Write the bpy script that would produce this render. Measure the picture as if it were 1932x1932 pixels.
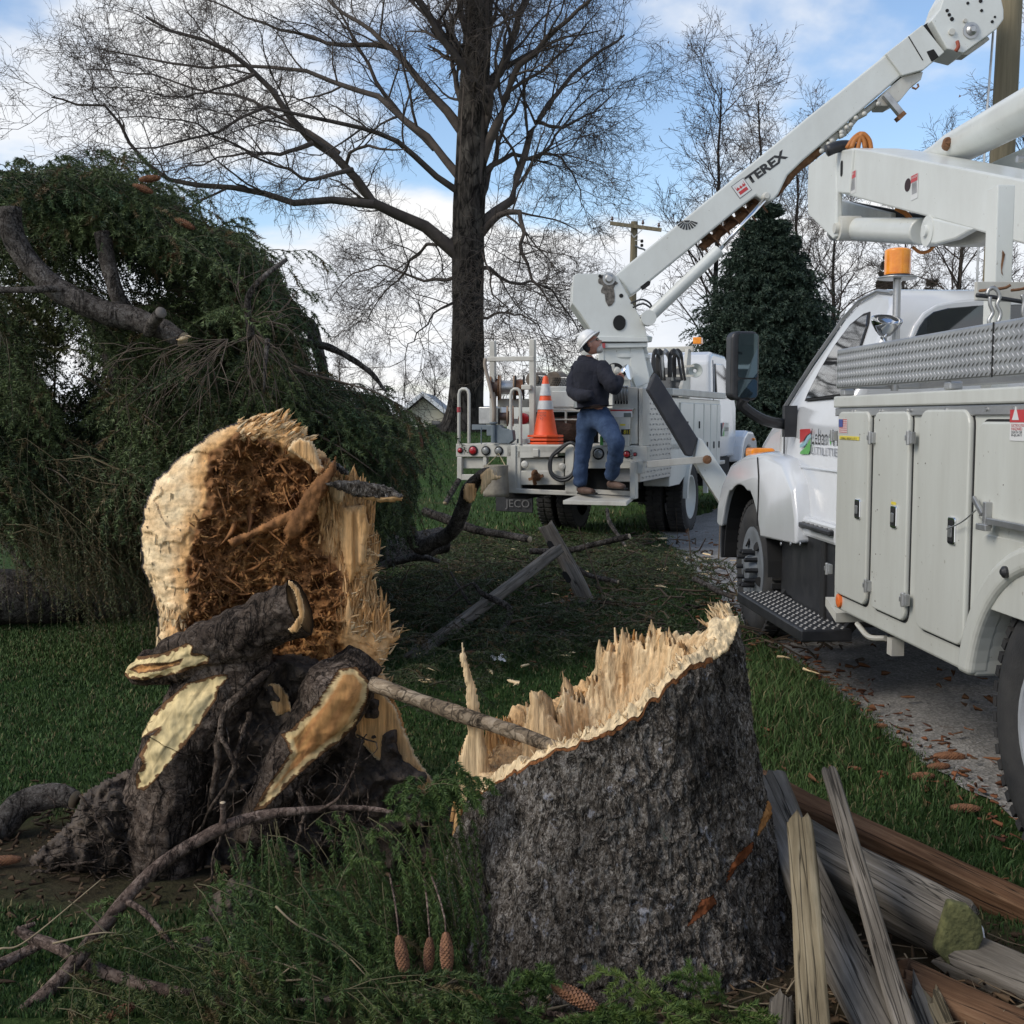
import bpy, math, random
import numpy as np
from mathutils import Vector, Matrix
for o in list(bpy.data.objects): bpy.data.objects.remove(o)
SC = bpy.context.scene; COL = SC.collection
R = math.radians
# ------------------------------------------------------------------ camera
F = 2200.0; CX = 966.0; HZ = 788.0; CH = 1.6
PITCH = math.atan((CX-HZ)/F)
cam = bpy.data.cameras.new('camera'); co = bpy.data.objects.new('camera', cam); COL.objects.link(co)
co.location = (0,0,CH); co.rotation_euler = (R(90)-PITCH,0,0)
cam.sensor_width = 36; cam.lens = 36*F/1932.0; cam.clip_start=.05; cam.clip_end = 2000
SC.camera = co
# ------------------------------------------------------------------ sky, sun, exposure
SUN_EL, SUN_AZ = 38.0, -118.0      # azimuth from +Y towards +X
w = bpy.data.worlds.new('World'); SC.world = w; w.use_nodes = True
nt = w.node_tree; nt.nodes.clear()
def N(nt_, typ, **kw):
    n = nt_.nodes.new(typ)
    for k,v in kw.items():
        if k.startswith('i_'): n.inputs[k[2:].replace('_',' ')].default_value = v
        elif k.startswith('n_'): n.inputs[int(k[2:])].default_value = v
        else: setattr(n,k,v)
    return n
def ramp(nt_, stops, fac=None):
    n = nt_.nodes.new('ShaderNodeValToRGB'); e = n.color_ramp.elements
    while len(e) < len(stops): e.new(.5)
    for x,(p,c) in zip(e,stops):
        x.position = p; x.color = (c if len(c)==4 else (*c,1)) if isinstance(c,tuple) else (c,c,c,1)
    if fac is not None: nt_.links.new(fac, n.inputs[0])
    return n
L_ = nt.links.new
sky = N(nt,'ShaderNodeTexSky',sky_type='NISHITA'); sky.sun_disc=False
sky.sun_elevation=R(SUN_EL); sky.sun_rotation=R(SUN_AZ); sky.air_density=1.0; sky.dust_density=.6; sky.ozone_density=2.0
tc = N(nt,'ShaderNodeTexCoord'); sx = N(nt,'ShaderNodeSeparateXYZ'); L_(tc.outputs['Generated'],sx.inputs[0])
za = N(nt,'ShaderNodeMath',operation='MAXIMUM',n_1=0.0); L_(sx.outputs[2],za.inputs[0])
zb = N(nt,'ShaderNodeMath',operation='ADD',n_1=0.22); L_(za.outputs[0],zb.inputs[0])
dx = N(nt,'ShaderNodeMath',operation='DIVIDE'); ng=N(nt,'ShaderNodeMath',operation='MULTIPLY',n_1=-1.0); L_(sx.outputs[0],ng.inputs[0]); L_(ng.outputs[0],dx.inputs[0]); L_(zb.outputs[0],dx.inputs[1])
dy = N(nt,'ShaderNodeMath',operation='DIVIDE'); L_(sx.outputs[1],dy.inputs[0]); L_(zb.outputs[0],dy.inputs[1])
cb = N(nt,'ShaderNodeCombineXYZ'); L_(dx.outputs[0],cb.inputs[0]); L_(dy.outputs[0],cb.inputs[1]); cb.inputs[2].default_value=21*1.37
n1 = N(nt,'ShaderNodeTexNoise',i_Scale=1.15,i_Detail=7.0,i_Roughness=.52,i_Distortion=.25); L_(cb.outputs[0],n1.inputs['Vector'])
hz = ramp(nt,[(0.0,.26),(.14,.12),(.34,0.0)],sx.outputs[2])
ad = N(nt,'ShaderNodeMath',operation='ADD'); L_(n1.outputs['Fac'],ad.inputs[0]); L_(hz.outputs[0],ad.inputs[1])
mask = ramp(nt,[(.475,0.0),(.62,1.0)],ad.outputs[0]); mask.color_ramp.interpolation='EASE'
n2 = N(nt,'ShaderNodeTexNoise',i_Scale=2.2,i_Detail=5.0,i_Roughness=.5); L_(cb.outputs[0],n2.inputs['Vector'])
ccol = ramp(nt,[(.28,(.80,.85,.93)),(.46,(.92,.95,1.0)),(.60,(1.0,1.0,1.0))],n2.outputs['Fac'])
bgs = N(nt,'ShaderNodeBackground',i_Strength=.135); L_(sky.outputs[0],bgs.inputs[0])
bgc = N(nt,'ShaderNodeBackground',i_Strength=.72); L_(ccol.outputs[0],bgc.inputs[0])
mx = N(nt,'ShaderNodeMixShader'); L_(mask.outputs[0],mx.inputs[0]); L_(bgs.outputs[0],mx.inputs[1]); L_(bgc.outputs[0],mx.inputs[2])
wo = N(nt,'ShaderNodeOutputWorld'); L_(mx.outputs[0],wo.inputs[0])
sl = bpy.data.lights.new('sun','SUN'); sl.energy=1.5; sl.angle=R(26); sl.color=(1,.92,.80)
so = bpy.data.objects.new('sun',sl); COL.objects.link(so)
sd = Vector((math.sin(R(SUN_AZ))*math.cos(R(SUN_EL)), math.cos(R(SUN_AZ))*math.cos(R(SUN_EL)), math.sin(R(SUN_EL))))
so.rotation_euler = sd.to_track_quat('Z','Y').to_euler()
SC.view_settings.view_transform='Standard'; SC.view_settings.look='None'; SC.view_settings.exposure=.50; SC.view_settings.gamma=1
SC.cycles.max_bounces=6; SC.cycles.diffuse_bounces=3; SC.cycles.glossy_bounces=3; SC.cycles.transmission_bounces=4; SC.cycles.transparent_max_bounces=6
# ------------------------------------------------------------------ geometry helpers
sp_,cp_ = math.sin(PITCH), math.cos(PITCH)
def ray(u,v):
    x=(u-CX)/F; y=-(v-CX)/F
    return np.array([x, cp_+y*sp_, -sp_+y*cp_])
CAM = np.array([0,0,CH])
def P(u,v,Y):
    d=ray(u,v); return CAM+d*(Y/d[1])
def G(u,v,z=0.0):
    d=ray(u,v); return CAM+d*((z-CH)/d[2])
def PL(u,v,o,n):
    d=ray(u,v); return CAM+d*(np.dot(np.array(o)-CAM,n)/np.dot(d,n))
def px(p):            # world -> photo pixel (arrays), used to author surface marks
    q=np.asarray(p)-CAM; f=q[...,1]*cp_-q[...,2]*sp_; up=q[...,1]*sp_+q[...,2]*cp_
    return CX+F*q[...,0]/f, CX-F*up/f
def nrm(a): a=np.asarray(a,float); return a/(np.linalg.norm(a,axis=-1,keepdims=True)+1e-12)
_rt=np.random.RandomState(7).rand(64,64,64)
def vnoise(p):
    p=np.asarray(p,float); i=np.floor(p).astype(int); f=p-i; f=f*f*(3-2*f); i&=63; j=(i+1)&63
    x0,y0,z0=i[...,0],i[...,1],i[...,2]; x1,y1,z1=j[...,0],j[...,1],j[...,2]; fx,fy,fz=f[...,0],f[...,1],f[...,2]
    a=_rt[x0,y0,z0]*(1-fx)+_rt[x1,y0,z0]*fx; b=_rt[x0,y1,z0]*(1-fx)+_rt[x1,y1,z0]*fx
    c=_rt[x0,y0,z1]*(1-fx)+_rt[x1,y0,z1]*fx; d=_rt[x0,y1,z1]*(1-fx)+_rt[x1,y1,z1]*fx
    return ((a*(1-fy)+b*fy)*(1-fz)+(c*(1-fy)+d*fy)*fz)*2-1
def fbm(p,s=1.0,o=4,g=.5):
    p=np.asarray(p,float)*s; r=0; a=1; t=0
    for k in range(o): r=r+a*vnoise(p+17.3*k); t+=a; a*=g; p=p*2.03
    return r/t
def fastmesh(name,V,quads=None,tris=None,C=None,smooth=False):
    me=bpy.data.meshes.new(name); V=np.asarray(V,np.float32).reshape(-1,3)
    me.vertices.add(len(V)); me.vertices.foreach_set('co',V.ravel())
    idx=[];st=[];to=[];o=0
    for A,k in ((quads,4),(tris,3)):
        if A is not None and len(A):
            A=np.asarray(A,np.int32).reshape(-1,k); idx.append(A.ravel()); n=len(A)
            st.append(o+np.arange(n)*k); to.append(np.full(n,k)); o+=n*k
    idx=np.concatenate(idx); st=np.concatenate(st); to=np.concatenate(to)
    me.loops.add(len(idx)); me.loops.foreach_set('vertex_index',idx)
    me.polygons.add(len(st)); me.polygons.foreach_set('loop_start',st.astype(np.int32)); me.polygons.foreach_set('loop_total',to.astype(np.int32))
    if smooth: me.polygons.foreach_set('use_smooth',np.ones(len(st),bool))
    me.update(calc_edges=True); me.validate()
    if C is not None:
        C=np.asarray(C,np.float32); 
        if C.shape[1]==3: C=np.c_[C,np.ones(len(C))]
        at=me.color_attributes.new('Col','FLOAT_COLOR','POINT'); at.data.foreach_set('color',C.astype(np.float32).ravel())
    return me
def worldloc(o):
    l=np.zeros(3)
    while o is not None: l+=np.array(o.location); o=o.parent
    return l
def setp(o,label=None,cat=None,group=None,kind=None):
    for k,v in (('label',label),('category',cat),('group',group),('kind',kind)):
        if v: o[k]=v
    return o
def thing(name,label,cat,loc=(0,0,0),group=None):
    o=bpy.data.objects.new(name,None); COL.objects.link(o); o.location=tuple(float(x) for x in loc); o.empty_display_size=.2
    return setp(o,label,cat,group)
def link(name,me,mat,parent=None,loc=None,bevel=0,seg=2,**kw):
    """mesh given in world coordinates; origin moved to parent's place or to loc"""
    o=bpy.data.objects.new(name,me); COL.objects.link(o)
    if mat is not None: me.materials.append(mat)
    base=worldloc(parent) if parent is not None else (np.array(loc,float) if loc is not None else np.zeros(3))
    if np.any(base): me.transform(Matrix.Translation(tuple(-base)))
    if parent is not None: o.parent=parent
    else: o.location=tuple(base)
    if bevel:
        b=o.modifiers.new('bevel','BEVEL'); b.width=bevel; b.segments=seg; b.limit_method='ANGLE'; b.angle_limit=R(35); b.harden_normals=False
    return setp(o,**kw)
class M:
    def __init__(s): s.v=[]; s.f=[]; s.c=[]; s.n=0
    def add(s,V,Fc,col=None):
        V=np.asarray(V,float).reshape(-1,3); s.v.append(V); s.f+= [tuple(i+s.n for i in f) for f in Fc]
        s.c.append(np.tile(np.array(col if col is not None else (.5,.5,.5)),(len(V),1)) if (col is None or np.ndim(col)==1) else np.asarray(col))
        s.n+=len(V); return s
    def prism(s,poly,off,col=None):
        """poly: list of 3d points (planar), off: thickness vector"""
        A=np.array(poly,float); n=len(A); B=A+np.array(off,float)
        Fc=[tuple(range(n)),tuple(range(2*n-1,n-1,-1))]+[(i,i+n,(i+1)%n+n,(i+1)%n) for i in range(n)]
        return s.add(np.r_[A,B],Fc,col)
    def box(s,c,x,y,z,col=None):
        """c centre; x,y,z half-extent vectors"""
        c,x,y,z=[np.array(k,float) for k in (c,x,y,z)]
        return s.prism([c-x-y-z,c+x-y-z,c+x+y-z,c-x+y-z],2*z,col)
    def bar(s,a,b,w,h=None,up=(0,0,1),col=None):
        a=np.array(a,float); b=np.array(b,float); h=w if h is None else h
        d=nrm(b-a); q=nrm(np.cross(d,up)) if abs(np.dot(d,up))<.99 else np.array([1.,0,0]); r=np.cross(q,d)
        return s.box((a+b)/2,(b-a)/2,q*w/2,r*h/2,col)
    def tube(s,pts,rad,k=10,cap=True,col=None,closed=False):
        pts=np.array(pts,float); n=len(pts); rad=np.broadcast_to(np.array(rad,float),(n,))
        T=np.gradient(pts,axis=0); T=nrm(T); up=np.array([0,0,1.]) if abs(T[0][2])<.9 else np.array([1.,0,0])
        q=nrm(np.cross(T[0],up)); V=[]
        for i in range(n):
            q=nrm(q-T[i]*np.dot(q,T[i])); r=np.cross(T[i],q)
            a=np.arange(k)*2*math.pi/k
            V.append(pts[i]+rad[i]*(np.cos(a)[:,None]*q+np.sin(a)[:,None]*r))
        Fc=[(i*k+j,i*k+(j+1)%k,(i+1)*k+(j+1)%k,(i+1)*k+j) for i in range(n-1) for j in range(k)]
        if closed: Fc+=[((n-1)*k+j,(n-1)*k+(j+1)%k,(j+1)%k,j) for j in range(k)]
        elif cap: Fc+=[tuple(range(k))[::-1],tuple((n-1)*k+j for j in range(k))]
        return s.add(np.concatenate(V),Fc,col)
    def lathe(s,o,ax,prof,k=20,col=None,xd=None,cap=True):
        """prof: (distance along axis, radius)"""
        o=np.array(o,float); ax=nrm(ax); t=np.array([0,0,1.]) if abs(ax[2])<.9 else np.array([1.,0,0])
        q=nrm(np.cross(ax,t)); r=np.cross(ax,q); a=np.arange(k)*2*math.pi/k
        ring=np.cos(a)[:,None]*q+np.sin(a)[:,None]*r
        V=np.concatenate([o+ax*h+ring*rr for h,rr in prof]); n=len(prof)
        Fc=[(i*k+j,(i+1)*k+j,(i+1)*k+(j+1)%k,i*k+(j+1)%k) for i in range(n-1) for j in range(k)]
        if cap: Fc+=[tuple(range(k)),tuple((n-1)*k+j for j in range(k))[::-1]]
        return s.add(V,Fc,col)
    def ball(s,c,r,k=12,col=None,sc=(1,1,1)):
        c=np.array(c,float); V=[];
        for i in range(1,k):
            p=math.pi*i/k
            for j in range(2*k): a=math.pi*j/k; V.append((r*sc[0]*math.sin(p)*math.cos(a),r*sc[1]*math.sin(p)*math.sin(a),r*sc[2]*math.cos(p)))
        V.append((0,0,r*sc[2])); V.append((0,0,-r*sc[2])); m=2*k; t=len(V)
        Fc=[(i*m+j,(i+1)*m+j,(i+1)*m+(j+1)%m,i*m+(j+1)%m) for i in range(k-2) for j in range(m)]
        Fc+=[(t-2,j,(j+1)%m) for j in range(m)]+[(t-1,(k-2)*m+(j+1)%m,(k-2)*m+j) for j in range(m)]
        return s.add(np.array(V)+c,Fc,col)
    def build(s,name,mat,parent=None,smooth=False,loc=None,bevel=0,seg=2,auto=None,**kw):
        V=np.concatenate(s.v); me=bpy.data.meshes.new(name); me.from_pydata(V.tolist(),[],s.f)
        C=np.concatenate(s.c); at=me.color_attributes.new('Col','FLOAT_COLOR','POINT')
        at.data.foreach_set('color',np.c_[C,np.ones(len(C))].astype(np.float32).ravel())
        if smooth or auto is not None:
            me.polygons.foreach_set('use_smooth',np.ones(len(me.polygons),bool))
            if auto is not None: me.set_sharp_from_angle(angle=R(auto))
        if loc is None and parent is None:
            mn=V.min(0); mx_=V.max(0); loc=((mn[0]+mx_[0])/2,(mn[1]+mx_[1])/2,mn[2])
        return link(name,me,mat,parent,loc,bevel,seg,**kw)
def grid_faces(n,m):
    i,j=np.meshgrid(np.arange(n-1),np.arange(m-1),indexing='ij'); a=(i*m+j).ravel()
    return np.stack([a,a+1,a+m+1,a+m],1)
def tubes_batch(Pp,Rr,k=3):
    """Pp (N,K,3), Rr (N,K)"""
    Pp=np.asarray(Pp,float); n,K,_=Pp.shape; T=nrm(np.gradient(Pp,axis=1))
    ref=np.where(np.abs(T[...,2:3])<.9,np.array([0,0,1.]),np.array([1.,0,0])); q=nrm(np.cross(T,ref)); r=np.cross(T,q)
    a=np.arange(k)*2*math.pi/k
    V=Pp[:,:,None,:]+Rr[:,:,None,None]*(np.cos(a)[None,None,:,None]*q[:,:,None,:]+np.sin(a)[None,None,:,None]*r[:,:,None,:])
    b=(np.arange(n)*K*k)[:,None,None]; i=np.arange(K-1)[None,:,None]; j=np.arange(k)[None,None,:]; jn=(j+1)%k
    Q=np.stack([b+i*k+j,b+i*k+jn,b+(i+1)*k+jn,b+(i+1)*k+j],-1).reshape(-1,4)
    return V.reshape(-1,3),Q
def inpoly(u,v,poly):
    u=np.asarray(u);v=np.asarray(v); r=np.zeros(u.shape,bool); n=len(poly)
    for i in range(n):
        x0,y0=poly[i]; x1,y1=poly[(i+1)%n]
        c=((y0>v)!=(y1>v)); r^= c&(u<(x1-x0)*(v-y0)/((y1-y0) if y1!=y0 else 1e-9)+x0)
    return r
def edgedist(u,v,poly):
    d=np.full(np.shape(u),1e9); n=len(poly)
    for i in range(n):
        a=np.array(poly[i],float); b=np.array(poly[(i+1)%n],float); ab=b-a
        t=np.clip(((u-a[0])*ab[0]+(v-a[1])*ab[1])/(ab@ab+1e-9),0,1)
        d=np.minimum(d,np.hypot(u-a[0]-t*ab[0],v-a[1]-t*ab[1]))
    return d
def cr(pts,n=12):
    """catmull-rom resample"""
    p=np.array(pts,float); q=np.concatenate([[2*p[0]-p[1]],p,[2*p[-1]-p[-2]]]); out=[]
    m=len(p)-1
    for s in np.linspace(0,m-1e-6,n):
        i=int(s); t=s-i; a,b,c,d=q[i],q[i+1],q[i+2],q[i+3]
        out.append(.5*((2*b)+(c-a)*t+(2*a-5*b+4*c-d)*t*t+(3*b-a-3*c+d)*t**3))
    return np.array(out)
def relief(poly,Y,bulge,front,step=3.5,thick=.2,jit=.8,colf=None,edge=30,yfun=None):
    """solid whose outline is traced: front surface with relief, sides and back at real depth.
       front(u,v,d,X)-> metres towards camera; thick in metres"""
    pu=[p[0] for p in poly]; pv=[p[1] for p in poly]
    U,V_=np.meshgrid(np.arange(min(pu)-step,max(pu)+2*step,step),np.arange(min(pv)-step,max(pv)+2*step,step),indexing='ij')
    ins=inpoly(U,V_,poly); d=edgedist(U,V_,poly)*np.where(ins,1,-1)
    n,m=U.shape; W=np.stack([U,V_,0*U],-1)
    Uj=U+jit*step*vnoise(W*.13)*(1); Vj=V_+jit*step*vnoise(W*.13+9)
    dd=np.clip(d,0,None); sh=np.sqrt(np.clip(1-(1-np.clip(dd/edge,0,1))**2,0,1))*bulge
    Yb=(yfun(U,V_) if yfun is not None else np.full(U.shape,float(Y)))
    rx=(Uj-CX)/F; ry=-(Vj-CX)/F
    D=np.stack([rx,cp_+ry*sp_,-sp_+ry*cp_],-1)
    base=CAM+D*(Yb/D[...,1])[...,None]
    off=sh+ (front(U,V_,dd,base) if front is not None else 0)
    fr=base+D*((-off)/D[...,1])[...,None]; bk=base+D*(thick/D[...,1])[...,None]
    idx=-np.ones((n,m),int); vi=ins; idx[vi]=np.arange(vi.sum()); c=vi.sum()
    cell=vi[:-1,:-1]&vi[1:,:-1]&vi[:-1,1:]&vi[1:,1:]
    a=idx[:-1,:-1][cell];b=idx[1:,:-1][cell];cc=idx[1:,1:][cell];e=idx[:-1,1:][cell]
    q=np.stack([a,e,cc,b],1); q2=np.stack([a,b,cc,e],1)+c
    ed={}
    for f in q:
        for x,y in ((f[0],f[1]),(f[1],f[2]),(f[2],f[3]),(f[3],f[0])):
            if (y,x) in ed: del ed[(y,x)]
            else: ed[(x,y)]=1
    side=np.array([(y,x,x+c,y+c) for x,y in ed]).reshape(-1,4)
    V=np.r_[fr[vi],bk[vi]]
    C=None
    if colf is not None:
        c1=colf(U[vi],V_[vi],dd[vi],fr[vi]); C=np.r_[c1,c1]
    return V,np.r_[q,q2,side],C
def lerp(a,b,t):
    t=np.asarray(t)[...,None] if np.ndim(t) else t
    return np.array(a)*(1-t)+np.array(b)*t
def sstep(a,b,x): t=np.clip((x-a)/(b-a),0,1); return t*t*(3-2*t)
def shards(rng,B,D,Ln,Wd,Th,C,Wv=None,bend=.1):
    """batch of splinters: flat tapering pieces, 4 rings x 4 verts"""
    B=np.asarray(B,float); D=nrm(D); n=len(B)
    rv=nrm(np.cross(D,rng.normal(size=(n,3)))) if Wv is None else nrm(Wv-D*np.sum(Wv*D,-1,keepdims=True)); nv=np.cross(D,rv)
    ts=np.array([0,.45,.8,1.0]); ws=np.array([1,.8,.5,.08]); V=np.zeros((n,4,4,3))
    bd=nv*(rng.normal(size=(n,1))*bend)+rv*(rng.normal(size=(n,1))*bend*.5)
    for i in range(4):
        c=B+D*(Ln*ts[i])[:,None]+bd*(Ln*ts[i]**2)[:,None]; w=(Wd*ws[i]*(1+.25*rng.normal(size=n)))[:,None]*.5; h=(Th*ws[i])[:,None]*.5
        V[:,i,0]=c+rv*w; V[:,i,1]=c+nv*h; V[:,i,2]=c-rv*w; V[:,i,3]=c-nv*h
    b=(np.arange(n)*16)[:,None,None]; i=np.arange(3)[None,:,None]; j=np.arange(4)[None,None,:]
    Q=np.stack([b+i*4+j,b+i*4+(j+1)%4,b+(i+1)*4+(j+1)%4,b+(i+1)*4+j],-1).reshape(-1,4)
    return V.reshape(-1,3),Q,np.repeat(np.asarray(C),16,0)
def merge(parts):
    V=[];Q=[];T=[];C=[];o=0
    for p in parts:
        v=p[0]; V.append(v)
        if p[1] is not None and len(p[1]): Q.append(np.asarray(p[1])+o)
        if len(p)>3 and p[3] is not None: T.append(np.asarray(p[3])+o)
        if p[2] is not None: C.append(p[2][:,:3])
        o+=len(v)
    return np.concatenate(V),(np.concatenate(Q) if Q else None),(np.concatenate(T) if T else None),(np.concatenate(C) if C else None)
# ------------------------------------------------------------------ materials
def newmat(name):
    m=bpy.data.materials.new(name); m.use_nodes=True; t=m.node_tree; return m,t,t.nodes['Principled BSDF'],t.links.new
def tcoord(t,scale=(1,1,1),kind='Object'):
    c=N(t,'ShaderNodeTexCoord'); mp=N(t,'ShaderNodeMapping'); mp.inputs['Scale'].default_value=scale; t.links.new(c.outputs[kind],mp.inputs[0]); return mp.outputs[0]
def bump(t,b,h,st,dist=.01,prev=None):
    n=N(t,'ShaderNodeBump',i_Strength=st,i_Distance=dist); t.links.new(h,n.inputs['Height'])
    if prev is not None: t.links.new(prev,n.inputs['Normal'])
    t.links.new(n.outputs[0],b.inputs['Normal']); return n.outputs[0]
def simple(name,c,rough=.5,metal=0,c2=None,sc=3.0,bs=0,bsc=40,spec=.5,stretch=(1,1,1),bd=.01,lo=.35,hi=.65,det=5.0,coat=0):
    m,t,b,l=newmat(name); b.inputs['Base Color'].default_value=(*c,1); b.inputs['Roughness'].default_value=rough; b.inputs['Metallic'].default_value=metal
    b.inputs['Specular IOR Level'].default_value=spec; b.inputs['Coat Weight'].default_value=coat
    if c2 is not None:
        n=N(t,'ShaderNodeTexNoise',i_Scale=sc,i_Detail=det,i_Roughness=.6); l(tcoord(t,stretch),n.inputs['Vector'])
        r=ramp(t,[(lo,c),(hi,c2)],n.outputs['Fac']); l(r.outputs[0],b.inputs['Base Color'])
    if bs:
        n=N(t,'ShaderNodeTexNoise',i_Scale=bsc,i_Detail=4.0); l(tcoord(t,stretch),n.inputs['Vector']); bump(t,b,n.outputs['Fac'],bs,bd)
    return m
def vcol(name,rough=.85,sc=60,var=.35,bs=.5,bd=.006,stretch=(1,1,1),spec=.2,trans=0):
    m,t,b,l=newmat(name); b.inputs['Roughness'].default_value=rough; b.inputs['Specular IOR Level'].default_value=spec
    a=N(t,'ShaderNodeVertexColor'); a.layer_name='Col'
    if var:
        n=N(t,'ShaderNodeTexNoise',i_Scale=sc,i_Detail=4.0,i_Roughness=.65); l(tcoord(t,stretch),n.inputs['Vector'])
        r=ramp(t,[(.3,1-var),(.7,1+var*.5)],n.outputs['Fac'])
        mm=N(t,'ShaderNodeMix',data_type='RGBA',blend_type='MULTIPLY'); mm.inputs[0].default_value=1; l(a.outputs[0],mm.inputs[6]); l(r.outputs[0],mm.inputs[7]); l(mm.outputs[2],b.inputs['Base Color'])
        if bs: bump(t,b,n.outputs['Fac'],bs,bd)
    else: l(a.outputs[0],b.inputs['Base Color'])
    return m
def paint(name,c,dirt=(.30,.27,.22),rough=.35,amt=.5,coat=.3,st=(1,1,.6)):
    """paint with faint uneven grime and small chips"""
    m,t,b,l=newmat(name); b.inputs['Roughness'].default_value=rough; b.inputs['Coat Weight'].default_value=coat; b.inputs['Coat Roughness'].default_value=.15
    n=N(t,'ShaderNodeTexNoise',i_Scale=1.7,i_Detail=8.0,i_Roughness=.68); l(tcoord(t,st),n.inputs['Vector'])
    r=ramp(t,[(.30,0.0),(.78,amt)],n.outputs['Fac'])
    n3=N(t,'ShaderNodeTexNoise',i_Scale=34.0,i_Detail=3.0,i_Roughness=.6); l(tcoord(t),n3.inputs['Vector'])
    r3=ramp(t,[(.69,0.0),(.73,.8)],n3.outputs['Fac'])
    ma=N(t,'ShaderNodeMath',operation='MAXIMUM'); l(r.outputs[0],ma.inputs[0]); l(r3.outputs[0],ma.inputs[1])
    mm=N(t,'ShaderNodeMix',data_type='RGBA'); mm.inputs[6].default_value=(*c,1); mm.inputs[7].default_value=(*dirt,1)
    l((ma if amt>.3 else r).outputs[0],mm.inputs[0]); l(mm.outputs[2],b.inputs['Base Color'])
    n2=N(t,'ShaderNodeTexNoise',i_Scale=9.0,i_Detail=3.0); l(tcoord(t),n2.inputs['Vector']); bump(t,b,n2.outputs['Fac'],.06,.01)
    return m
def barkmat(name,c1,c2,c3,sc=18,stretch=(1,1,.35),bs=1.0,bd=.02,lich=None):
    m,t,b,l=newmat(name); b.inputs['Roughness'].default_value=.92; b.inputs['Specular IOR Level'].default_value=.15
    v=tcoord(t,stretch)
    n0=N(t,'ShaderNodeTexNoise',i_Scale=sc*.7,i_Detail=3.0); l(v,n0.inputs['Vector'])
    va=N(t,'ShaderNodeVectorMath',operation='MULTIPLY_ADD'); va.inputs[1].default_value=(.22,.22,.22); l(n0.outputs['Color'],va.inputs[0]); l(v,va.inputs[2])
    vo=N(t,'ShaderNodeTexVoronoi',i_Scale=sc,feature='DISTANCE_TO_EDGE'); l(va.outputs[0],vo.inputs['Vector'])
    n=N(t,'ShaderNodeTexNoise',i_Scale=sc*1.3,i_Detail=9.0,i_Roughness=.78,i_Distortion=.4); l(v,n.inputs['Vector'])
    vc=N(t,'ShaderNodeTexVoronoi',i_Scale=sc*1.6); l(va.outputs[0],vc.inputs['Vector']); bw=N(t,'ShaderNodeSeparateColor'); l(vc.outputs['Color'],bw.inputs[0])
    nm=N(t,'ShaderNodeMath',operation='MULTIPLY_ADD',n_1=.22); l(bw.outputs[0],nm.inputs[0]); l(n.outputs['Fac'],nm.inputs[2])
    r=ramp(t,[(.42,c1),(.60,c2),(.80,c3)],nm.outputs[0])
    cr_=ramp(t,[(0.0,.12),(.045,1.0)],vo.outputs['Distance'])
    mm=N(t,'ShaderNodeMix',data_type='RGBA',blend_type='MULTIPLY'); mm.inputs[0].default_value=.7; l(r.outputs[0],mm.inputs[6]); l(cr_.outputs[0],mm.inputs[7]); out=mm.outputs[2]
    if lich:
        for k,(lc,ls,th) in enumerate(lich):
            nl=N(t,'ShaderNodeTexNoise',i_Scale=ls,i_Detail=4.0,i_Roughness=.7); mp=tcoord(t,(1,1,.7)); 
            vv=N(t,'ShaderNodeVectorMath',operation='ADD'); vv.inputs[1].default_value=(k*7.1,3.3*k,k); l(mp,vv.inputs[0]); l(vv.outputs[0],nl.inputs['Vector'])
            rl=ramp(t,[(th,0.0),(th+.05,.85)],nl.outputs['Fac'])
            m2=N(t,'ShaderNodeMix',data_type='RGBA'); l(rl.outputs[0],m2.inputs[0]); l(out,m2.inputs[6]); m2.inputs[7].default_value=(*lc,1); out=m2.outputs[2]
    n9=N(t,'ShaderNodeTexNoise',i_Scale=4.5,i_Detail=3.0); l(tcoord(t,(1,1,.6)),n9.inputs['Vector']); r9=ramp(t,[(.34,.45),(.66,1.32)],n9.outputs['Fac'])
    m9=N(t,'ShaderNodeMix',data_type='RGBA',blend_type='MULTIPLY'); m9.inputs[0].default_value=1; l(out,m9.inputs[6]); l(r9.outputs[0],m9.inputs[7]); out=m9.outputs[2]
    nc=N(t,'ShaderNodeTexNoise',i_Scale=sc*.40,i_Detail=5.0,i_Roughness=.62,i_Distortion=.5); l(tcoord(t,(1,1,.30)),nc.inputs['Vector']); rc=ramp(t,[(.475,1.0),(.496,.22),(.504,.22),(.525,1.0)],nc.outputs['Fac'])
    mc=N(t,'ShaderNodeMix',data_type='RGBA',blend_type='MULTIPLY'); mc.inputs[0].default_value=.9; l(out,mc.inputs[6]); l(rc.outputs[0],mc.inputs[7]); out=mc.outputs[2]
    l(out,b.inputs['Base Color'])
    h=N(t,'ShaderNodeMath',operation='MULTIPLY_ADD',n_1=.35); l(cr_.outputs[0],h.inputs[0]); l(n.outputs['Fac'],h.inputs[2])
    h2=N(t,'ShaderNodeMath',operation='MULTIPLY_ADD',n_1=.9); l(rc.outputs[0],h2.inputs[0]); l(h.outputs[0],h2.inputs[2]); bump(t,b,h2.outputs[0],bs,bd); return m
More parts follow.
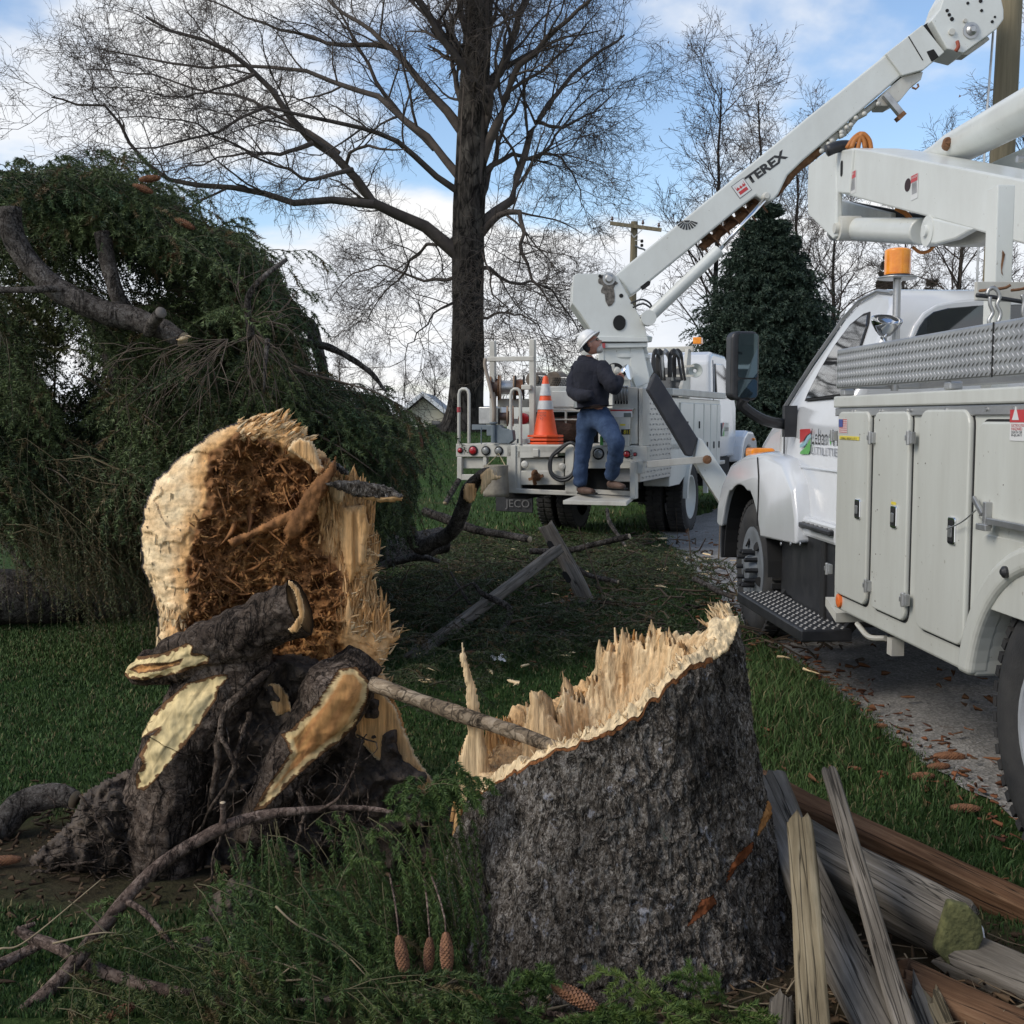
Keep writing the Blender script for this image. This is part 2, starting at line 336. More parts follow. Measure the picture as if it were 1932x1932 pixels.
def oldwood(name,c1,c2,c3,sc=14):
    """weathered grain along local X with cracks and stains"""
    m,t,b,l=newmat(name); b.inputs['Roughness'].default_value=.88; b.inputs['Specular IOR Level'].default_value=.2
    n=N(t,'ShaderNodeTexNoise',i_Scale=sc,i_Detail=8.0,i_Roughness=.7,i_Distortion=.2); l(tcoord(t,(.16,3,3)),n.inputs['Vector'])
    r=ramp(t,[(.27,c1),(.5,c2),(.72,c3)],n.outputs['Fac'])
    n2=N(t,'ShaderNodeTexNoise',i_Scale=6.0,i_Detail=3.0); l(tcoord(t,(.12,4,4)),n2.inputs['Vector'])
    r2=ramp(t,[(.485,1.0),(.5,.16),(.515,1.0)],n2.outputs['Fac'])
    n3=N(t,'ShaderNodeTexNoise',i_Scale=3.5,i_Detail=4.0); l(tcoord(t),n3.inputs['Vector']); r3=ramp(t,[(.3,.62),(.65,1.08)],n3.outputs['Fac'])
    m1=N(t,'ShaderNodeMix',data_type='RGBA',blend_type='MULTIPLY'); m1.inputs[0].default_value=1; l(r.outputs[0],m1.inputs[6]); l(r2.outputs[0],m1.inputs[7])
    m2=N(t,'ShaderNodeMix',data_type='RGBA',blend_type='MULTIPLY'); m2.inputs[0].default_value=1; l(m1.outputs[2],m2.inputs[6]); l(r3.outputs[0],m2.inputs[7]); l(m2.outputs[2],b.inputs['Base Color'])
    mu=N(t,'ShaderNodeMath',operation='MULTIPLY'); l(r2.outputs[0],mu.inputs[0]); l(n.outputs['Fac'],mu.inputs[1]); bump(t,b,mu.outputs[0],.8,.006); return m
MT={}
MT['white']=paint('white_paint',(.66,.68,.64),amt=.38,dirt=(.33,.31,.26))
MT['whiteB']=paint('white_body',(.57,.58,.53),amt=.42,dirt=(.30,.28,.23),rough=.42,st=(3,3,.5))
MT['whiteC']=paint('cab_paint',(.64,.66,.68),amt=.26,rough=.2,coat=.8)
MT['whiteS']=paint('scratched_white_paint',(.60,.60,.54),dirt=(.14,.09,.06),amt=.62,rough=.5,coat=.1)
MT['black']=simple('black_plastic',(.012,.013,.015),.45,c2=(.03,.03,.032),sc=8,bs=.1,bsc=200)
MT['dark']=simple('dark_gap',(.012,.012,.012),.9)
MT['navyleg']=simple('black_leg_paint',(.016,.018,.026),.6,c2=(.035,.036,.042),sc=5)
MT['rubber']=simple('rubber',(.018,.018,.019),.85,c2=(.045,.043,.04),sc=5,bs=.2,bsc=90)
MT['steel']=simple('steel',(.35,.35,.34),.42,.8,c2=(.5,.5,.49),sc=9)
MT['chrome']=simple('chrome',(.75,.76,.78),.08,1)
MT['alu']=simple('aluminium',(.48,.48,.47),.38,.75,c2=(.40,.40,.40),sc=2.5,bs=.1,bsc=60)
MT['rust']=simple('rust',(.10,.045,.02),.8,.2,c2=(.26,.13,.06),sc=12,bs=.5,bsc=30)
MT['glass']=simple('dark_glass',(.010,.013,.016),.04,0,spec=.9,coat=1)
MT['glassm']=simple('mirror_glass',(.10,.14,.16),.03,.9)
MT['amber']=simple('amber_lens',(.75,.21,.01),.25,0,c2=(.95,.34,.02),sc=14,coat=.6)
MT['red']=simple('red_lens',(.35,.015,.02),.2,coat=.6)
MT['clear']=simple('clear_lens',(.16,.17,.16),.15,coat=.6,c2=(.25,.25,.24),sc=20)
MT['denim']=simple('denim',(.016,.036,.085),.9,c2=(.042,.075,.145),sc=9,bs=.5,bsc=30,bd=.02)
MT['navy']=simple('navy_cloth',(.006,.007,.014),.9,c2=(.013,.014,.024),sc=7,bs=.6,bsc=12,bd=.04)
MT['grey']=simple('grey_cloth',(.04,.04,.045),.9)
MT['skin']=simple('skin',(.42,.19,.13),.5,c2=(.52,.26,.18),sc=18)
MT['hair']=simple('beard_hair',(.45,.43,.40),.8,bs=.5,bsc=120)
MT['leather']=simple('leather',(.06,.032,.022),.7,c2=(.11,.065,.045),sc=14,bs=.3,bsc=50)
MT['hat']=simple('hat_white',(.72,.72,.70),.35)
MT['orange']=simple('cone_orange',(.80,.085,.015),.5,c2=(.88,.12,.03),sc=6)
MT['reflect']=simple('reflective_white',(.62,.62,.60),.35,c2=(.5,.5,.49),sc=20)
MT['bareb']=barkmat('bare_tree_bark',(.028,.024,.021),(.055,.048,.04),(.09,.08,.068),sc=3,bs=.8,bd=.05)
MT['twig']=simple('twig_bark',(.045,.036,.030),.9,c2=(.085,.068,.055),sc=2)
MT['bark']=barkmat('stump_bark',(.038,.030,.024),(.180,.153,.126),(.50,.46,.41),sc=42,stretch=(1,1,.50),bs=1.0,bd=.03,
   lich=[((.46,.46,.50),19,.62),((.16,.17,.06),9,.70),((.17,.21,.17),16,.66),((.12,.045,.02),7,.70)])
MT['rootbark']=barkmat('root_bark',(.036,.026,.020),(.092,.068,.052),(.19,.15,.12),sc=22,stretch=(1,1,1),bs=.9,bd=.015)
MT['stick']=barkmat('stick_bark',(.05,.034,.027),(.14,.098,.078),(.25,.19,.155),sc=26,stretch=(1,1,1),bs=.7,bd=.006)
MT['limb']=barkmat('spruce_limb_bark',(.035,.028,.024),(.09,.078,.068),(.17,.155,.14),sc=30,stretch=(1,1,1),bs=.8,bd=.012)
MT['soil']=simple('soil',(.028,.020,.015),.95,c2=(.11,.082,.060),sc=14,bs=1,bsc=35,bd=.03)
MT['wood']=vcol('torn_wood',rough=.8,sc=38,var=.42,bs=.7,bd=.01)
MT['woodv']=vcol('split_wood',rough=.75,sc=52,var=.52,bs=.9,bd=.012,stretch=(1.2,1.2,.07))
MT['needle']=vcol('spruce_needles',rough=.6,var=0,spec=.3)
MT['ogrey']=oldwood('grey_old_wood',(.065,.055,.045),(.165,.145,.120),(.29,.26,.225))
MT['otan']=oldwood('tan_old_wood',(.11,.085,.05),(.23,.185,.115),(.34,.29,.20))
MT['obrown']=oldwood('brown_old_wood',(.05,.025,.013),(.13,.068,.036),(.24,.145,.085))
MT['cone_']=simple('pine_cone',(.11,.045,.022),.7,c2=(.25,.115,.055),sc=40,lo=.4,hi=.6)
# ================================================================== SETTING
def zt(x,y):
    x=np.asarray(x,float); y=np.asarray(y,float)
    return 1.1*sstep(18,40,y)+0.012*vnoise(np.stack([x*.9,y*.9,0*x],-1))*sstep(2,4,y)
EDGE=np.array([(2.6,-3),(2.35,1),(2.1,3),(1.97,4.5),(1.92,5.75),(1.88,7.0),(1.8,8.24),(1.86,10.3),(1.88,13.4),(2.1,16.5),(3.5,20),(6.5,27),(12,38),(30,70),(60,120)])
def edgex(y): return np.interp(y,EDGE[:,1],EDGE[:,0])
def roadw(y): return np.interp(y,[0,12,20,40,120],[4.6,4.6,5.2,6,9])
gx=np.sign(np.linspace(-1,1,321))*np.abs(np.linspace(-1,1,321))**2.6*420
gy=-4+np.linspace(0,1,360)**3.0*760
X,Y=np.meshgrid(gx,gy,indexing='ij'); Z=zt(X,Y)
sm=np.clip(1.25-((X+1.35)**2/1.2+(Y-4.25)**2/.45),0,1)+np.clip(1.6-((X-.6)**2/1.3+(Y-3.2)**2/.9),0,1); sm=np.clip(sm+.6*sm*fbm(np.stack([X,Y,0*X],-1),6,3),0,.95).reshape(-1,1)
me=fastmesh('ground',np.stack([X,Y,Z],-1).reshape(-1,3),grid_faces(*X.shape)[:,::-1],None,np.repeat(sm,3,1),smooth=True)
m,t,b,l=newmat('lawn'); b.inputs['Roughness'].default_value=.95; b.inputs['Specular IOR Level'].default_value=.1
v=tcoord(t); n=N(t,'ShaderNodeTexNoise',i_Scale=.55,i_Detail=8.0,i_Roughness=.65); l(v,n.inputs['Vector'])
r=ramp(t,[(.30,(.085,.075,.032)),(.42,(.050,.082,.024)),(.56,(.042,.085,.020)),(.75,(.070,.115,.032))],n.outputs['Fac'])
n2=N(t,'ShaderNodeTexNoise',i_Scale=22.0,i_Detail=6.0,i_Roughness=.7); l(v,n2.inputs['Vector'])
r2=ramp(t,[(.3,.35),(.7,1.2)],n2.outputs['Fac']); mm=N(t,'ShaderNodeMix',data_type='RGBA',blend_type='MULTIPLY'); mm.inputs[0].default_value=1
l(r.outputs[0],mm.inputs[6]); l(r2.outputs[0],mm.inputs[7])
n3=N(t,'ShaderNodeTexNoise',i_Scale=1.6,i_Detail=7.0,i_Roughness=.7); l(v,n3.inputs['Vector']); r3=ramp(t,[(.60,0.0),(.70,.8)],n3.outputs['Fac'])
a0_=N(t,'ShaderNodeVertexColor'); a0_.layer_name='Col'; mxx=N(t,'ShaderNodeMath',operation='MAXIMUM'); l(r3.outputs[0],mxx.inputs[0]); l(a0_.outputs[0],mxx.inputs[1])
m2=N(t,'ShaderNodeMix',data_type='RGBA'); l(mxx.outputs[0],m2.inputs[0]); l(mm.outputs[2],m2.inputs[6]); m2.inputs[7].default_value=(.050,.036,.024,1); l(m2.outputs[2],b.inputs['Base Color'])
bump(t,b,n2.outputs['Fac'],.8,.04); MT['lawn']=m
link('ground',me,m,kind='structure')
# road
ys=np.concatenate([np.linspace(-3,20,240),np.linspace(20.5,120,60)]); s_=np.linspace(0,1,40)
YY,SS=np.meshgrid(ys,s_,indexing='ij'); wob=.10*fbm(np.stack([YY*1.7,SS*0,0*YY],-1),1,4)+.03*vnoise(np.stack([YY*9,SS*0,0*YY],-1))
XX=edgex(YY)+SS*roadw(YY)+wob*(np.abs(SS-.5)>.49); crown=.03*np.sin(SS*math.pi)
me=fastmesh('road',np.stack([XX,YY,zt(XX,YY)+.012+crown],-1).reshape(-1,3),grid_faces(*XX.shape)[:,::-1],smooth=True)
m,t,b,l=newmat('gravel_asphalt'); b.inputs['Roughness'].default_value=.9
v=tcoord(t); n=N(t,'ShaderNodeTexVoronoi',i_Scale=70.0); l(v,n.inputs['Vector']); n2=N(t,'ShaderNodeTexNoise',i_Scale=1.3,i_Detail=8.0,i_Roughness=.7); l(v,n2.inputs['Vector'])
r=ramp(t,[(0.0,(.15,.145,.135)),(.5,(.25,.24,.225)),(1.0,(.42,.40,.38))],n.outputs['Color']); r2=ramp(t,[(.3,.6),(.7,1.1)],n2.outputs['Fac'])
mm=N(t,'ShaderNodeMix',data_type='RGBA',blend_type='MULTIPLY'); mm.inputs[0].default_value=1; l(r.outputs[0],mm.inputs[6]); l(r2.outputs[0],mm.inputs[7])
n3=N(t,'ShaderNodeTexNoise',i_Scale=7.0,i_Detail=8.0,i_Roughness=.75); l(v,n3.inputs['Vector']); r3=ramp(t,[(.60,0.0),(.66,.8)],n3.outputs['Fac'])
m2=N(t,'ShaderNodeMix',data_type='RGBA'); l(r3.outputs[0],m2.inputs[0]); l(mm.outputs[2],m2.inputs[6]); m2.inputs[7].default_value=(.10,.065,.045,1); l(m2.outputs[2],b.inputs['Base Color'])
bump(t,b,n.outputs['Distance'],.7,.008)
link('road',me,m,kind='structure')
# grass blades
rng=np.random.default_rng(5)
def blades(x,y,h,wd,cvar):
    n=len(x); z=zt(x,y); a=rng.uniform(0,2*np.pi,n); lean=rng.uniform(.15,.75,n)*h; b_=rng.uniform(0,2*np.pi,n)
    B=np.stack([x,y,z-.005],-1); wv=np.stack([np.cos(a),np.sin(a),0*a],-1)*wd[:,None]*.5; ld=np.stack([np.cos(b_),np.sin(b_),0*b_],-1)
    mid=B+ld*(lean*.35)[:,None]+np.array([0,0,1])*(h*.6)[:,None]; tip=B+ld*lean[:,None]+np.array([0,0,1])*(h*rng.uniform(.75,1,n))[:,None]
    V=np.stack([B-wv,B+wv,mid+wv*.7,mid-wv*.7,tip],1).reshape(-1,3); o=np.arange(n)*5
    Q=np.stack([o,o+1,o+2,o+3],1); T=np.stack([o+3,o+2,o+4],1)
    k=cvar; g=rng.uniform(.7,1.3,(n,1))
    C=lerp(lerp(np.array([.020,.050,.012]),np.array([.066,.112,.032]),k),np.array([.17,.14,.07]),(rng.random(n)<.11)*.9)*g
    return V,Q,np.repeat(C,5,0),T
x=rng.uniform(-5.0,6.0,760000); y=3.0+rng.random(760000)**1.45*13
dn=fbm(np.stack([x,y,0*x],-1),.9,4)
u_,v_=px(np.stack([x,y,0*x],-1)); keep=(x<edgex(y)+.05*rng.normal(size=len(x)))&(dn+.35*rng.random(len(x))>-.16)&(u_>-60)&(u_<2000)
keep&=((x-.335)**2+(y-3.65)**2>.30)
bare=((x+1.35)**2/.9+(y-4.25)**2/.35+.5*vnoise(np.stack([x*5,y*5,0*x],-1))<.75+.3*rng.random(len(x))); keep&=~bare; bare=((x-.75)**2/1.0+(y-3.0)**2/.55<rng.random(len(x))*1.2); keep&=~bare
x,y,dn=x[keep],y[keep],dn[keep]; tuft=np.exp(-(((x-1.45)/.35)**2+((y-6.3)/1.0)**2))+.45*np.exp(-(((x-1.75)/.12)**2))
h=(.016+.019*rng.random(len(x))+.02*np.clip(dn,0,1)+.11*tuft*rng.random(len(x)))*(1+.02*y)
V,Q,C,T=blades(x,y,h,(.0028+.00065*y)*rng.uniform(.7,1.3,len(x)),np.clip(.45+dn+.25*rng.normal(size=len(x)),0,1))
x=rng.uniform(-26,8,90000); y=15+rng.random(90000)**1.3*30; keep=(x<edgex(y)); x,y=x[keep],y[keep]
W=blades(x,y,.05+.04*rng.random(len(x)),.02+0*x,np.clip(.5+.3*rng.normal(size=len(x)),0,1))
V,Q,T,C=merge([(V,Q,C,T),(W[0],W[1],W[2],W[3])])
MT['grass']=vcol('grass_blades',rough=.7,var=0,spec=.25)
link('grass',fastmesh('grass',V,Q,T,C),MT['grass'],kind='stuff',label='short green lawn grass around the stump and along the road')
# ------------------------------------------------------------------ branching
def rs(path,rad,K):
    t0=np.linspace(0,1,len(path)); t=np.linspace(0,1,K)
    return np.stack([np.interp(t,t0,path[:,i]) for i in range(3)],-1),np.interp(t,t0,rad)
def spawn(Pp,Rr,nc,Lmin,Lmax,K=4,ang=(35,70),t0=.2,rr=.6,rmin=.006,wob=.25,grav=0.0,up=.1,rng=rng):
    n,Kp,_=Pp.shape; T=nrm(np.gradient(Pp,axis=1)); N_=n*nc
    t=(t0+(1-t0)*((np.arange(nc)[None,:]+rng.random((n,nc)))/nc)).ravel(); pi=np.repeat(np.arange(n),nc)
    s=t*(Kp-1); i=np.minimum(s.astype(int),Kp-2); f=(s-i)[:,None]
    B=Pp[pi,i]*(1-f)+Pp[pi,i+1]*f; D=nrm(T[pi,i]*(1-f)+T[pi,i+1]*f); r=(Rr[pi,i]*(1-f[:,0])+Rr[pi,i+1]*f[:,0])
    pr=nrm(np.cross(D,rng.normal(size=(N_,3)))); a=np.radians(rng.uniform(ang[0],ang[1],N_))[:,None]
    d=nrm(D*np.cos(a)+pr*np.sin(a)+np.array([0,0,up])); Ln=rng.uniform(Lmin,Lmax,N_)*(1.15-.55*t)
    path=[B]; st=(Ln/(K-1))[:,None]
    for k in range(K-1):
        d=nrm(d+rng.normal(size=(N_,3))*wob+np.array([0,0,grav])); path.append(path[-1]+d*st)
    Pc=np.stack(path,1); r0=np.clip(r*rr*rng.uniform(.75,1.1,N_),rmin,None); tt=np.linspace(0,1,K)
    Rc=np.maximum(r0[:,None]*(1-.75*tt)[None],rmin*.6); return Pc,Rc
def crownmesh(levels):
    parts=[]
    for k,(p,r,s) in enumerate(levels):
        V,Q=tubes_batch(p,r,s); parts.append((V,Q,None))
    V,Q,_,_=merge(parts); return V,Q
def trunkmesh(path,rad,k=20,K=40,fl=None,ns=.05):
    p=cr(path,K); r=np.interp(np.linspace(0,1,K),np.linspace(0,1,len(rad)),rad)
    V,Q=tubes_batch(p[None],r[None],k); a=np.tile(np.arange(k)*2*np.pi/k,K)
    c=np.repeat(p,k,0); d=V-c; n=fbm(np.stack([np.cos(a)*2,np.sin(a)*2,V[:,2]*.35],-1),1.3,3)
    V=c+d*(1+ns*3*n+ns*np.cos(a*7)*.4)[:,None]; return V,Q
# the big bare tree on the lawn
TY=40.0; S=TY/F
tr=[(871,828,58),(876,800,43),(880,760,35),(882,680,31),(883,600,29),(884,480,30),(887,350,29),(893,200,28),(900,80,26),(905,-30,24),(910,-200,20),(916,-380,12),(920,-560,4)]
tp=np.array([P(a,b_,TY) for a,b_,_ in tr]); trd=np.array([c*S for *_,c in tr])
limbs=[([(862,478),(775,415),(710,385),(665,320),(590,270),(540,210),(480,140),(425,95),(350,65),(275,35)],15,-3),
([(705,386),(590,375),(510,368),(420,352),(330,345),(265,300),(235,240),(190,200),(130,190),(95,180)],8.5,-5),
([(868,335),(820,280),(770,230),(700,180),(640,160),(560,130),(460,132),(380,125),(280,112),(180,95)],10,4),
([(870,245),(800,160),(740,90),(680,50),(620,0),(560,-40)],11,2),
([(870,365),(800,310),(740,260),(690,240),(600,228),(500,205),(420,240),(330,270),(240,280)],8,-6),
([(880,125),(830,60),(790,0),(740,-80),(690,-180)],13,-2),
([(665,320),(600,335),(540,320),(470,290),(400,300),(330,330)],5,-7),
([(640,290),(560,240),(470,190),(380,170),(270,140),(160,130)],6,3),
([(740,90),(640,80),(540,60),(440,20),(340,-20)],7,6),
([(820,280),(740,200),(690,110),(640,30),(600,-60)],8,5),
([(905,425),(960,380),(985,300),(1010,230),(1040,190),(1090,130),(1140,90),(1185,60)],12,2),
([(908,305),(950,200),(990,120),(1050,60),(1100,10),(1150,-50)],12,-3),
([(905,445),(945,408),(985,400),(983,450),(990,490),(1015,540),(1040,575)],9,-3),
([(915,185),(960,100),(985,20),(1010,-60),(1040,-160)],13,3),
([(905,335),(960,290),(1010,300),(1050,260),(1090,200),(1140,170)],7,5),
([(985,300),(1040,290),(1080,330),(1100,390)],5,1),
([(865,445),(800,470),(760,520),(720,560),(690,610)],5,4),
([(870,565),(820,600),(780,640),(750,690)],3.5,-3),
([(905,505),(970,530),(1030,545),(1080,600),(1105,650)],5,4),
([(905,600),(960,590),(1010,610),(1060,680)],3.5,-4),
([(870,520),(790,530),(720,500),(660,520),(620,570)],4.5,6),
([(912,260),(930,170),(955,80),(972,-30)],9,-2),([(880,230),(858,140),(848,40),(832,-60)],9,3),([(905,120),(930,40),(950,-60)],9,2),([(885,90),(865,10),(850,-90)],9,-2),([(905,380),(935,290),(965,220),(1000,150),(1040,60)],7,5),([(905,20),(870,-100),(820,-220),(760,-330)],12,-4),([(915,-40),(980,-160),(1060,-260),(1130,-330)],12,4),
([(1010,230),(1070,240),(1130,200),(1180,150)],5,3),([(590,270),(520,290),(440,270),(350,230),(230,220)],5,-6),
([(905,470),(930,540),(960,600),(965,650)],3,-6),([(480,140),(400,170),(320,180),(220,160)],3.5,-5)]
LP=[];LR=[]
for pts,r0,dz in limbs:
    c=cr([(a,b_,0) for a,b_ in pts],14); n=len(c); st=0
    if pts[0][0]<850 or pts[0][0]>930: st=dz*.5
    Yv=TY+st+(dz-st)*np.linspace(0,1,n); LP.append(np.array([P(c[i][0],c[i][1],Yv[i]) for i in range(n)])); LR.append((1-.84*np.linspace(0,1,n)**.62)*r0*S*.92)
LP=np.array(LP);LR=np.array(LR); LP[:,1:]+=rng.normal(size=LP[:,1:].shape)*.05
up_p,up_r=rs(tp[6:],trd[6:],14)
A1=np.concatenate([LP,up_p[None]]); R1=np.concatenate([LR,up_r[None]])
l2=spawn(A1,R1,11,1.8,4.4,7,(28,62),.12,.5,.014,.18,.0,.22); l3=spawn(*l2,7,.8,2.0,5,(28,60),.15,.6,.0095,.24,.0,.05)
l4=spawn(*l3,6,.4,1.0,4,(25,60),.15,.7,.0075,.28,-.02,0); l5=spawn(*l4,3,.22,.5,3,(25,60),.2,.8,.006,.3,-.03,0)
V1,Q1=trunkmesh(tp,trd,22,60); 
bt=thing('bare_tree','huge leafless shade tree with thick dark trunk behind the derrick truck','tree',(tp[0][0],TY,1.0))
link('trunk',fastmesh('trunk',V1,Q1,smooth=True),MT['bareb'],bt)
V,Q=crownmesh([(A1,R1,8),(l2[0],l2[1],4),(l3[0],l3[1],3),(l4[0],l4[1],3),(l5[0],l5[1],3)])
link('crown',fastmesh('crown',V,Q,smooth=True),MT['twig'],bt)
# smaller bare trees
def gentree(seed,H=10,sp=.42,r=.16,n1_=20,buds=0,upb=.35,tw=.010):
    g=np.random.default_rng(seed); K=12; t=np.linspace(0,1,K); p=np.stack([np.cumsum(g.normal(size=K))*.05*H/10,np.cumsum(g.normal(size=K))*.05*H/10,t*H],-1); p[0,:2]=0
    rd=r*(1-.9*t)+.01; a=spawn(p[None],rd[None],n1_,H*sp*.6,H*sp,7,(30,60),.2,.5,.02,.15,.03,upb,g); b_=spawn(*a,7,H*.09,H*.2,5,(25,55),.15,.6,tw,.2,.02,.15,g)
    c=spawn(*b_,6,H*.04,H*.09,4,(25,60),.1,.7,tw*.8,.25,.0,.1,g); d=spawn(*c,3,H*.02,H*.045,3,(25,60),.1,.7,tw*.7,.25,0,.1,g)
    T_=tubes_batch(p[None],rd[None],10); Cn=crownmesh([(a[0],a[1],4),(b_[0],b_[1],3),(c[0],c[1],3),(d[0],d[1],3)])
    V,Q=Cn; Tt=None
    C=np.tile([.085,.068,.058],(len(V),1))
    if buds:
        tips=np.concatenate([d[0][:,-1],d[0][:,1],c[0][:,-1]]); tips=tips[g.random(len(tips))<buds]; n=len(tips); s=.024
        o=g.normal(size=(n,3,3))*s; W=(tips[:,None]+o).reshape(-1,3); Tt=np.arange(3*n).reshape(-1,3)+len(V)
        V=np.r_[V,W]; C=np.r_[C,np.repeat(lerp([.22,.13,.07],[.10,.05,.04],g.random(n)),3,0)]
    return fastmesh('trunk',*T_,smooth=True),fastmesh('crown',V,Q,Tt,C)
MT['twigv']=vcol('twig_bark_v',rough=.9,var=0,spec=.1)
def place_tree(protos,i,u,vtop,Yd,H,label,group,rot=0,cache={}):
    tm,cm=protos[i]; x=P(u,HZ,Yd)[0]; zb=float(zt(x,Yd)); top=P(u,vtop,Yd)[2]; sc=(top-zb)/H
    key=id(tm)
    o=thing('background_bare_tree',label,'tree',(x,Yd,zb),group); o.scale=(sc,sc,sc); o.rotation_euler=(0,0,rot)
    for nm,me_,mt in (('trunk',tm,MT['bareb']),('crown',cm,MT['twigv'])):
        if not me_.materials: me_.materials.append(mt)
        c=bpy.data.objects.new(nm,me_); COL.objects.link(c); c.parent=o
    return o
pr=[gentree(11,11,.38,.12,17,.22,.45),gentree(12,11,.45,.17,20,.0,.25,.013),gentree(13,11,.40,.12,16,.15,.35)]
g1='leafless trees behind the trucks'
place_tree(pr,0,1345,165,46,11,'slender budding bare tree left of the derrick boom behind the dark spruce',g1,.4)
place_tree(pr,2,1440,190,49,11,'budding bare tree half hidden behind the raised derrick boom',g1,2.1)
place_tree(pr,0,1500,270,52,11,'smaller budding tree just right of the boom above the dark spruce',g1,3.3)
place_tree(pr,1,1570,395,44,11,'leafless tree between the dark spruce and the amber beacon',g1,1.2)
place_tree(pr,1,1800,330,42,11,'spreading leafless tree behind the wooden pole and white mast',g1,4.2)
place_tree(pr,1,1700,430,55,11,'leafless tree seen just above the cab roof of the near truck',g1,.7)
place_tree(pr,2,1950,110,45,11,'leafless tree at the right edge behind the wooden pole',g1,5)
g2='far row of bare trees across the lawn'
for k,(u,vt,Yd,i,lb) in enumerate([(30,600,75,1,'hazy bare tree in the far row at the left edge'),(105,575,82,2,'bare tree in the far row seen under the leaning spruce limb'),
  (180,610,88,1,'bare tree in the far row glimpsed through the left spruce branches'),(250,640,80,2,'far bare tree hidden mostly by hanging spruce boughs'),
  (575,640,90,1,'far bare tree right of the drooping green boughs'),(640,660,84,2,'far bare tree behind the snapped dark limb'),(705,680,92,1,'small far bare tree over the low spruce boughs'),
  (765,690,86,2,'far bare tree just above the white gable house'),(820,684,90,1,'far bare tree touching the left side of the big trunk'),(950,690,92,2,'far bare tree right of the big trunk base'),
  (1010,700,85,1,'far bare tree behind the wire reels'),(1080,705,95,2,'far bare tree above the derrick truck bed')]):
    place_tree(pr,i,u,vt,Yd,11,lb,g2,k*1.3)
# ------------------------------------------------------------------ needle fronds
def fronds(P0,D0,Ln,droop,S=14,nn=40,nl=.022,nw=.002,tc=(.070,.058,.030),sl=.32,rng=rng,c1=(.018,.040,.014),c2=(.055,.085,.028),tw=.0028,side=.75,hang=.35,K=5,fr=None,brown=.0,tube=True,kink=.02,kfv=None):
    P0=np.asarray(P0,float);D0=nrm(D0);Ln=np.broadcast_to(Ln,(len(P0),)).astype(float);n=len(P0); t=np.linspace(0,1,6)
    dr=np.broadcast_to(droop,(n,)); pt=P0[:,None]+D0[:,None]*(Ln[:,None]*t)[...,None]; pt[:,:,2]-=dr[:,None]*Ln[:,None]*(t**2)[None]
    pt[:,1:]+=rng.normal(size=(n,5,3))*(kink*Ln)[:,None,None]
    T=nrm(np.gradient(pt,axis=1)); ts=np.tile(np.linspace(.12,1,S),(n,1))+rng.uniform(-.03,.03,(n,S)); ts=np.clip(ts,0,1)
    s=ts*5; i=np.minimum(s.astype(int),4); f=(s-i)[...,None]; ii=np.arange(n)[:,None]
    B=pt[ii,i]*(1-f)+pt[ii,i+1]*f; Tt=nrm(T[ii,i]*(1-f)+T[ii,i+1]*f)
    sv=nrm(np.cross(Tt,np.array([0,0,1.])+.15*rng.normal(size=(n,1,3)))); sg=np.where(np.arange(S)%2,1,-1)[None,:,None]*(np.arange(S)<S-1)[None,:,None]
    d=nrm(Tt*.65+sv*sg*side+np.array([0,0,-hang])+.18*rng.normal(size=(n,S,3)))
    L2=(Ln[:,None]*sl*(1.1-.55*ts)*rng.uniform(.6,1.2,(n,S))); L2=L2.reshape(-1); B=B.reshape(-1,3); d=d.reshape(-1,3); q=np.linspace(0,1,K)
    sp=B[:,None]+d[:,None]*(L2[:,None]*q)[...,None]; sp[:,:,2]-=(hang*1.3*L2)[:,None]*(q**2)[None]
    m=len(sp); ST=nrm(np.gradient(sp,axis=1)); tau=(np.arange(nn)[None]+rng.random((m,nn)))/nn; s2=tau*(K-1); j=np.minimum(s2.astype(int),K-2); g=(s2-j)[...,None]; mi=np.arange(m)[:,None]
    NB=sp[mi,j]*(1-g)+sp[mi,j+1]*g; NT=nrm(ST[mi,j]*(1-g)+ST[mi,j+1]*g)
    rp=nrm(np.cross(NT,rng.normal(size=(m,nn,3)))); nd=nrm(NT*rng.uniform(.55,.95,(m,nn,1))+rp); nlv=nl*rng.uniform(.7,1.15,(m,nn,1))
    wv=nrm(np.cross(nd,rng.normal(size=(m,nn,3))))*nw*.5
    V=np.stack([NB-wv,NB+wv,NB+nd*nlv],2).reshape(-1,3); Tr=np.arange(len(V)).reshape(-1,3)
    kf=(np.repeat(rng.random(n),S)[:,None]*.6 if kfv is None else np.repeat(kfv,S)[:,None]*.75)+(.4 if kfv is None else .22)*rng.random((m,1))+.25*rng.normal(size=(m,nn)); C=lerp(c1,c2,np.clip(kf,0,1))
    if brown: bm=(rng.random((m,1))<brown)[...,None]*.8; C=C*(1-bm)+np.array([.12,.075,.035])*bm
    C=np.repeat(C.reshape(-1,3),3,0)
    out=[(V,None,C,Tr)]
    if tube:
        tv,tq=tubes_batch(sp,np.maximum(tw*.6*(1-.6*q)[None]*np.ones((m,1)),.0006),3); cc=np.tile(tc,(len(tv),1)); out.append((tv,tq,cc))
        tv,tq=tubes_batch(pt,(tw*1.6*(1-.7*t))[None]*np.ones((n,1)),4); out.append((tv,tq,np.tile(np.array(tc)*1.15,(len(tv),1))))
    return out
def frondobj(name,parts,parent=None,mat=None,**kw):
    V,Q,T,C=merge(parts); return link(name,fastmesh(name,V,Q,T,C),mat or MT['needle'],parent,**kw)
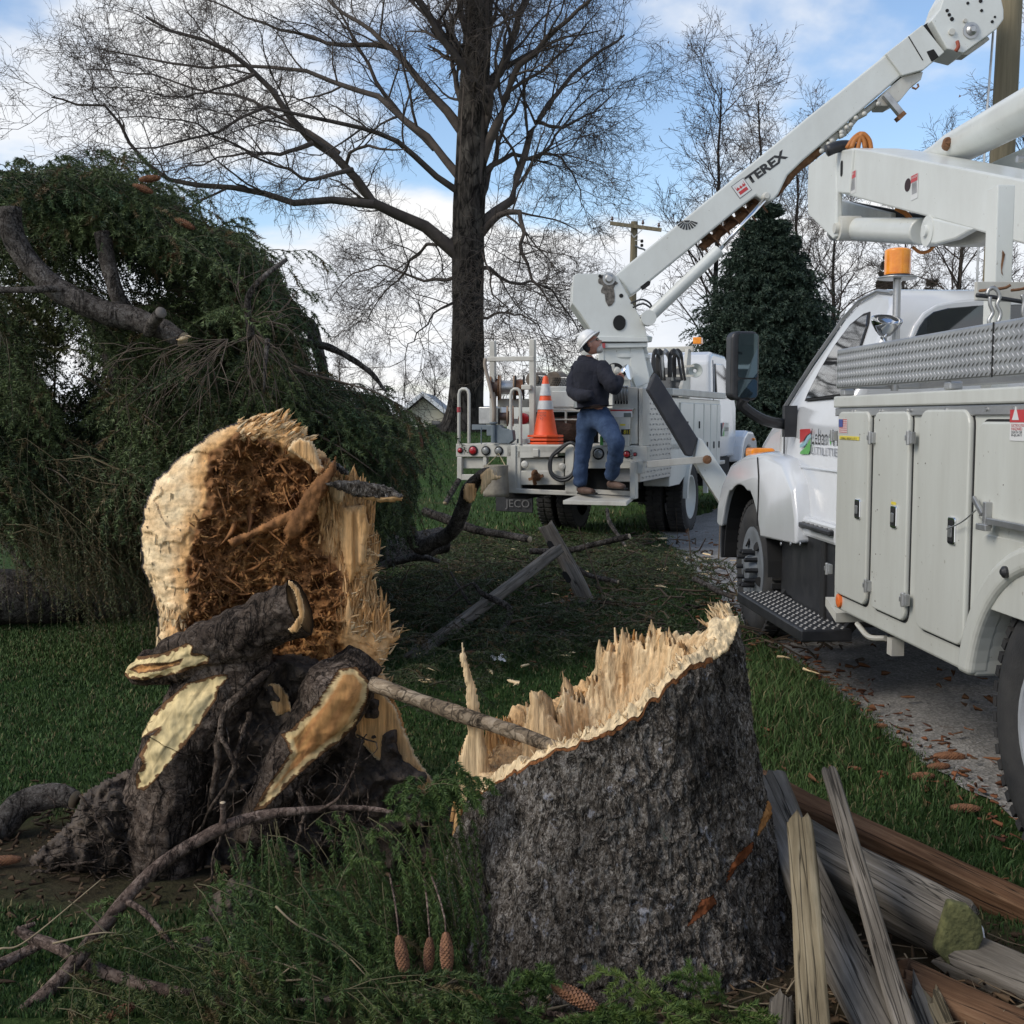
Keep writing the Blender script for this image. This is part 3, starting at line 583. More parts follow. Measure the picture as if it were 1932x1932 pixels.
# dark spruce standing behind the derrick truck
def spruce(u,vtop,Yd,wid,label,nf,nlv,seed,vis_base=HZ+30,c1=(.010,.020,.014),c2=(.034,.052,.038),grp=None,base=None):
    g=np.random.default_rng(seed); x=P(u,HZ,Yd)[0]; zb=float(zt(x,Yd)); H=P(u,vtop,Yd)[2]-zb
    o=thing('spruce_tree',label,'tree',(x,Yd,zb),grp); zz=g.random(nf)**.8; nl_=max(6,int(H*2.1)); zz=.35*zz+.65*(np.floor(zz*nl_)+.25*g.random(nf))/nl_; a=g.uniform(0,2*np.pi,nf); R0=wid*(1-zz)**.95*(.72+.40*g.random(nf))+.15
    Pz=zb+.2+zz*(H-.25); D=np.stack([np.cos(a),np.sin(a),.25+.5*zz+.15*g.normal(size=nf)],-1); Ls=R0/np.hypot(D[:,0],D[:,1])*np.linalg.norm(D,axis=1)
    ins=.25*R0[:,None]*D; B=np.stack([np.full(nf,x),np.full(nf,float(Yd)),Pz],-1)+ins*0
    parts=fronds(B,D,Ls,.30,13,20,nlv*.62,nlv*.24,(0,0,0),.26,g,c1,c2,.02,.8,.25,4,tube=False)
    frondobj('crown',parts,o); t_=np.array([[x,Yd,zb],[x,Yd,zb+H*.98]]); mm_=M(); mm_.tube(t_,[.19,.02],10); mm_.build('trunk',MT['limb'],o)
spruce(1440,374,31,2.75,'dense blue green spruce standing behind the derrick truck cab',1700,.15,3,c1=(.014,.028,.018),c2=(.045,.070,.046))
g3='evergreens behind the near truck cab'
spruce(1672,470,58,1.9,'brownish pointed evergreen behind the amber beacon',420,.2,4,c1=(.03,.028,.016),c2=(.075,.062,.035))
spruce(1752,520,60,1.2,'small dark evergreen tip just right of the amber beacon',260,.2,5,c1=(.02,.025,.016),c2=(.055,.055,.03))
# shrub strip far right behind truck
# ------------------------------------------------------------------ house
HY=62.0
def hp(u,v,y=HY): return P(u,v,y)
wallm=simple('cream_siding',(.62,.58,.46),.7,c2=(.55,.52,.42),sc=2); roofm=simple('grey_shingles',(.20,.22,.24),.85,c2=(.28,.30,.32),sc=6); trimm=simple('white_trim',(.7,.72,.74),.6)
ho=thing('house','pale gabled house with grey roof far behind the big tree trunk','house',(hp(800,HZ)[0],HY,1.1))
z0=1.05; xl=hp(752,790)[0]; xr=hp(846,790)[0]; ze=hp(846,789)[2]; zp=hp(799,752)[2]; xm=(xl+xr)/2
mm_=M(); mm_.prism([(xl,HY,z0),(xr,HY,z0),(xr,HY,ze),(xm,HY,zp),(xl,HY,ze)],(0,9,0)); mm_.build('wall',wallm,ho)
mm_=M(); 
for s in (-1,1):
    e=np.array([xm+s*(xr-xm+.5),HY-.45,ze-.32]); p_=np.array([xm,HY-.45,zp+.14]); mm_.prism([p_,e,e+[0,0,.16],p_+[0,0,.18]],(0,9.9,0))
mm_.build('roof',roofm,ho)
mm_=M()
for s in (-1,1):
    e=np.array([xm+s*(xr-xm+.52),HY-.5,ze-.36]); p_=np.array([xm,HY-.5,zp+.12]); mm_.prism([p_,e,e+[0,0,.28],p_+[0,0,.26]],(0,.05,0))
mm_.build('fascia',trimm,ho)
x2=hp(965,790)[0]; zr=hp(900,764)[2]; zw=hp(900,784)[2]
mm_=M(); mm_.prism([(xr+.02,HY+3,z0),(x2,HY+3,z0),(x2,HY+3,zw),(xr+.02,HY+3,zw)],(0,6,0)); mm_.build('wing_wall',wallm,ho)
mm_=M(); mm_.prism([(xr+.1,HY+2.6,zw-.05),(xr+.1,HY+6,zr),(xr+.1,HY+9.4,zw-.05)],(x2-xr,0,0)); mm_.build('wing_roof',roofm,ho)
for u in (822,):
    w_=M(); c=hp(u,800,HY-.03); w_.box(c,(.22,0,0),(0,.03,0),(0,0,.17)); w_.build('window',MT['glass'],ho,bevel=.01)
h2=thing('house','low white house with brown roof glimpsed left through the spruce boughs','house',(hp(120,HZ,70)[0],70,1.1))
a=hp(60,805,70)[0]; b_=hp(190,805,70)[0]; zt1=hp(120,778,70)[2]; mm_=M(); mm_.box(((a+b_)/2,73,(z0+zt1)/2),((b_-a)/2,0,0),(0,3,0),(0,0,(zt1-z0)/2)); mm_.build('wall',trimm,h2)
mm_=M(); zq=hp(120,760,70)[2]; mm_.prism([(a-.3,69.6,zt1+.004),(a-.3,73,zq),(a-.3,76.4,zt1+.004)],(b_-a+.6,0,0)); mm_.build('roof',simple('brown_shingles',(.12,.09,.07),.9),h2)
# ------------------------------------------------------------------ poles
polem=simple('pole_wood',(.13,.11,.065),.85,c2=(.24,.20,.125),sc=2,stretch=(6,6,.35),bs=.5,bsc=6)
up=thing('utility_pole','distant wooden utility pole with crossarm standing left of the derrick boom','utility pole',G(1195,HZ+40)*[1,0,0]+[P(1195,HZ,38)[0]-G(1195,HZ+40)[0],38,1.0])
mm_=M(); mm_.tube([P(1188,790,38)-[0,0,.3],P(1197,418,38)],[.14,.11],12); mm_.build('pole',polem,up,auto=40)
mm_=M(); mm_.bar(P(1151,421,37.8),P(1248,434,37.8),.09,.11); mm_.build('crossarm',polem,up)
mm_=M(); 
for a,b_ in ((1182,1196),(1213,1196)): mm_.bar(P(a,428 if a<1196 else 432,37.72),P(b_,448,37.72),.025,.025)
mm_.build('brace',MT['steel'],up)
for u,v in ((1155,419),(1213,426),(1243,431)):
    q=P(u,v,37.8); mm_=M(); mm_.lathe(q,(0,0,1),[(-.02,.015),(.05,.015),(.06,.045),(.10,.05),(.12,.03),(.16,.04),(.18,.01)],10); mm_.build('insulator',simple('brown_glaze',(.07,.035,.03),.3),up,smooth=True)
for v in (455,463): mm_=M(); mm_.lathe(P(1211,v,37.6),(0,0,1),[(-.05,.02),(-.03,.05),(.03,.05),(.05,.02)],10); mm_.build('insulator',MT['dark'],up,smooth=True)
mm_=M(); mm_.bar(P(1198,454,37.7),P(1213,452,37.6),.02); mm_.build('bracket',MT['steel'],up)
mm_=M(); mm_.tube([P(u,v,37.8) for u,v in ((1155,417),(1158,440),(1161,490),(1162,520))],.006,4); mm_.tube([P(u,v,37.8) for u,v in ((1198,463),(1206,468),(1214,470),(1222,476))],.03,6); mm_.build('wire',MT['steel'],up)
np_=thing('wooden_pole','thick brown treated pole leaning slightly beside the derrick head','utility pole',(P(1868,HZ,14.6)[0],14.6,0))
mm_=M(); pb=P(1852,1030,14.6); pt_=P(1915,-160,14.6); mm_.tube([pb+(pt_-pb)*k for k in np.linspace(0,1,12)],np.linspace(.165,.135,12),20); mm_.build('shaft',polem,np_,auto=40)
mm_=M(); mm_.tube([P(u,v,14.3) for u,v in ((1874,60),(1867,150),(1860,230),(1857,300),(1846,470),(1842,560))],.014,6); mm_.build('ground_rod',MT['steel'],np_)
wires=M(); 
for a,b_ in (((1151,415),(1932,300)),):
    pass
# ================================================================== STUMP
rng=np.random.default_rng(21)
def barkv(name,base):
    m=base.copy(); m.name=name; t=m.node_tree; b=t.nodes['Principled BSDF']; src=b.inputs['Base Color'].links[0].from_socket
    a=N(t,'ShaderNodeVertexColor'); a.layer_name='Col'; s=N(t,'ShaderNodeSeparateColor'); t.links.new(a.outputs[0],s.inputs[0])
    mu=N(t,'ShaderNodeMath',operation='MULTIPLY',use_clamp=True,n_1=40.0); t.links.new(s.outputs[0],mu.inputs[0])
    n=N(t,'ShaderNodeTexNoise',i_Scale=45.0,i_Detail=4.0); t.links.new(tcoord(t,(1,1,.4)),n.inputs['Vector']); r=ramp(t,[(.3,.65),(.7,1.15)],n.outputs['Fac'])
    mm=N(t,'ShaderNodeMix',data_type='RGBA',blend_type='MULTIPLY'); mm.inputs[0].default_value=1; t.links.new(a.outputs[0],mm.inputs[6]); t.links.new(r.outputs[0],mm.inputs[7])
    mx=N(t,'ShaderNodeMix',data_type='RGBA'); t.links.new(mu.outputs[0],mx.inputs[0]); t.links.new(src,mx.inputs[6]); t.links.new(mm.outputs[2],mx.inputs[7]); t.links.new(mx.outputs[2],b.inputs['Base Color'])
    bn=[x for x in t.nodes if x.type=='BUMP'][0]; hs=bn.inputs['Height'].links[0].from_socket; iv=N(t,'ShaderNodeMath',operation='SUBTRACT',n_0=1.0); t.links.new(mu.outputs[0],iv.inputs[1])
    hm=N(t,'ShaderNodeMath',operation='MULTIPLY'); t.links.new(hs,hm.inputs[0]); t.links.new(iv.outputs[0],hm.inputs[1]); ha=N(t,'ShaderNodeMath',operation='MULTIPLY_ADD',n_1=.25); t.links.new(n.outputs['Fac'],ha.inputs[0]); t.links.new(hm.outputs[0],ha.inputs[2]); t.links.new(ha.outputs[0],bn.inputs['Height']); return m
MT['barkv']=barkv('stump_bark_v',MT['bark']); MT['rootv']=barkv('root_bark_v',MT['rootbark'])
MT['bark'].node_tree.nodes['Principled BSDF'].inputs['Roughness'].default_value=.9
CRM=np.array([.82,.63,.38]); TAN=np.array([.60,.385,.19]); HON=np.array([.56,.30,.11]); RB=np.array([.33,.155,.058]); RD=np.array([.115,.050,.020])
SX,SY=.335,3.65
def rimz(th):  # degrees, 0 faces the camera, + to the right
    a=np.array([-180,-150,-125,-110,-95,-75,-51,-30,0,25,42,60,75,88,105,125,150,180]); z=np.array([.70,.60,.56,.47,.40,.44,.555,.65,.745,.875,.90,.935,.97,.985,.93,.84,.80,.70])
    return np.interp(th,a,z)
def srad(z,th):
    r=np.interp(z,[-.3,0,.1,.27,.435,.6,.76,.92,1.1],[.70,.60,.555,.50,.455,.42,.395,.37,.35])
    a=np.radians(th); fl=(.045*np.cos(3*a+.6)+.03*np.cos(5*a+2.1))*np.clip(1.1-z*1.3,0.15,1); return r*(1+fl)
st=thing('tree_stump','large splintered spruce stump with grey flaky bark in the foreground','tree stump',(SX,SY,0))
nth,nz=860,400; th=np.linspace(-180,180,nth,endpoint=False); tz=np.linspace(0,1,nz)
TH,TZ=np.meshgrid(th,tz,indexing='ij'); a=np.radians(TH)
cyc=np.stack([np.cos(a),np.sin(a),0*a],-1)
jag=.020*fbm(cyc*6,2.2,5)+.005*vnoise(cyc*33)
rz=rimz(TH)+jag; Z=-.12+(rz+.12)*TZ; r=srad(Z,TH)
Q3=np.stack([cyc[...,0]*r,cyc[...,1]*r,Z],-1)
n_=fbm(Q3*[1,1,.55],7,3); pl=1-np.abs(fbm(Q3*[1,1,.6]+5,15,3)); pl2=1-np.abs(fbm(Q3*[1,1,.7],34,2))
pl3=1-np.abs(fbm(Q3*[1,1,.55]+9,58,2)); dr=.022*fbm(Q3*[1,1,.15]+11,6,3)+.012*n_+.018*(pl**3-.6)+.013*(pl2**2-.5)+.007*(pl3**2-.5)
r2=r+dr*np.clip((1-TZ)*25,.3,1); V=np.stack([SX+r2*np.sin(a),SY-r2*np.cos(a),Z+.006*vnoise(Q3*30)],-1).reshape(-1,3)
i,j=np.meshgrid(np.arange(nth),np.arange(nz-1),indexing='ij'); A=(i*nz+j).ravel(); B_=(((i+1)%nth)*nz+j).ravel(); Q=np.stack([A,B_,B_+1,A+1],1)
u_,v_=px(V); C=np.zeros((len(V),3))
for pa,wd in (([(1790/2448*1932,1310/2448*1932),(0,0)],0),): pass
scar=[[(1450,1512),(1462,1500),(1458,1530),(1440,1562),(1430,1575),(1438,1545)],[(1395,1610),(1420,1590),(1418,1606),(1385,1640),(1372,1662),(1380,1635)],[(1325,1700),(1345,1690),(1350,1705),(1330,1722),(1300,1745)]]
front=V[:,1]<SY
for k,pg in enumerate(scar):
    dd=edgedist(u_,v_,pg); ins=(inpoly(u_,v_,pg)|(dd<2.5*rng.random(len(dd))))&front; C[ins]=[(.42,.20,.07),(.17,.055,.02),(.15,.05,.02)][k]
top=(TZ.ravel()>.985)&(rng.random(len(C))<.9); C[top]=(.22,.09,.035)
link('bark',fastmesh('bark',V,Q,None,C,smooth=True),MT['barkv'],st)
# torn wood inside
nr=110; nt2=520; rho=np.linspace(0,1,nr); th=np.linspace(-180,180,nt2,endpoint=False); TH,RH=np.meshgrid(th,rho,indexing='ij'); a=np.radians(TH)
cyc=np.stack([np.cos(a),np.sin(a),0*a],-1); rz=rimz(TH)+(.020*fbm(cyc*6,2.2,5)+.005*vnoise(cyc*33))*sstep(.8,.97,RH)
rr=srad(rimz(TH),TH)-.003+.018*fbm(np.stack([cyc[...,0]*srad(rimz(TH),TH),cyc[...,1]*srad(rimz(TH),TH),rz*.55],-1),7,3)*.5; fib=fbm(np.stack([cyc[...,0]*9,cyc[...,1]*9,RH*1.2],-1),2.3,4); fib2=vnoise(np.stack([cyc[...,0]*50,cyc[...,1]*50,RH*2],-1))
wall=sstep(.38,.94,RH); low=.47+.03*fib; back=sstep(60,130,np.abs(TH))
rise=(.014+.050*np.clip(fbm(cyc*3.3,1.0,3)+.25,0,1)+.014*fbm(cyc*21,1.0,3))*sstep(1.0,.955,RH)
Zc=low*(1-wall)+(rz+rise-.02*(1-back)*(1-sstep(.90,.97,RH))*0)*wall+.020*fib*(1-wall)+.010*fib2*wall*(RH<.97)
Zc=Zc+.02*fbm(np.stack([RH*np.cos(a)*6,RH*np.sin(a)*6,0*a],-1),2,4)*(1-np.abs(RH*2-1))
V=np.stack([SX+rr*RH*np.sin(a),SY-rr*RH*np.cos(a),Zc],-1)
k=np.clip(.5+.6*fib+.25*fib2,0,1); C=lerp(CRM,TAN,k); C=lerp(C,HON*.8,np.clip((1-RH)*1.6-.55+.4*fib,0,1)*.75); C=lerp(C,CRM*1.02,(sstep(.86,.95,RH)*(.75+.25*fib))*1.0)
lf=sstep(-60,-110,TH)*(1-sstep(.93,1,RH)); C=lerp(C,HON*1.15,lf*.55)
i,j=np.meshgrid(np.arange(nt2),np.arange(nr-1),indexing='ij'); A=(i*nr+j).ravel(); B_=(((i+1)%nt2)*nr+j).ravel(); Q=np.stack([A,A+1,B_+1,B_],1)
link('torn_wood',fastmesh('torn_wood',V.reshape(-1,3),Q[:,::-1],None,C.reshape(-1,3),smooth=False),MT['woodv'],st)
# upright splinters along the back of the break
tu=[985,1000,1022,1040,1052,1065,1080,1100,1128,1140,1158,1180,1205,1222,1240,1256,1275,1295,1312,1330]; tv=[1345,1302,1300,1350,1330,1265,1290,1290,1245,1200,1185,1176,1188,1172,1160,1172,1190,1215,1232,1240]
n=210; u=rng.uniform(985,1328,n); yb=3.84+.15*np.sin((u-985)/343*np.pi)-.18*np.clip((u-1240)/90,0,1)+rng.normal(size=n)*.018
vt=np.interp(u,tu,tv)+np.abs(rng.normal(size=n))*34+rng.choice([0,0,14,30],n); Lr=rng.uniform(.10,.34,n); tops=np.array([P(u[i],vt[i],yb[i]) for i in range(n)])
lean=np.stack([-.12+.10*rng.normal(size=n),-.10+.09*rng.normal(size=n),np.ones(n)],-1); lean=nrm(lean); B=tops-lean*Lr[:,None]
C=lerp(CRM*1.03,TAN*1.05,np.clip(rng.random((n,1))*.8,0,1)[:,0])*rng.uniform(.86,1.06,(n,1)); C[rng.random(n)<.09]=HON
W=np.tile([1.,.15,0],(n,1))+.16*rng.normal(size=(n,3))
S1=shards(rng,B,lean,Lr,rng.uniform(.022,.095,n),rng.uniform(.004,.010,n),C,W,.05)
# fringe on the rim all round and small fibres
n=420; t_=rng.uniform(-130,110,n); zz=rimz(t_)+.012; r_=srad(zz,t_)-rng.uniform(.005,.055,n); a=np.radians(t_)
B=np.stack([SX+r_*np.sin(a),SY-r_*np.cos(a),zz-.018+.02*rng.random(n)],-1); D=np.stack([-.30*np.sin(a)+.35*rng.normal(size=n)-.2,.30*np.cos(a)+.3*rng.normal(size=n),np.ones(n)*.75],-1)
big=sstep(50,85,t_); Ln=rng.uniform(.010,.030,n)*(1+.8*big)
S2=shards(rng,B,D,Ln,rng.uniform(.004,.016,n),rng.uniform(.002,.006,n),lerp(CRM*1.05,TAN,rng.random(n)*.7),None,.2)
n=260; u=rng.uniform(862,990,n); yb=3.80+.1*rng.random(n); vt=np.interp(u,[862,880,930,975,990],[1430,1400,1352,1345,1350])+np.abs(rng.normal(size=n))*45; tops=np.array([P(u[i],vt[i],yb[i]) for i in range(n)])
lean=nrm(np.stack([-.1+.13*rng.normal(size=n),-.1+.1*rng.normal(size=n),np.ones(n)],-1)); Lr=rng.uniform(.07,.22,n)
S3=shards(rng,tops-lean*Lr[:,None],lean,Lr,rng.uniform(.008,.032,n),rng.uniform(.004,.01,n),lerp(TAN*1.1,HON,rng.random(n))*1.0,np.tile([1.,.1,0],(n,1))+.3*rng.normal(size=(n,3)),.1)
V,Q,_,C=merge([S1,S2,S3]); link('splinter_fringe',fastmesh('splinter_fringe',V,Q,None,C),MT['woodv'],st)
def wallpoly():
    u=np.arange(985,1333,3.0); g=np.random.default_rng(8); j=np.cumsum(g.normal(size=len(u))*5); j-=np.convolve(j,np.ones(9)/9,'same'); v=np.interp(u,tu,tv)+10+np.abs(g.normal(size=len(u)))*9+j*.9+g.choice([0,0,0,18],len(u))
    return list(zip(u,v))+[(1333,1330),(1250,1400),(1100,1440),(985,1450)]
def wcol(c1,c2,edge=None,ew=7,sc=6,seed=0,st_=(1,1,.25)):
    def f(U,V,d,X):
        k=np.clip(.5+.9*fbm((X+seed)*np.array(st_),sc*4,4),0,1); C=lerp(c1,c2,k)
        if edge is not None: C=lerp(C,edge,np.clip(1-d/ew,0,1)**.5)
        return C
    return f
def relobj(name,poly,Y,bulge,front,mat,parent,label=None,**kw):
    V,Q,C=relief(poly,Y,bulge,front,**kw); return link(name,fastmesh(name,V,Q,None,C,smooth=False),mat,parent,label=label)
fibf=lambda s=1.0: (lambda U,V,d,X: s*(.006*fbm(X*[1,1,.12],55,3)))
relobj('tall_splinter',[(868,1188),(876,1225),(886,1255),(900,1300),(908,1345),(916,1390),(926,1450),(928,1505),(905,1530),(862,1520),(856,1480),(864,1430),(880,1385),(880,1330),(877,1285),(866,1240),(870,1225)],3.70,.018,fibf(),MT['woodv'],st,colf=wcol(CRM*1.0,TAN,None),thick=.03,step=2.4,edge=16)
relobj('splinter_wall',wallpoly(),3.9,.02,lambda U,V,d,X:.024*fbm(X*[1,1,.06],20,3)+.010*np.floor(3*fbm(X*[1,1,.05]+3,34,2))/3+.008*(1-np.abs(fbm(X*[1,1,.1],75,2))),MT['woodv'],st,colf=lambda U,V,d,X:lerp(lerp(CRM*1.05,TAN*1.1,np.clip(.45+1.1*fbm(X*[1,1,.1],30,4),0,1)),HON*1.1,np.clip(fbm(X*[1,1,.12]+4,14,3)*2.2-.55,0,1)),thick=.03,step=2.2,edge=10,jit=.5,yfun=lambda U,V:3.84+.15*np.sin(np.clip((U-985)/343,0,1)*np.pi)-.18*np.clip((U-1240)/90,0,1)-(V-1200)*.0004)
relobj('rim_slab',[(1338,1168),(1350,1162),(1362,1166),(1374,1160),(1392,1162),(1396,1176),(1390,1196),(1382,1215),(1374,1228),(1360,1240),(1345,1248),(1330,1252),(1318,1250),(1322,1240),(1330,1215),(1334,1190)],3.50,.02,lambda U,V,d,X:.02*fbm(X*[1,1,.2],26,3)+.006*fbm(X,80,2),MT['woodv'],st,colf=wcol(CRM*1.12,CRM*.95,None),thick=.10,step=2.2,edge=14,yfun=lambda U,V:3.50-(V-1165)*.0014)
relobj('tall_splinter',[(1000,1300),(1012,1306),(1022,1296),(1032,1335),(1050,1362),(1062,1372),(1070,1400),(1062,1450),(985,1450),(990,1380),(996,1340)],3.72,.03,fibf(1.5),MT['woodv'],st,colf=wcol(CRM,TAN,None),thick=.04,step=2.4,edge=20)
# ================================================================== BROKEN TRUNK (rotten face) with its roots
bk=thing('uprooted_log','torn open trunk base with cream sapwood and rotten brown core standing on its roots','broken trunk',(P(450,1600,4.2)[0],4.25,0))
face=[(451,796),(478,789),(491,785),(521,785),(545,800),(565,816),(587,842),(612,851),(627,871),(640,908),(660,915),(697,934),(701,985),(704,1029),(714,1035),(711,1066),(697,1095),(708,1132),(722,1150),(734,1172),(742,1190),(760,1196),(748,1210),(738,1218),(730,1242),(718,1261),(732,1280),(745,1320),(700,1330),(620,1320),(500,1300),(400,1290),(300,1250),(297,1206),(295,1154),(285,1117),(267,1073),(263,1007),(271,956),(289,908),(344,856),(403,812),(430,802)]
rot=[(433,829),(403,856),(388,900),(384,915),(400,950),(372,985),(360,1010),(358,1044),(350,1080),(362,1110),(350,1150),(340,1172),(330,1260),(500,1320),(640,1300),(655,1240),(640,1200),(657,1150),(657,1099),(640,1060),(612,1030),(600,980),(590,950),(605,915),(622,862),(595,868),(565,868),(545,850),(528,836),(505,830),(484,819),(455,822)]
def rotd(U,V): return edgedist(U,V,rot)*np.where(inpoly(U,V,rot),1,-1)
def fface(U,V,d,X):
    q=rotd(U,V)+22*fbm(X,11,4); k=sstep(-4,18,q); deep=sstep(0,110,q)
    ch=1-np.abs(fbm(X*[1,1,1.3],14,4)); chunk=.13*(ch**2-.45)+.04*fbm(X,38,3)
    led=.014*fbm(X*[1,1,.5],16,4)+.005*fbm(X*[1,1,.25],60,3)+.030*np.floor(2.5*fbm(X*[.8,1,1.6]+5,5.5,3))/2.5+.008*fbm(X*[1,1,2.5],26,3)
    rightf=sstep(590,650,U)*(1-sstep(1180,1240,V)); fibr=.030*fbm(X*[1,1,.10],24,4)+.012*fbm(X*[1,1,.2],60,2)
    out=(led*(1-rightf)+fibr*rightf)*(1-k)+k*(-.05-.11*deep+chunk)
    ov=.10*sstep(1190,1290,V)*sstep(520,640,U)
    return out+ov*.6+.05*sstep(880,800,V)
def cface(U,V,d,X):
    q=rotd(U,V)+22*fbm(X,11,4); k=sstep(-5,5,q)
    nz_=np.clip(.5+.85*fbm(X,22,4),0,1); nz2=np.clip(.5+1.0*fbm(X+3,7,3),0,1)
    rc=lerp(lerp(RD,RB,nz_),HON*.75,np.clip(nz2*1.5-.9,0,1)); low=sstep(1120,1230,V)*sstep(480,620,U); rc=lerp(rc,HON*1.1,low*.55)
    rightf=np.clip(sstep(575,640,U)+sstep(1120,1230,V)*sstep(560,650,U)+.8*sstep(455,480,U)*sstep(880,830,V),0,1); grain=np.clip(.5+.9*fbm(X*[1,1,.15],30,4),0,1)
    lay=np.clip(.5+1.1*fbm(X*[1,1,2.6],12,3),0,1)
    sc=lerp(CRM*1.12,TAN*1.2,np.clip(lay*.75-.12,0,1)); sc=lerp(sc,HON*1.15,sstep(-44,-6,q)*.85); rc2=lerp(TAN*1.18,HON*1.15,grain); c=lerp(sc,rc2,rightf); c=lerp(c,rc,k)
    eb=(np.clip(1-d/5,0,1)>0)&(U<470)&(d<5+2*vnoise(X*40)); c[eb]=(.035,.028,.025); return c

yf=lambda U,V: 4.30+(1000-V)*.00022+.0003*np.clip(380-U,0,200)
V,Q,C=relief(face,4.3,.10,fface,step=2.3,thick=.42,jit=1.0,colf=cface,edge=75,yfun=yf)
link('torn_face',fastmesh('torn_face',V,Q,None,C),MT['wood'],bk)
nf=len(V)//2; FV=V[:nf]; fu,fv=px(FV); fr=rotd(fu,fv)
rng=np.random.default_rng(31)
def chips(sel,n,D,Lr,Wr,c1,c2,W=None,bend=.25,th=(.003,.008),jt=.5):
    ix=rng.choice(np.where(sel)[0],n); B=FV[ix]; D=np.broadcast_to(D,(n,3))+rng.normal(size=(n,3))*[jt,jt*.7,jt]; 
    return shards(rng,B+[0,.008,0],D,rng.uniform(*Lr,n),rng.uniform(*Wr,n),rng.uniform(*th,n),lerp(c1,c2,rng.random(n))*rng.uniform(.75,1.2,(n,1)),W,bend)
pr_=[chips(fr>8,4200,[0,-.5,-.3],(.007,.022),(.006,.018),RD,RB*1.25,None,.3,(.004,.014),1.0),chips(fr>10,150,[.2,-.25,-.6],(.05,.13),(.008,.022),RD*1.3,RB*1.5,None,.4),chips((fr>0)&(fv<1150),420,[.3,-.4,.4],(.012,.045),(.004,.014),RB,HON),
 chips((fr>0)&(fv>1080),800,[.3,-.5,-.5],(.008,.026),(.006,.018),RB*1.2,HON*1.1,None,.3,(.004,.012),.9),
 chips((fu>600)&(fu<735)&(fr<10)&(fv>900)&(fv<1200),800,[.06,-.06,1],(.03,.09),(.008,.028),TAN*1.25,HON,None,.08,(.004,.010),.13),
 chips((fu>650)&(fr<0)&(fv>1000)&(fv<1300),200,[.8,-.2,.5],(.02,.055),(.006,.018),CRM,TAN,None,.2,(.003,.008),.3),
 chips((fv<835)&(fu>445)&(fu<640),230,[.6,-.05,.35],(.02,.06),(.008,.028),CRM*1.05,HON*1.3,None,.12,(.004,.01),.16),
 chips((fu<400)&(fr<-6)&(fv>860),130,[-.02,-.05,-1],(.015,.045),(.008,.03),CRM*1.08,CRM*.9,None,.06,(.0015,.004),.12),
 chips((fu<350)&(fv>1120),120,[-.05,-.1,-1],(.03,.06),(.008,.022),CRM*1.05,TAN,None,.1,(.002,.005),.15)]
V,Q,_,C=merge(pr_); link('wood_fibres',fastmesh('wood_fibres',V,Q,None,C),MT['woodv'],bk)
# larger slabs on the face
relobj('rotten_slab',[(532,1000),(556,960),(575,925),(592,905),(612,888),(637,857),(634,890),(625,915),(606,950),(590,985),(565,1015),(540,1022)],4.13,.03,lambda U,V,d,X:.022*fbm(X*[1,1,.4],30,4)+.014*(1-np.abs(fbm(X+2,22,3))),MT['wood'],bk,colf=wcol(RB*1.0,RD*.8,None),thick=.07,step=2.6,edge=14)
relobj('rotten_slab',[(425,1020),(470,1000),(520,975),(560,955),(590,940),(600,952),(560,985),(520,1000),(480,1015),(440,1034)],4.14,.03,lambda U,V,d,X:.022*fbm(X*[1,1,.4],30,4)+.014*(1-np.abs(fbm(X+2,22,3))),MT['wood'],bk,colf=wcol(RB*1.4,RD,None),thick=.05,step=2.6,edge=12)
relobj('wood_slab',[(566,822),(590,832),(603,862),(615,885),(600,900),(585,880),(560,862),(540,850),(548,835)],4.17,.03,fibf(2),MT['woodv'],bk,colf=wcol(TAN*1.2,HON*1.3,CRM*1.0,6),thick=.05,step=2.6,edge=12)
relobj('wood_slab',[(624,880),(640,905),(652,925),(648,950),(630,952),(618,930),(616,900)],4.22,.03,fibf(2),MT['woodv'],bk,colf=wcol(CRM,TAN,None),thick=.05,step=2.6,edge=12)
relobj('wood_slab',[(640,955),(690,950),(698,1000),(690,1060),(660,1110),(648,1060),(636,1010)],4.20,.05,fibf(4),MT['woodv'],bk,colf=wcol(TAN*1.25,HON*1.1,None),thick=.1,step=2.6,edge=22)
def bigtube(path,rad,k=150,K=260,colf=None,ns=.018,sc=7,flat=1.0,jag=0):
    pts=np.array([P(u,v,y) for u,v,y in path]); p=cr(pts,K); r=np.interp(np.linspace(0,1,K),np.linspace(0,1,len(rad)),np.array(rad))
    V,Q=tubes_batch(p[None],r[None],k); c=np.repeat(p,k,0); d=nrm(V-c); e=.5*vnoise(V*sc*4)+.5*(1-np.abs(fbm(V,sc*2.5,3)))*1.0
    V=V+d*(ns*2.2*fbm(V,sc,4)+ns*.8*e+ns*3*fbm(V,2.6,2))[:,None]
    n=len(V); Vc=np.r_[V,p[:1],p[-1:]]; a=np.arange(k); T=np.r_[np.stack([np.full(k,n),(a+1)%k,a],1),np.stack([np.full(k,n+1),n-k+a,n-k+(a+1)%k],1)]
    C=np.zeros((len(Vc),3)); C[-2]=TAN*.8
    if colf is not None: colf(Vc,C,c)
    return Vc,Q,C,T
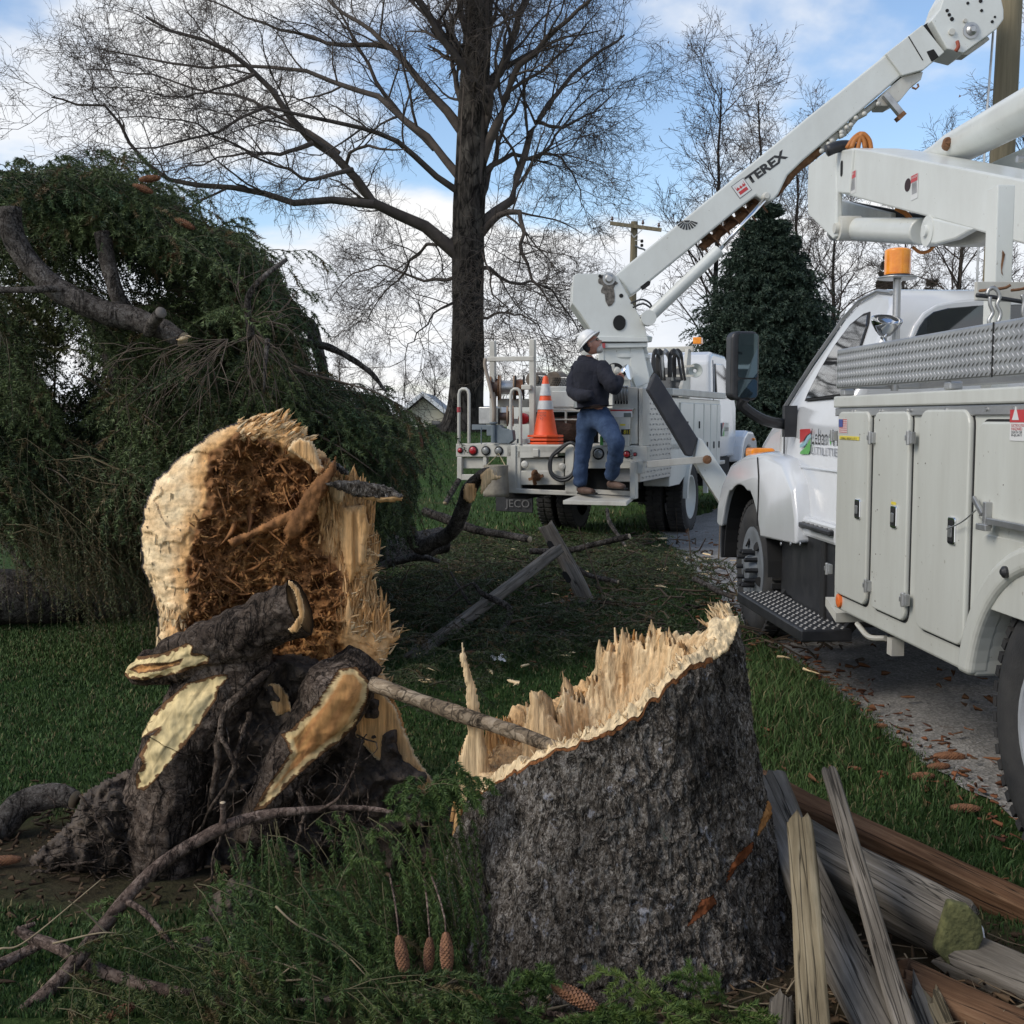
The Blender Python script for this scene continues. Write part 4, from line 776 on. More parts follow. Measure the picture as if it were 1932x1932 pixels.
def scarf(polys,ecs=None,al=(.55,.83)):
    def f(V,C,c):
        u,v=px(V); cc=np.r_[c,V[-2:]]; fr_=(V[:,1]<cc[:,1]+.01)
        for pg,c1,c2,ce in polys:
            d=edgedist(u,v,pg)+3*fbm(V,30,3); ins=inpoly(u,v,pg)&fr_
            sa=V[:,0]*al[0]+V[:,2]*al[1]; sb_2=V[:,0]*al[1]-V[:,2]*al[0]; k=np.clip(.5+1.3*fbm(np.stack([sa*5,sb_2*55,V[:,1]*10],-1),1.0,4),0,1); col=lerp(c1,c2,k); col=col*(1-.45*np.clip(vnoise(np.stack([sa*4,sb_2*90,0*sa],-1))*3-1.6,0,1))[:,None]
            if ce is not None: col=lerp(col,ce,np.clip(1-d/14,0,1)**.4)
            C[ins&(d>1)]=col[ins&(d>1)]
            e=ins&(d<=4+4*vnoise(V*60)); C[e]=np.array([.16,.085,.04])*(.7+.5*rng.random(e.sum()))[:,None]
            if len(c)<len(V): pass
            mv=ins&(d>2); nv=nrm(V-cc); V[mv]-=nv[mv]*(.007*np.clip(d[mv]/8,0,1))[:,None]
    return f
YC=CRM*np.array([.98,1.0,.86])
s1=[(225,1245),(232,1239),(270,1238),(310,1232),(338,1220),(352,1214),(364,1218),(362,1232),(382,1234),(395,1240),(392,1252),(370,1258),(340,1270),(310,1276),(270,1284),(240,1280),(226,1266)]
s1b=[(240,1262),(255,1252),(285,1250),(320,1250),(345,1242),(338,1256),(300,1268),(260,1272)]
s2=[(252,1400),(262,1372),(290,1345),(310,1325),(335,1305),(352,1290),(380,1282),(405,1274),(428,1272),(430,1280),(412,1300),(408,1320),(390,1345),(375,1370),(350,1405),(330,1425),(310,1450),(290,1475),(272,1492),(258,1488),(256,1465),(270,1440),(262,1425),(280,1395),(300,1375)]
V,Q,C,T=bigtube([(562,1143,3.96),(520,1158,3.97),(460,1190,3.98),(390,1225,3.98),(320,1250,4.0),(262,1268,4.03),(236,1272,4.06)],[.098,.100,.100,.092,.085,.070,.03],colf=scarf([(s1,YC,YC*.85,None),(s1b,HON,RB*1.8,None)]))
link('bark_limb',fastmesh('bark_limb',V,Q,T,C,smooth=True),MT['rootv'],bk)
relobj('broken_end',[(545,1092),(556,1098),(565,1112),(573,1135),(576,1158),(570,1182),(560,1194),(548,1196),(540,1186),(552,1178),(562,1160),(560,1135),(550,1112),(542,1100)],3.90,.02,fibf(1),MT['woodv'],bk,colf=wcol(TAN*1.2,HON,CRM,3),thick=.05,step=2.4,edge=8)
V,Q,C,T=bigtube([(470,1195,4.06),(425,1270,4.04),(375,1340,4.03),(335,1410,4.02),(315,1490,4.02),(308,1570,4.03),(305,1660,4.05),(303,1720,4.06)],[.09,.118,.135,.148,.148,.140,.138,.138],k=200,K=340,colf=scarf([(s2,YC*.98,YC*.82,None)]))
link('root',fastmesh('root',V,Q,T,C,smooth=True),MT['rootv'],bk)
s3=[(640,1262),(672,1258),(700,1290),(690,1330),(668,1372),(640,1400),(612,1420),(590,1438),(560,1465),(530,1495),(500,1525),(478,1530),(500,1490),(528,1450),(548,1420),(540,1400),(530,1385),(548,1378),(575,1350),(600,1325),(622,1290)]
V,Q,C,T=bigtube([(690,1245,4.04),(648,1300,3.98),(600,1370,3.96),(545,1445,3.96),(500,1520,3.99),(470,1580,4.05)],[.07,.095,.10,.088,.07,.05],k=140,K=240,ns=.016,colf=scarf([(s3,HON*.95,RB*1.5,YC*.9)]))
link('root',fastmesh('root',V,Q,T,C,smooth=True),MT['rootv'],bk)
relobj('wood_slab',[(664,1290),(690,1284),(720,1300),(745,1330),(765,1380),(785,1425),(805,1455),(826,1482),(806,1504),(780,1490),(745,1462),(705,1430),(672,1395),(655,1360),(656,1320)],4.10,.03,fibf(2),MT['woodv'],bk,colf=wcol(HON*1.35,TAN*.95,CRM*.95,6,5,0,(.5,1,.5)),thick=.06,step=2.5,edge=14)
relobj('wood_slab',[(715,1300),(745,1318),(760,1350),(772,1400),(780,1440),(750,1420),(728,1370),(705,1330)],4.2,.03,fibf(2),MT['woodv'],bk,colf=wcol(HON*1.0,RB*1.6,None),thick=.06,step=2.5,edge=14)
relobj('wood_slab',[(500,1292),(512,1285),(530,1290),(545,1310),(552,1345),(520,1352),(508,1330)],4.06,.02,fibf(2),MT['woodv'],bk,colf=wcol(TAN*1.0,HON,CRM*.9,4),thick=.05,step=2.5,edge=10)
# bark flap sticking out at the right
V,Q,C=relief([(612,911),(640,904),(680,906),(715,912),(742,920),(763,934),(758,946),(735,950),(700,946),(668,938),(640,926),(618,918)],4.02,.05,lambda U,V,d,X:.014*fbm(X,30,3),step=2.2,thick=.10,edge=10,colf=lambda U,V,d,X:lerp([0,0,0.],TAN,(V>938+3*vnoise(X*50))*1.0))
link('bark_flap',fastmesh('bark_flap',V,Q,None,C),MT['barkv'],bk)
V,Q,C=relief([(622,868),(636,872),(655,885),(662,900),(640,894),(628,884)],4.15,.03,lambda U,V,d,X:.014*fbm(X,30,3),step=2.2,thick=.06,edge=8,colf=lambda U,V,d,X:np.zeros((len(U),3)))
link('bark_flap',fastmesh('bark_flap',V,Q,None,C),MT['barkv'],bk)
# soil packed between the roots
sf=lambda a_,s_:(lambda U,V,d,X:a_*(1-np.abs(fbm(X,s_,4)))*1.3-a_+a_*.8*fbm(X,s_*3,3))
sp=[(385,1300),(440,1250),(500,1235),(570,1235),(650,1255),(715,1300),(750,1370),(790,1440),(845,1490),(905,1540),(900,1700),(800,1790),(690,1760),(600,1730),(520,1700),(440,1690),(370,1660),(350,1500)]
V,Q,C=relief(sp,4.22,.14,sf(.16,6),step=4.2,thick=.5,edge=60); link('root_soil',fastmesh('root_soil',V,Q),MT['soil'],bk)
sp2=[(40,1632),(75,1600),(110,1570),(135,1540),(150,1500),(180,1480),(215,1462),(262,1440),(262,1680),(200,1672),(150,1668),(90,1650)]
V,Q,C=relief(sp2,4.2,.20,sf(.12,8),step=4,thick=.45,edge=60); link('root_soil',fastmesh('root_soil',V,Q),MT['soil'],bk)
m1=M(); 
def rtube(m,pts,r0,r1,k=6,n=14,wob=.004):
    q=cr([P(*p) for p in pts],n); q[1:-1]+=rng.normal(size=(n-2,3))*wob; m.tube(q,np.linspace(r0,r1,n),k)
for pts,a_,b_ in (([(520,1255,4.0),(470,1300,3.9),(425,1345,3.88),(412,1400,3.88),(405,1470,3.92),(395,1540,3.95)],.017,.011),([(415,1390,3.87),(440,1440,3.85),(430,1480,3.85),(405,1510,3.85),(365,1580,3.9)],.010,.005),
  ([(470,1345,3.98),(455,1400,3.92),(440,1450,3.9),(450,1490,3.9)],.012,.006),([(420,1500,3.85),(422,1560,3.83),(400,1640,3.83),(395,1720,3.82)],.007,.003),([(560,1480,3.95),(575,1530,3.9),(560,1600,3.9)],.012,.006),
  ([(640,1440,3.98),(660,1490,3.95),(650,1540,3.9)],.008,.004),([(60,1650,3.95),(120,1632,3.93),(180,1625,3.93),(230,1600,3.95)],.006,.004),([(150,1500,3.95),(190,1560,3.9),(200,1640,3.88)],.005,.003)): rtube(m1,pts,a_,b_)
for _ in range(90):
    u=rng.uniform(370,700); v=rng.uniform(1330,1600); y=3.98; L=rng.uniform(20,90); rtube(m1,[(u,v,y),(u+rng.normal()*20,v+L*.4,y-.05),(u+rng.normal()*35,v+L,y-.04)],.0035,.0015,4,7,.006)
for _ in range(40):
    u=rng.uniform(90,255); v=rng.uniform(1500,1640); rtube(m1,[(u,v,4.0),(u+rng.normal()*25,v+15,3.95),(u+rng.normal()*50,v+30,3.94)],.003,.0012,4,7,.006)
m1.build('root_strands',MT['rootbark'],bk,smooth=True)
# clods of earth and splinter chips
def clod(u,v,y,r,label,sc=(1,1,.8),mat='soil'):
    m=M(); c=G(u,v); c=np.array([c[0],c[1],r*.5]); m.ball(c,r,22,sc=sc); V=m.v[0]; d=nrm(V-c); m.v[0]=V+d*(r*.5*fbm(V,5/r*.3,4)+r*.15*fbm(V,3/r,3))[:,None]
    m.build('earth_clod',MT[mat],None,label=label,cat='clod')
clod(445,1735,0,.085,'big lump of dried earth on the grass below the roots')
clod(540,1755,0,.035,'small dark clod of earth right of the big lump')
clod(730,1762,0,.045,'brown clod under the hanging spruce twigs')
clod(385,1795,0,.03,'small clod left of the big earth lump')
# ================================================================== FALLEN SPRUCE
rng=np.random.default_rng(41)
fs=thing('fallen_spruce','huge fallen spruce with drooping green boughs and a log lying behind the torn trunk','fallen tree',(-2.2,8.4,0))
def limb(name,path,rad,parent,mat='limb',n=40,k=18,ns=.006,ends=None,label=None):
    q=cr([P(*p) for p in path],n); r=np.interp(np.linspace(0,1,n),np.linspace(0,1,len(rad)),rad); V,Q=tubes_batch(q[None],r[None],k); c=np.repeat(q,k,0)
    V=V+nrm(V-c)*(ns*fbm(V,9,3)*2+.25*ns*vnoise(V*40))[:,None]; m=len(V); Vc=np.r_[V,q[:1],q[-1:]]; a=np.arange(k)
    T=np.r_[np.stack([np.full(k,m),(a+1)%k,a],1),np.stack([np.full(k,m+1),m-k+a,m-k+(a+1)%k],1)]
    C=np.zeros((len(Vc),3)); me=fastmesh(name,Vc,Q,T,C,smooth=False); 
    o=link(name,me,MT[mat],parent,label=label)
    if ends is not None:
        me.materials.append(ends); 
        mi=np.zeros(len(me.polygons),np.int32); mi[len(Q):]=1; me.polygons.foreach_set('material_index',mi)
    return o
endm=simple('sawn_end',(.40,.31,.20),.8,c2=(.52,.42,.29),sc=20); grend=simple('grey_end',(.10,.085,.07),.9,c2=(.17,.15,.13),sc=20)
limb('trunk',[(-160,1132,8.6),(140,1120,9.0),(290,1105,9.3),(560,1064,9.8),(760,1035,10.2),(838,1018,10.4)],[.215,.21,.20,.17,.14,.11],fs,ns=.014,n=90,k=32,ends=endm)
limb('limb',[(18,392,6.5),(24,440,6.5),(62,505,6.5),(125,556,6.5),(195,588,6.5),(255,603,6.5),(300,620,6.45),(345,640,6.4)],[.060,.066,.062,.062,.068,.066,.056,.045],fs,ns=.007,n=60,k=22,ends=endm)
limb('limb',[(250,612,6.7),(222,560,6.6),(205,500,6.6),(192,438,6.6)],[.05,.045,.045,.047],fs,ends=grend)
limb('limb',[(280,628,6.4),(290,606,6.3),(304,590,6.2)],[.032,.031,.030],fs,ends=grend,n=14)
limb('limb',[(-30,548,6.4),(60,546,6.4),(110,545,6.45),(160,562,6.5)],[.018,.02,.022,.03],fs)
limb('limb',[(500,500,7.8),(535,565,7.8),(556,605,7.8),(585,618,7.75),(600,660,7.7),(618,740,7.7),(640,830,7.8)],[.06,.055,.05,.05,.04,.035,.03],fs)
limb('limb',[(572,616,7.72),(585,605,7.7),(590,596,7.7)],[.03,.025,.008],fs,n=8)
limb('limb',[(505,642,7.6),(560,645,7.6),(620,655,7.6),(690,695,7.6),(730,740,7.6)],[.025,.026,.022,.018,.01],fs)
limb('limb',[(180,590,7.3),(215,690,7.3),(245,790,7.3),(290,845,7.3),(360,868,7.3),(440,850,7.4)],[.05,.055,.06,.065,.06,.05],fs)
limb('limb',[(240,770,7.6),(300,810,7.6),(380,830,7.6),(470,820,7.7)],[.05,.055,.05,.04],fs)
limb('limb',[(745,940,8.6),(762,985,8.6),(790,1030,8.6),(820,1022,8.5),(855,1000,8.4),(872,962,8.3),(885,925,8.2),(905,900,8.1),(930,890,8.0)],[.055,.055,.06,.058,.055,.055,.05,.045,.04],fs,ends=endm)
relobj('broken_end',[(872,925),(880,912),(896,910),(900,925),(898,945),(885,952),(874,945)],8.10,.04,fibf(2),MT['woodv'],fs,colf=wcol(TAN*1.2,HON,None),thick=.05,step=2.2,edge=8)
relobj('broken_end',[(905,897),(918,882),(930,885),(934,895),(948,898),(944,905),(928,908),(915,925),(902,940),(908,918)],7.97,.02,fibf(2),MT['woodv'],fs,colf=wcol(CRM,TAN,None),thick=.05,step=2.0,edge=6)
relobj('broken_end',[(332,641),(340,634),(356,630),(366,636),(352,642),(338,644)],6.33,.02,fibf(1),MT['woodv'],fs,colf=wcol(CRM*1.05,TAN,None),thick=.04,step=1.6,edge=5)
limb('limb',[(0,1010,7.6),(40,1060,7.5),(80,1100,7.5)],[.02,.02,.012],fs)
limb('limb',[(280,850,7.0),(310,900,6.9),(345,955,6.9),(360,975,6.9)],[.02,.022,.02,.014],fs)
m=M()   # bare twigs fanning from snapped branch ends
def fan(cu,cv,y,n,L,a0,a1,r=.0055):
    for _ in range(n):
        a=math.radians(rng.uniform(a0,a1)); l=rng.uniform(.5,1)*L; du,dv=math.cos(a)*l,math.sin(a)*l; b=rng.normal()*.2*l
        pts=[P(cu,cv,y),P(cu+du*.5-b*math.sin(a),cv+dv*.5+b*math.cos(a),y-.15+.2*rng.random()),P(cu+du,cv+dv+.10*l,y-.1+.4*rng.random())]
        q=cr(pts,8); m.tube(q,np.linspace(r*rng.uniform(.6,1.1),.0015,8),4)
        for _ in range(3):
            i=rng.integers(2,7); d=(q[i]-q[i-1]); d=nrm(d)+rng.normal(size=3)*.5; m.tube([q[i],q[i]+nrm(d)*.12,q[i]+nrm(d+[0,0,-.3])*.25],[.003,.002,.001],3)
fan(470,605,6.3,12,130,-110,60,.0035); fan(480,630,6.3,14,150,30,150,.0035); fan(430,640,6.2,12,170,110,170,.0035); fan(310,660,6.5,8,150,110,170,.0035)
m3=M(); m3.tube(cr([P(475,640,6.3),P(468,590,6.3),P(470,555,6.3),P(500,520,6.3),P(540,490,6.4)],12),np.linspace(.022,.012,12),8); m3.build('limb',MT['limb'],fs,smooth=True); m3=M(); m3.tube(cr([P(505,640,6.25),P(500,690,6.2),P(498,740,6.2)],8),np.linspace(.015,.006,8),6); m3.build('limb',MT['limb'],fs,smooth=True)
tbm=simple('twig_brown',(.06,.045,.032),.85,c2=(.12,.09,.065),sc=9)
for pts in ([(140,880),(180,840),(260,790),(330,730),(420,660)],[(60,950),(120,930),(220,935),(290,960)],[(0,900),(60,880),(120,900),(170,980)],[(150,705),(190,730),(230,760)],[(600,820),(650,850),(720,900)],[(560,760),(640,800),(720,880),(750,940)],[(560,700),(640,720),(720,745),(790,790)]):
    m2=M(); m2.tube(cr([P(u,v,6.6+.4*rng.random()) for u,v in pts],14),np.linspace(.009,.002,14),5); m2.build('bare_twig',tbm,fs,smooth=True)
m.build('bare_twigs',simple('twig_brown',(.06,.045,.032),.85,c2=(.12,.09,.065),sc=9),fs,smooth=True,kind='stuff')
OUT=[(-80,345),(0,340),(30,322),(70,308),(105,330),(150,335),(172,308),(215,322),(262,322),(290,352),(330,395),(372,415),(440,435),(482,452),(520,500),(541,545),(545,610),(556,680),(640,735),(700,745),(745,735),(806,790),(775,860),(765,950),(765,985),(700,1010),(500,1010),(300,985),(120,980),(-80,985)]
HOLES=[[(10,505),(80,540),(150,585),(200,640),(150,700),(90,720),(40,640),(0,600)],[(120,470),(200,455),(205,545),(160,570)],[(232,490),(320,480),(310,570),(240,560)],[(380,500),(410,520),(400,545),(370,540)],[(545,560),(620,560),(700,690),(640,735),(560,690)],[(120,690),(200,680),(230,790),(180,850),(120,820)]]
def field(u,v):
    w=np.stack([u,v],-1)[:,None]; 
    ct=np.array([[60,400],[230,380],[380,460],[480,560],[420,750],[520,820],[650,820],[740,860],[100,560],[100,950],[300,1000],[100,750],[550,950]],float)
    dr=np.array([[.8,.15],[.85,.05],[.85,-.25],[.65,-.75],[.05,-1],[.4,-.8],[.8,-.5],[.6,-.9],[.1,-1],[.8,-.35],[.8,-.2],[.2,-.9],[.7,-.4]])
    k=np.exp(-((w-ct[None])**2).sum(-1)/(130**2)); k/=k.sum(1,keepdims=True)+1e-9; return k@dr
def fill(N_,y0,y1,Lr,keep,seed,per=8):
    g=np.random.default_rng(seed); nc=N_*4//per; u=np.repeat(g.uniform(-90,800,nc),per); v=np.repeat(g.uniform(300,1080,nc),per); Y=np.repeat(y0+(y1-y0)*g.random(nc),per); d=field(u,v)+np.repeat(g.normal(size=(nc,2))*.30,per,0); kc=np.repeat(g.random(nc),per); m=len(u)
    sp_=g.uniform(0,46,m); u=u+d[:,0]*sp_+g.normal(size=m)*7; v=v-d[:,1]*sp_+g.normal(size=m)*7; Y=Y+.08*g.normal(size=m); d=d+g.normal(size=(m,2))*.22
    L=g.uniform(*Lr,m); D=nrm(np.stack([d[:,0],np.repeat(g.normal(size=nc)*.3,per)+g.normal(size=m)*.2-.1,d[:,1]+.2],-1)); s=L/Y*F
    e=lambda t:(u+D[:,0]*s*t, v-D[:,2]*s*t+.35*s*t*t)
    ok=inpoly(u,v,OUT)&inpoly(*e(.6),OUT)&inpoly(*e(1.),OUT)
    for h in HOLES[:keep]: ok&=~inpoly(*e(.5),h)&~inpoly(*e(.9),h)&~inpoly(u,v,h)
    ix=np.where(ok)[0][:N_]; B=np.array([P(u[i],v[i],Y[i]) for i in ix]); return B,D[ix],L[ix],kc[ix]
B,D,L,KC=fill(1250,6.75,8.2,(.40,.80),6,1); B2,D2,L2,_=fill(850,8.2,9.3,(.6,1.1),4,2)
V1=fronds(B,D,L,.36,11,64,.030,.0066,(.050,.042,.022),.42,rng,(.016,.030,.012),(.115,.155,.055),.0022,.80,.22,4,brown=.05,kfv=KC)
V2=fronds(B2,D2,L2,.42,11,26,.034,.013,(0,0,0),.40,rng,(.012,.025,.011),(.035,.055,.024),.004,.65,.35,4,tube=False)  # back layer coloured darker for inner shade; broad needles added to block light
frondobj('foliage',V1,fs); frondobj('foliage',V2,fs)
# outline tips along the top edge
g=rng; n=170; t=g.random(n)*18; i=t.astype(int); pts=np.array(OUT[1:21],float); i=np.clip(i,0,len(pts)-2); f=(t-t.astype(int))[:,None]; uv=pts[i]*(1-f)+pts[i+1]*f
Yq=g.uniform(6.6,7.8,n); D=nrm(np.stack([.75+.3*g.normal(size=n),.3*g.normal(size=n),.12+.35*g.normal(size=n)-.5*(uv[:,0]>430)],-1)); B=np.array([P(uv[k,0]-D[k,0]*70,uv[k,1]+22+D[k,2]*50,Yq[k]) for k in range(n)])
frondobj('foliage',fronds(B,D,g.uniform(.25,.42,n),.5,9,40,.024,.008,(.05,.042,.022),.4,rng,(.018,.042,.017),(.065,.105,.04),.0022,.65,.4,4),fs)
n=95; uv=np.array([(10,330),(50,312),(80,318),(140,330),(180,312),(225,322),(275,345),(320,385),(365,412),(420,432),(470,450),(505,490),(535,545),(545,620),(560,690),(640,738),(720,748),(780,780)],float)[g.integers(0,18,n)]+g.normal(size=(n,2))*12
Yq=g.uniform(6.7,7.9,n); D=nrm(np.stack([.55+.45*g.normal(size=n),.3*g.normal(size=n),.35+.35*g.normal(size=n)-.5*(uv[:,0]>430)],-1)); B=np.array([P(uv[k,0]-D[k,0]*30,uv[k,1]+20,Yq[k]) for k in range(n)])
frondobj('foliage',fronds(B,D,g.uniform(.22,.48,n),.45,9,50,.027,.006,(.06,.05,.025),.42,rng,(.022,.040,.015),(.092,.128,.046),.002,.8,.3,4,brown=.08),fs)
n=330; u=g.uniform(540,735,n); v=g.uniform(700,930,n)+.25*(u-540); Yq=g.uniform(7.0,8.6,n); D=nrm(np.stack([.85+.2*g.normal(size=n),.25*g.normal(size=n),-.02+.2*g.normal(size=n)],-1)); L=g.uniform(.35,.6,n); ok=inpoly(u+D[:,0]*L/Yq*F*.9,v-D[:,2]*L/Yq*F*.8+.4*L/Yq*F,OUT)&inpoly(u,v,OUT); B=np.array([P(u[k],v[k],Yq[k]) for k in range(n)])[ok]
frondobj('foliage',fronds(B,D[ok],L[ok],.5,11,56,.022,.006,(.06,.05,.025),.42,rng,(.020,.038,.015),(.070,.100,.038),.0024,.6,.5,4,brown=.08),fs)
# brown-tinged boughs at the lower left
n=260; u=g.uniform(-60,230,n); v=g.uniform(850,1010,n); Yq=g.uniform(6.6,8.0,n); D=nrm(np.stack([.8+.2*g.normal(size=n),.2*g.normal(size=n),.15+.2*g.normal(size=n)],-1)); B=np.array([P(u[k],v[k],Yq[k]) for k in range(n)])
frondobj('foliage',fronds(B,D,g.uniform(.5,.9,n),.6,11,34,.024,.006,(.09,.07,.035),.45,rng,(.025,.042,.016),(.085,.095,.035),.0026,.55,.5,4,brown=.25),fs)
n=110; u=g.uniform(-60,110,n); v=g.uniform(590,720,n); Yq=g.uniform(7.5,9.0,n); D=nrm(np.stack([.3*g.normal(size=n),.2*g.normal(size=n),.5+.4*g.normal(size=n)],-1)); B=np.array([P(u[k],v[k],Yq[k]) for k in range(n)])
frondobj('foliage',fronds(B,D,g.uniform(.3,.5,n),.3,9,36,.026,.009,(.06,.05,.025),.45,rng,(.045,.060,.018),(.11,.12,.04),.0022,.8,.1,4),fs)
# ================================================================== FOREGROUND BOUGH
sb=thing('spruce_bough','long broken spruce bough with hanging green shoots lying across the foreground','spruce branch',P(420,1560,3.4)*[1,1,0])
limb('stem',[(-10,1950,3.0),(60,1898,3.08),(130,1830,3.16),(200,1742,3.24),(262,1668,3.3),(330,1612,3.35),(420,1562,3.4),(500,1538,3.43),(590,1528,3.45),(660,1524,3.48),(745,1534,3.5),(800,1560,3.5)],[.024,.024,.022,.022,.020,.019,.019,.016,.013,.009,.006,.004],sb,mat='stick',n=90,k=14,ns=.0022)
limb('stem',[(418,1562,3.4),(421,1540,3.39),(420,1514,3.38)],[.011,.009,.008],sb,mat='stick',n=10,k=8,ns=.001,ends=endm)
limb('stem',[(238,1700,3.27),(268,1718,3.22),(300,1752,3.18),(330,1790,3.15)],[.010,.009,.007,.005],sb,mat='stick',n=20,k=8,ns=.001)
limb('stem',[(600,1530,3.45),(640,1505,3.4),(665,1460,3.38),(672,1440,3.37)],[.006,.005,.004,.002],sb,mat='stick',n=20,k=6,ns=.0005)
def hang(n,ur,vr,yr,Lr,dirf,droop=.6,S=8,nn=85,sl=.5,seed=1,c1=(.016,.045,.012),c2=(.060,.115,.032),hg=.5,side=.6,nl=.0165,brown=0.0,vf=None):
    g=np.random.default_rng(seed); u=g.uniform(*ur,n); v=g.uniform(*vr,n) if vf is None else vf(u)+g.uniform(*vr,n); y=g.uniform(*yr,n); B=np.array([P(u[i],v[i],y[i]) for i in range(n)])
    return fronds(B,dirf(g,n,u),g.uniform(*Lr,n),droop,S,int(nn*1.5),nl*1.05,.0034,(.085,.072,.035),sl,g,np.array(c1)*[1.3,1.15,1.0],np.array(c2)*[1.45,1.18,1.05],.0010,side,hg,6,brown=brown,kink=.006)
D1=lambda g,n,u:np.stack([.25*g.normal(size=n)+.35,-.15+.3*g.normal(size=n),-.35+.3*g.normal(size=n)],-1)
vf=lambda u:np.interp(u,[420,520,680,820,880],[1555,1535,1520,1500,1490])
pp=hang(34,(500,850),(0,60),(3.3,3.55),(.24,.40),D1,1.0,5,150,.80,5,vf=vf,hg=1.0,side=.4)+hang(14,(560,860),(60,170),(3.2,3.5),(.2,.34),D1,1.1,5,150,.8,6,vf=vf,hg=1.0,side=.4)
pp+=hang(10,(400,520),(0,60),(3.3,3.4),(.14,.26),D1,1.1,5,130,.7,7,vf=vf,hg=1.0,side=.4)+hang(12,(770,880),(-30,30),(3.3,3.5),(.10,.2),lambda g,n,u:np.stack([.5*g.normal(size=n)+.4,-.3+.3*g.normal(size=n),.6+.2*g.normal(size=n)],-1),.4,6,85,.5,8,vf=vf)
frondobj('shoots',pp,sb)
sb2=thing('spruce_bough','tangled spruce shoots on the grass below the long curved bough','spruce branch',P(420,1850,3.2)*[1,1,0])
Dg=lambda g,n,u:np.stack([.55+.45*g.normal(size=n),-.25+.35*g.normal(size=n),-.12+.22*g.normal(size=n)],-1)
pp=hang(20,(250,640),(1640,1860),(3.0,3.25),(.25,.45),Dg,.35,7,85,.5,9,hg=.3,brown=.05)+hang(22,(60,420),(1760,1930),(2.9,3.1),(.2,.4),Dg,.3,8,85,.5,10,(.02,.04,.012),(.075,.105,.035),.2,brown=.12)
pp+=hang(20,(400,900),(1850,1930),(2.85,3.0),(.2,.4),Dg,.3,8,85,.5,11,(.02,.045,.012),(.07,.11,.035),.2,brown=.05)
frondobj('shoots',pp,sb2)
limb('stem',[(30,1752,3.3),(62,1770,3.3),(110,1788,3.28),(170,1822,3.22),(240,1850,3.18),(330,1872,3.12),(470,1895,3.08),(620,1888,3.1),(760,1880,3.12)],[.010,.017,.017,.018,.018,.017,.014,.012,.008],sb2,mat='stick',n=60,k=12,ns=.002)
limb('stem',[(62,1770,3.3),(40,1755,3.32),(66,1742,3.33)],[.014,.010,.006],sb2,mat='stick',n=10,k=8,ns=.001,ends=endm)
limb('stem',[(80,1780,3.3),(40,1800,3.28),(-20,1830,3.2)],[.014,.016,.018],sb2,mat='stick',n=14,k=8,ns=.001)
strw=simple('straw_twig',(.20,.15,.09),.8,c2=(.30,.24,.15),sc=20)
for pts in ([(520,1710),(560,1745),(640,1790),(700,1850),(760,1900)],[(330,1775),(420,1800),(520,1815),(600,1845),(690,1890)],[(500,1890),(520,1850),(560,1820),(610,1818)],[(500,1890),(480,1830),(470,1800)],[(500,1875),(590,1895),(660,1905)],[(540,1850),(600,1850),(680,1880),(740,1930)],[(435,1760),(432,1850),(436,1930)],[(200,1760),(160,1720),(130,1700)],[(100,1780),(190,1760),(240,1765)],[(0,1790),(50,1775),(190,1660)],[(330,1840),(320,1880),(325,1925),(290,1920)],[(400,1820),(398,1900),(420,1930)],[(800,1900),(840,1860),(860,1845)]):
    m=M(); m.tube(cr([P(u,v,3.06+.1*rng.random()) for u,v in pts],16),np.linspace(.0034,.0016,16),5); m.build('bare_twig',strw,sb2,smooth=True)
sb3=thing('spruce_bough','green spruce tips lying along the bottom edge in front of the stump','spruce branch',P(1050,1900,2.95)*[1,1,0])
pp=hang(22,(850,1120),(1880,1940),(2.82,2.95),(.12,.24),lambda g,n,u:np.stack([.5*g.normal(size=n),-.2+.3*g.normal(size=n),.35+.25*g.normal(size=n)],-1),.4,7,85,.5,12,hg=.1)
pp+=hang(22,(1120,1400),(1895,1950),(2.82,2.92),(.10,.22),lambda g,n,u:np.stack([.5*g.normal(size=n),-.2+.3*g.normal(size=n),.35+.25*g.normal(size=n)],-1),.4,7,85,.5,13,(.03,.07,.015),(.09,.15,.04),hg=.1)
frondobj('shoots',pp,sb3)
limb('stem',[(760,1880,2.98),(850,1888,2.96),(960,1900,2.93),(1100,1920,2.9),(1300,1935,2.88)],[.012,.011,.009,.007,.005],sb3,mat='stick',n=30,k=10,ns=.001)
# bare stick from the torn trunk to the stump
o=thing('bare_stick','bare weathered stick bridging from the torn trunk to the stump rim','stick',P(700,1290,3.95)*[1,1,0]+[0,0,.7])
limb('stick',[(692,1288,3.95),(730,1300,3.9),(800,1325,3.8),(860,1345,3.7),(930,1368,3.6),(1000,1392,3.5),(1078,1422,3.36)],[.026,.028,.024,.025,.023,.023,.020],o,mat='limb',n=50,k=14,ns=.003)
o.children[0].data.materials[0]=barkmat('peeling_stick',(.07,.055,.04),(.20,.15,.10),(.36,.29,.21),sc=14,stretch=(.4,1,1),bs=.5,bd=.006)
# log at the far left
o=thing('cut_log','short curved grey log lying on the grass at the left edge','log',G(60,1590))
limb('log',[(-40,1600,4.3),(0,1562,4.35),(35,1525,4.4),(75,1504,4.42),(112,1500,4.42),(140,1508,4.4)],[.058,.058,.057,.052,.046,.034],o,n=40,k=20,ns=.005,ends=endm)
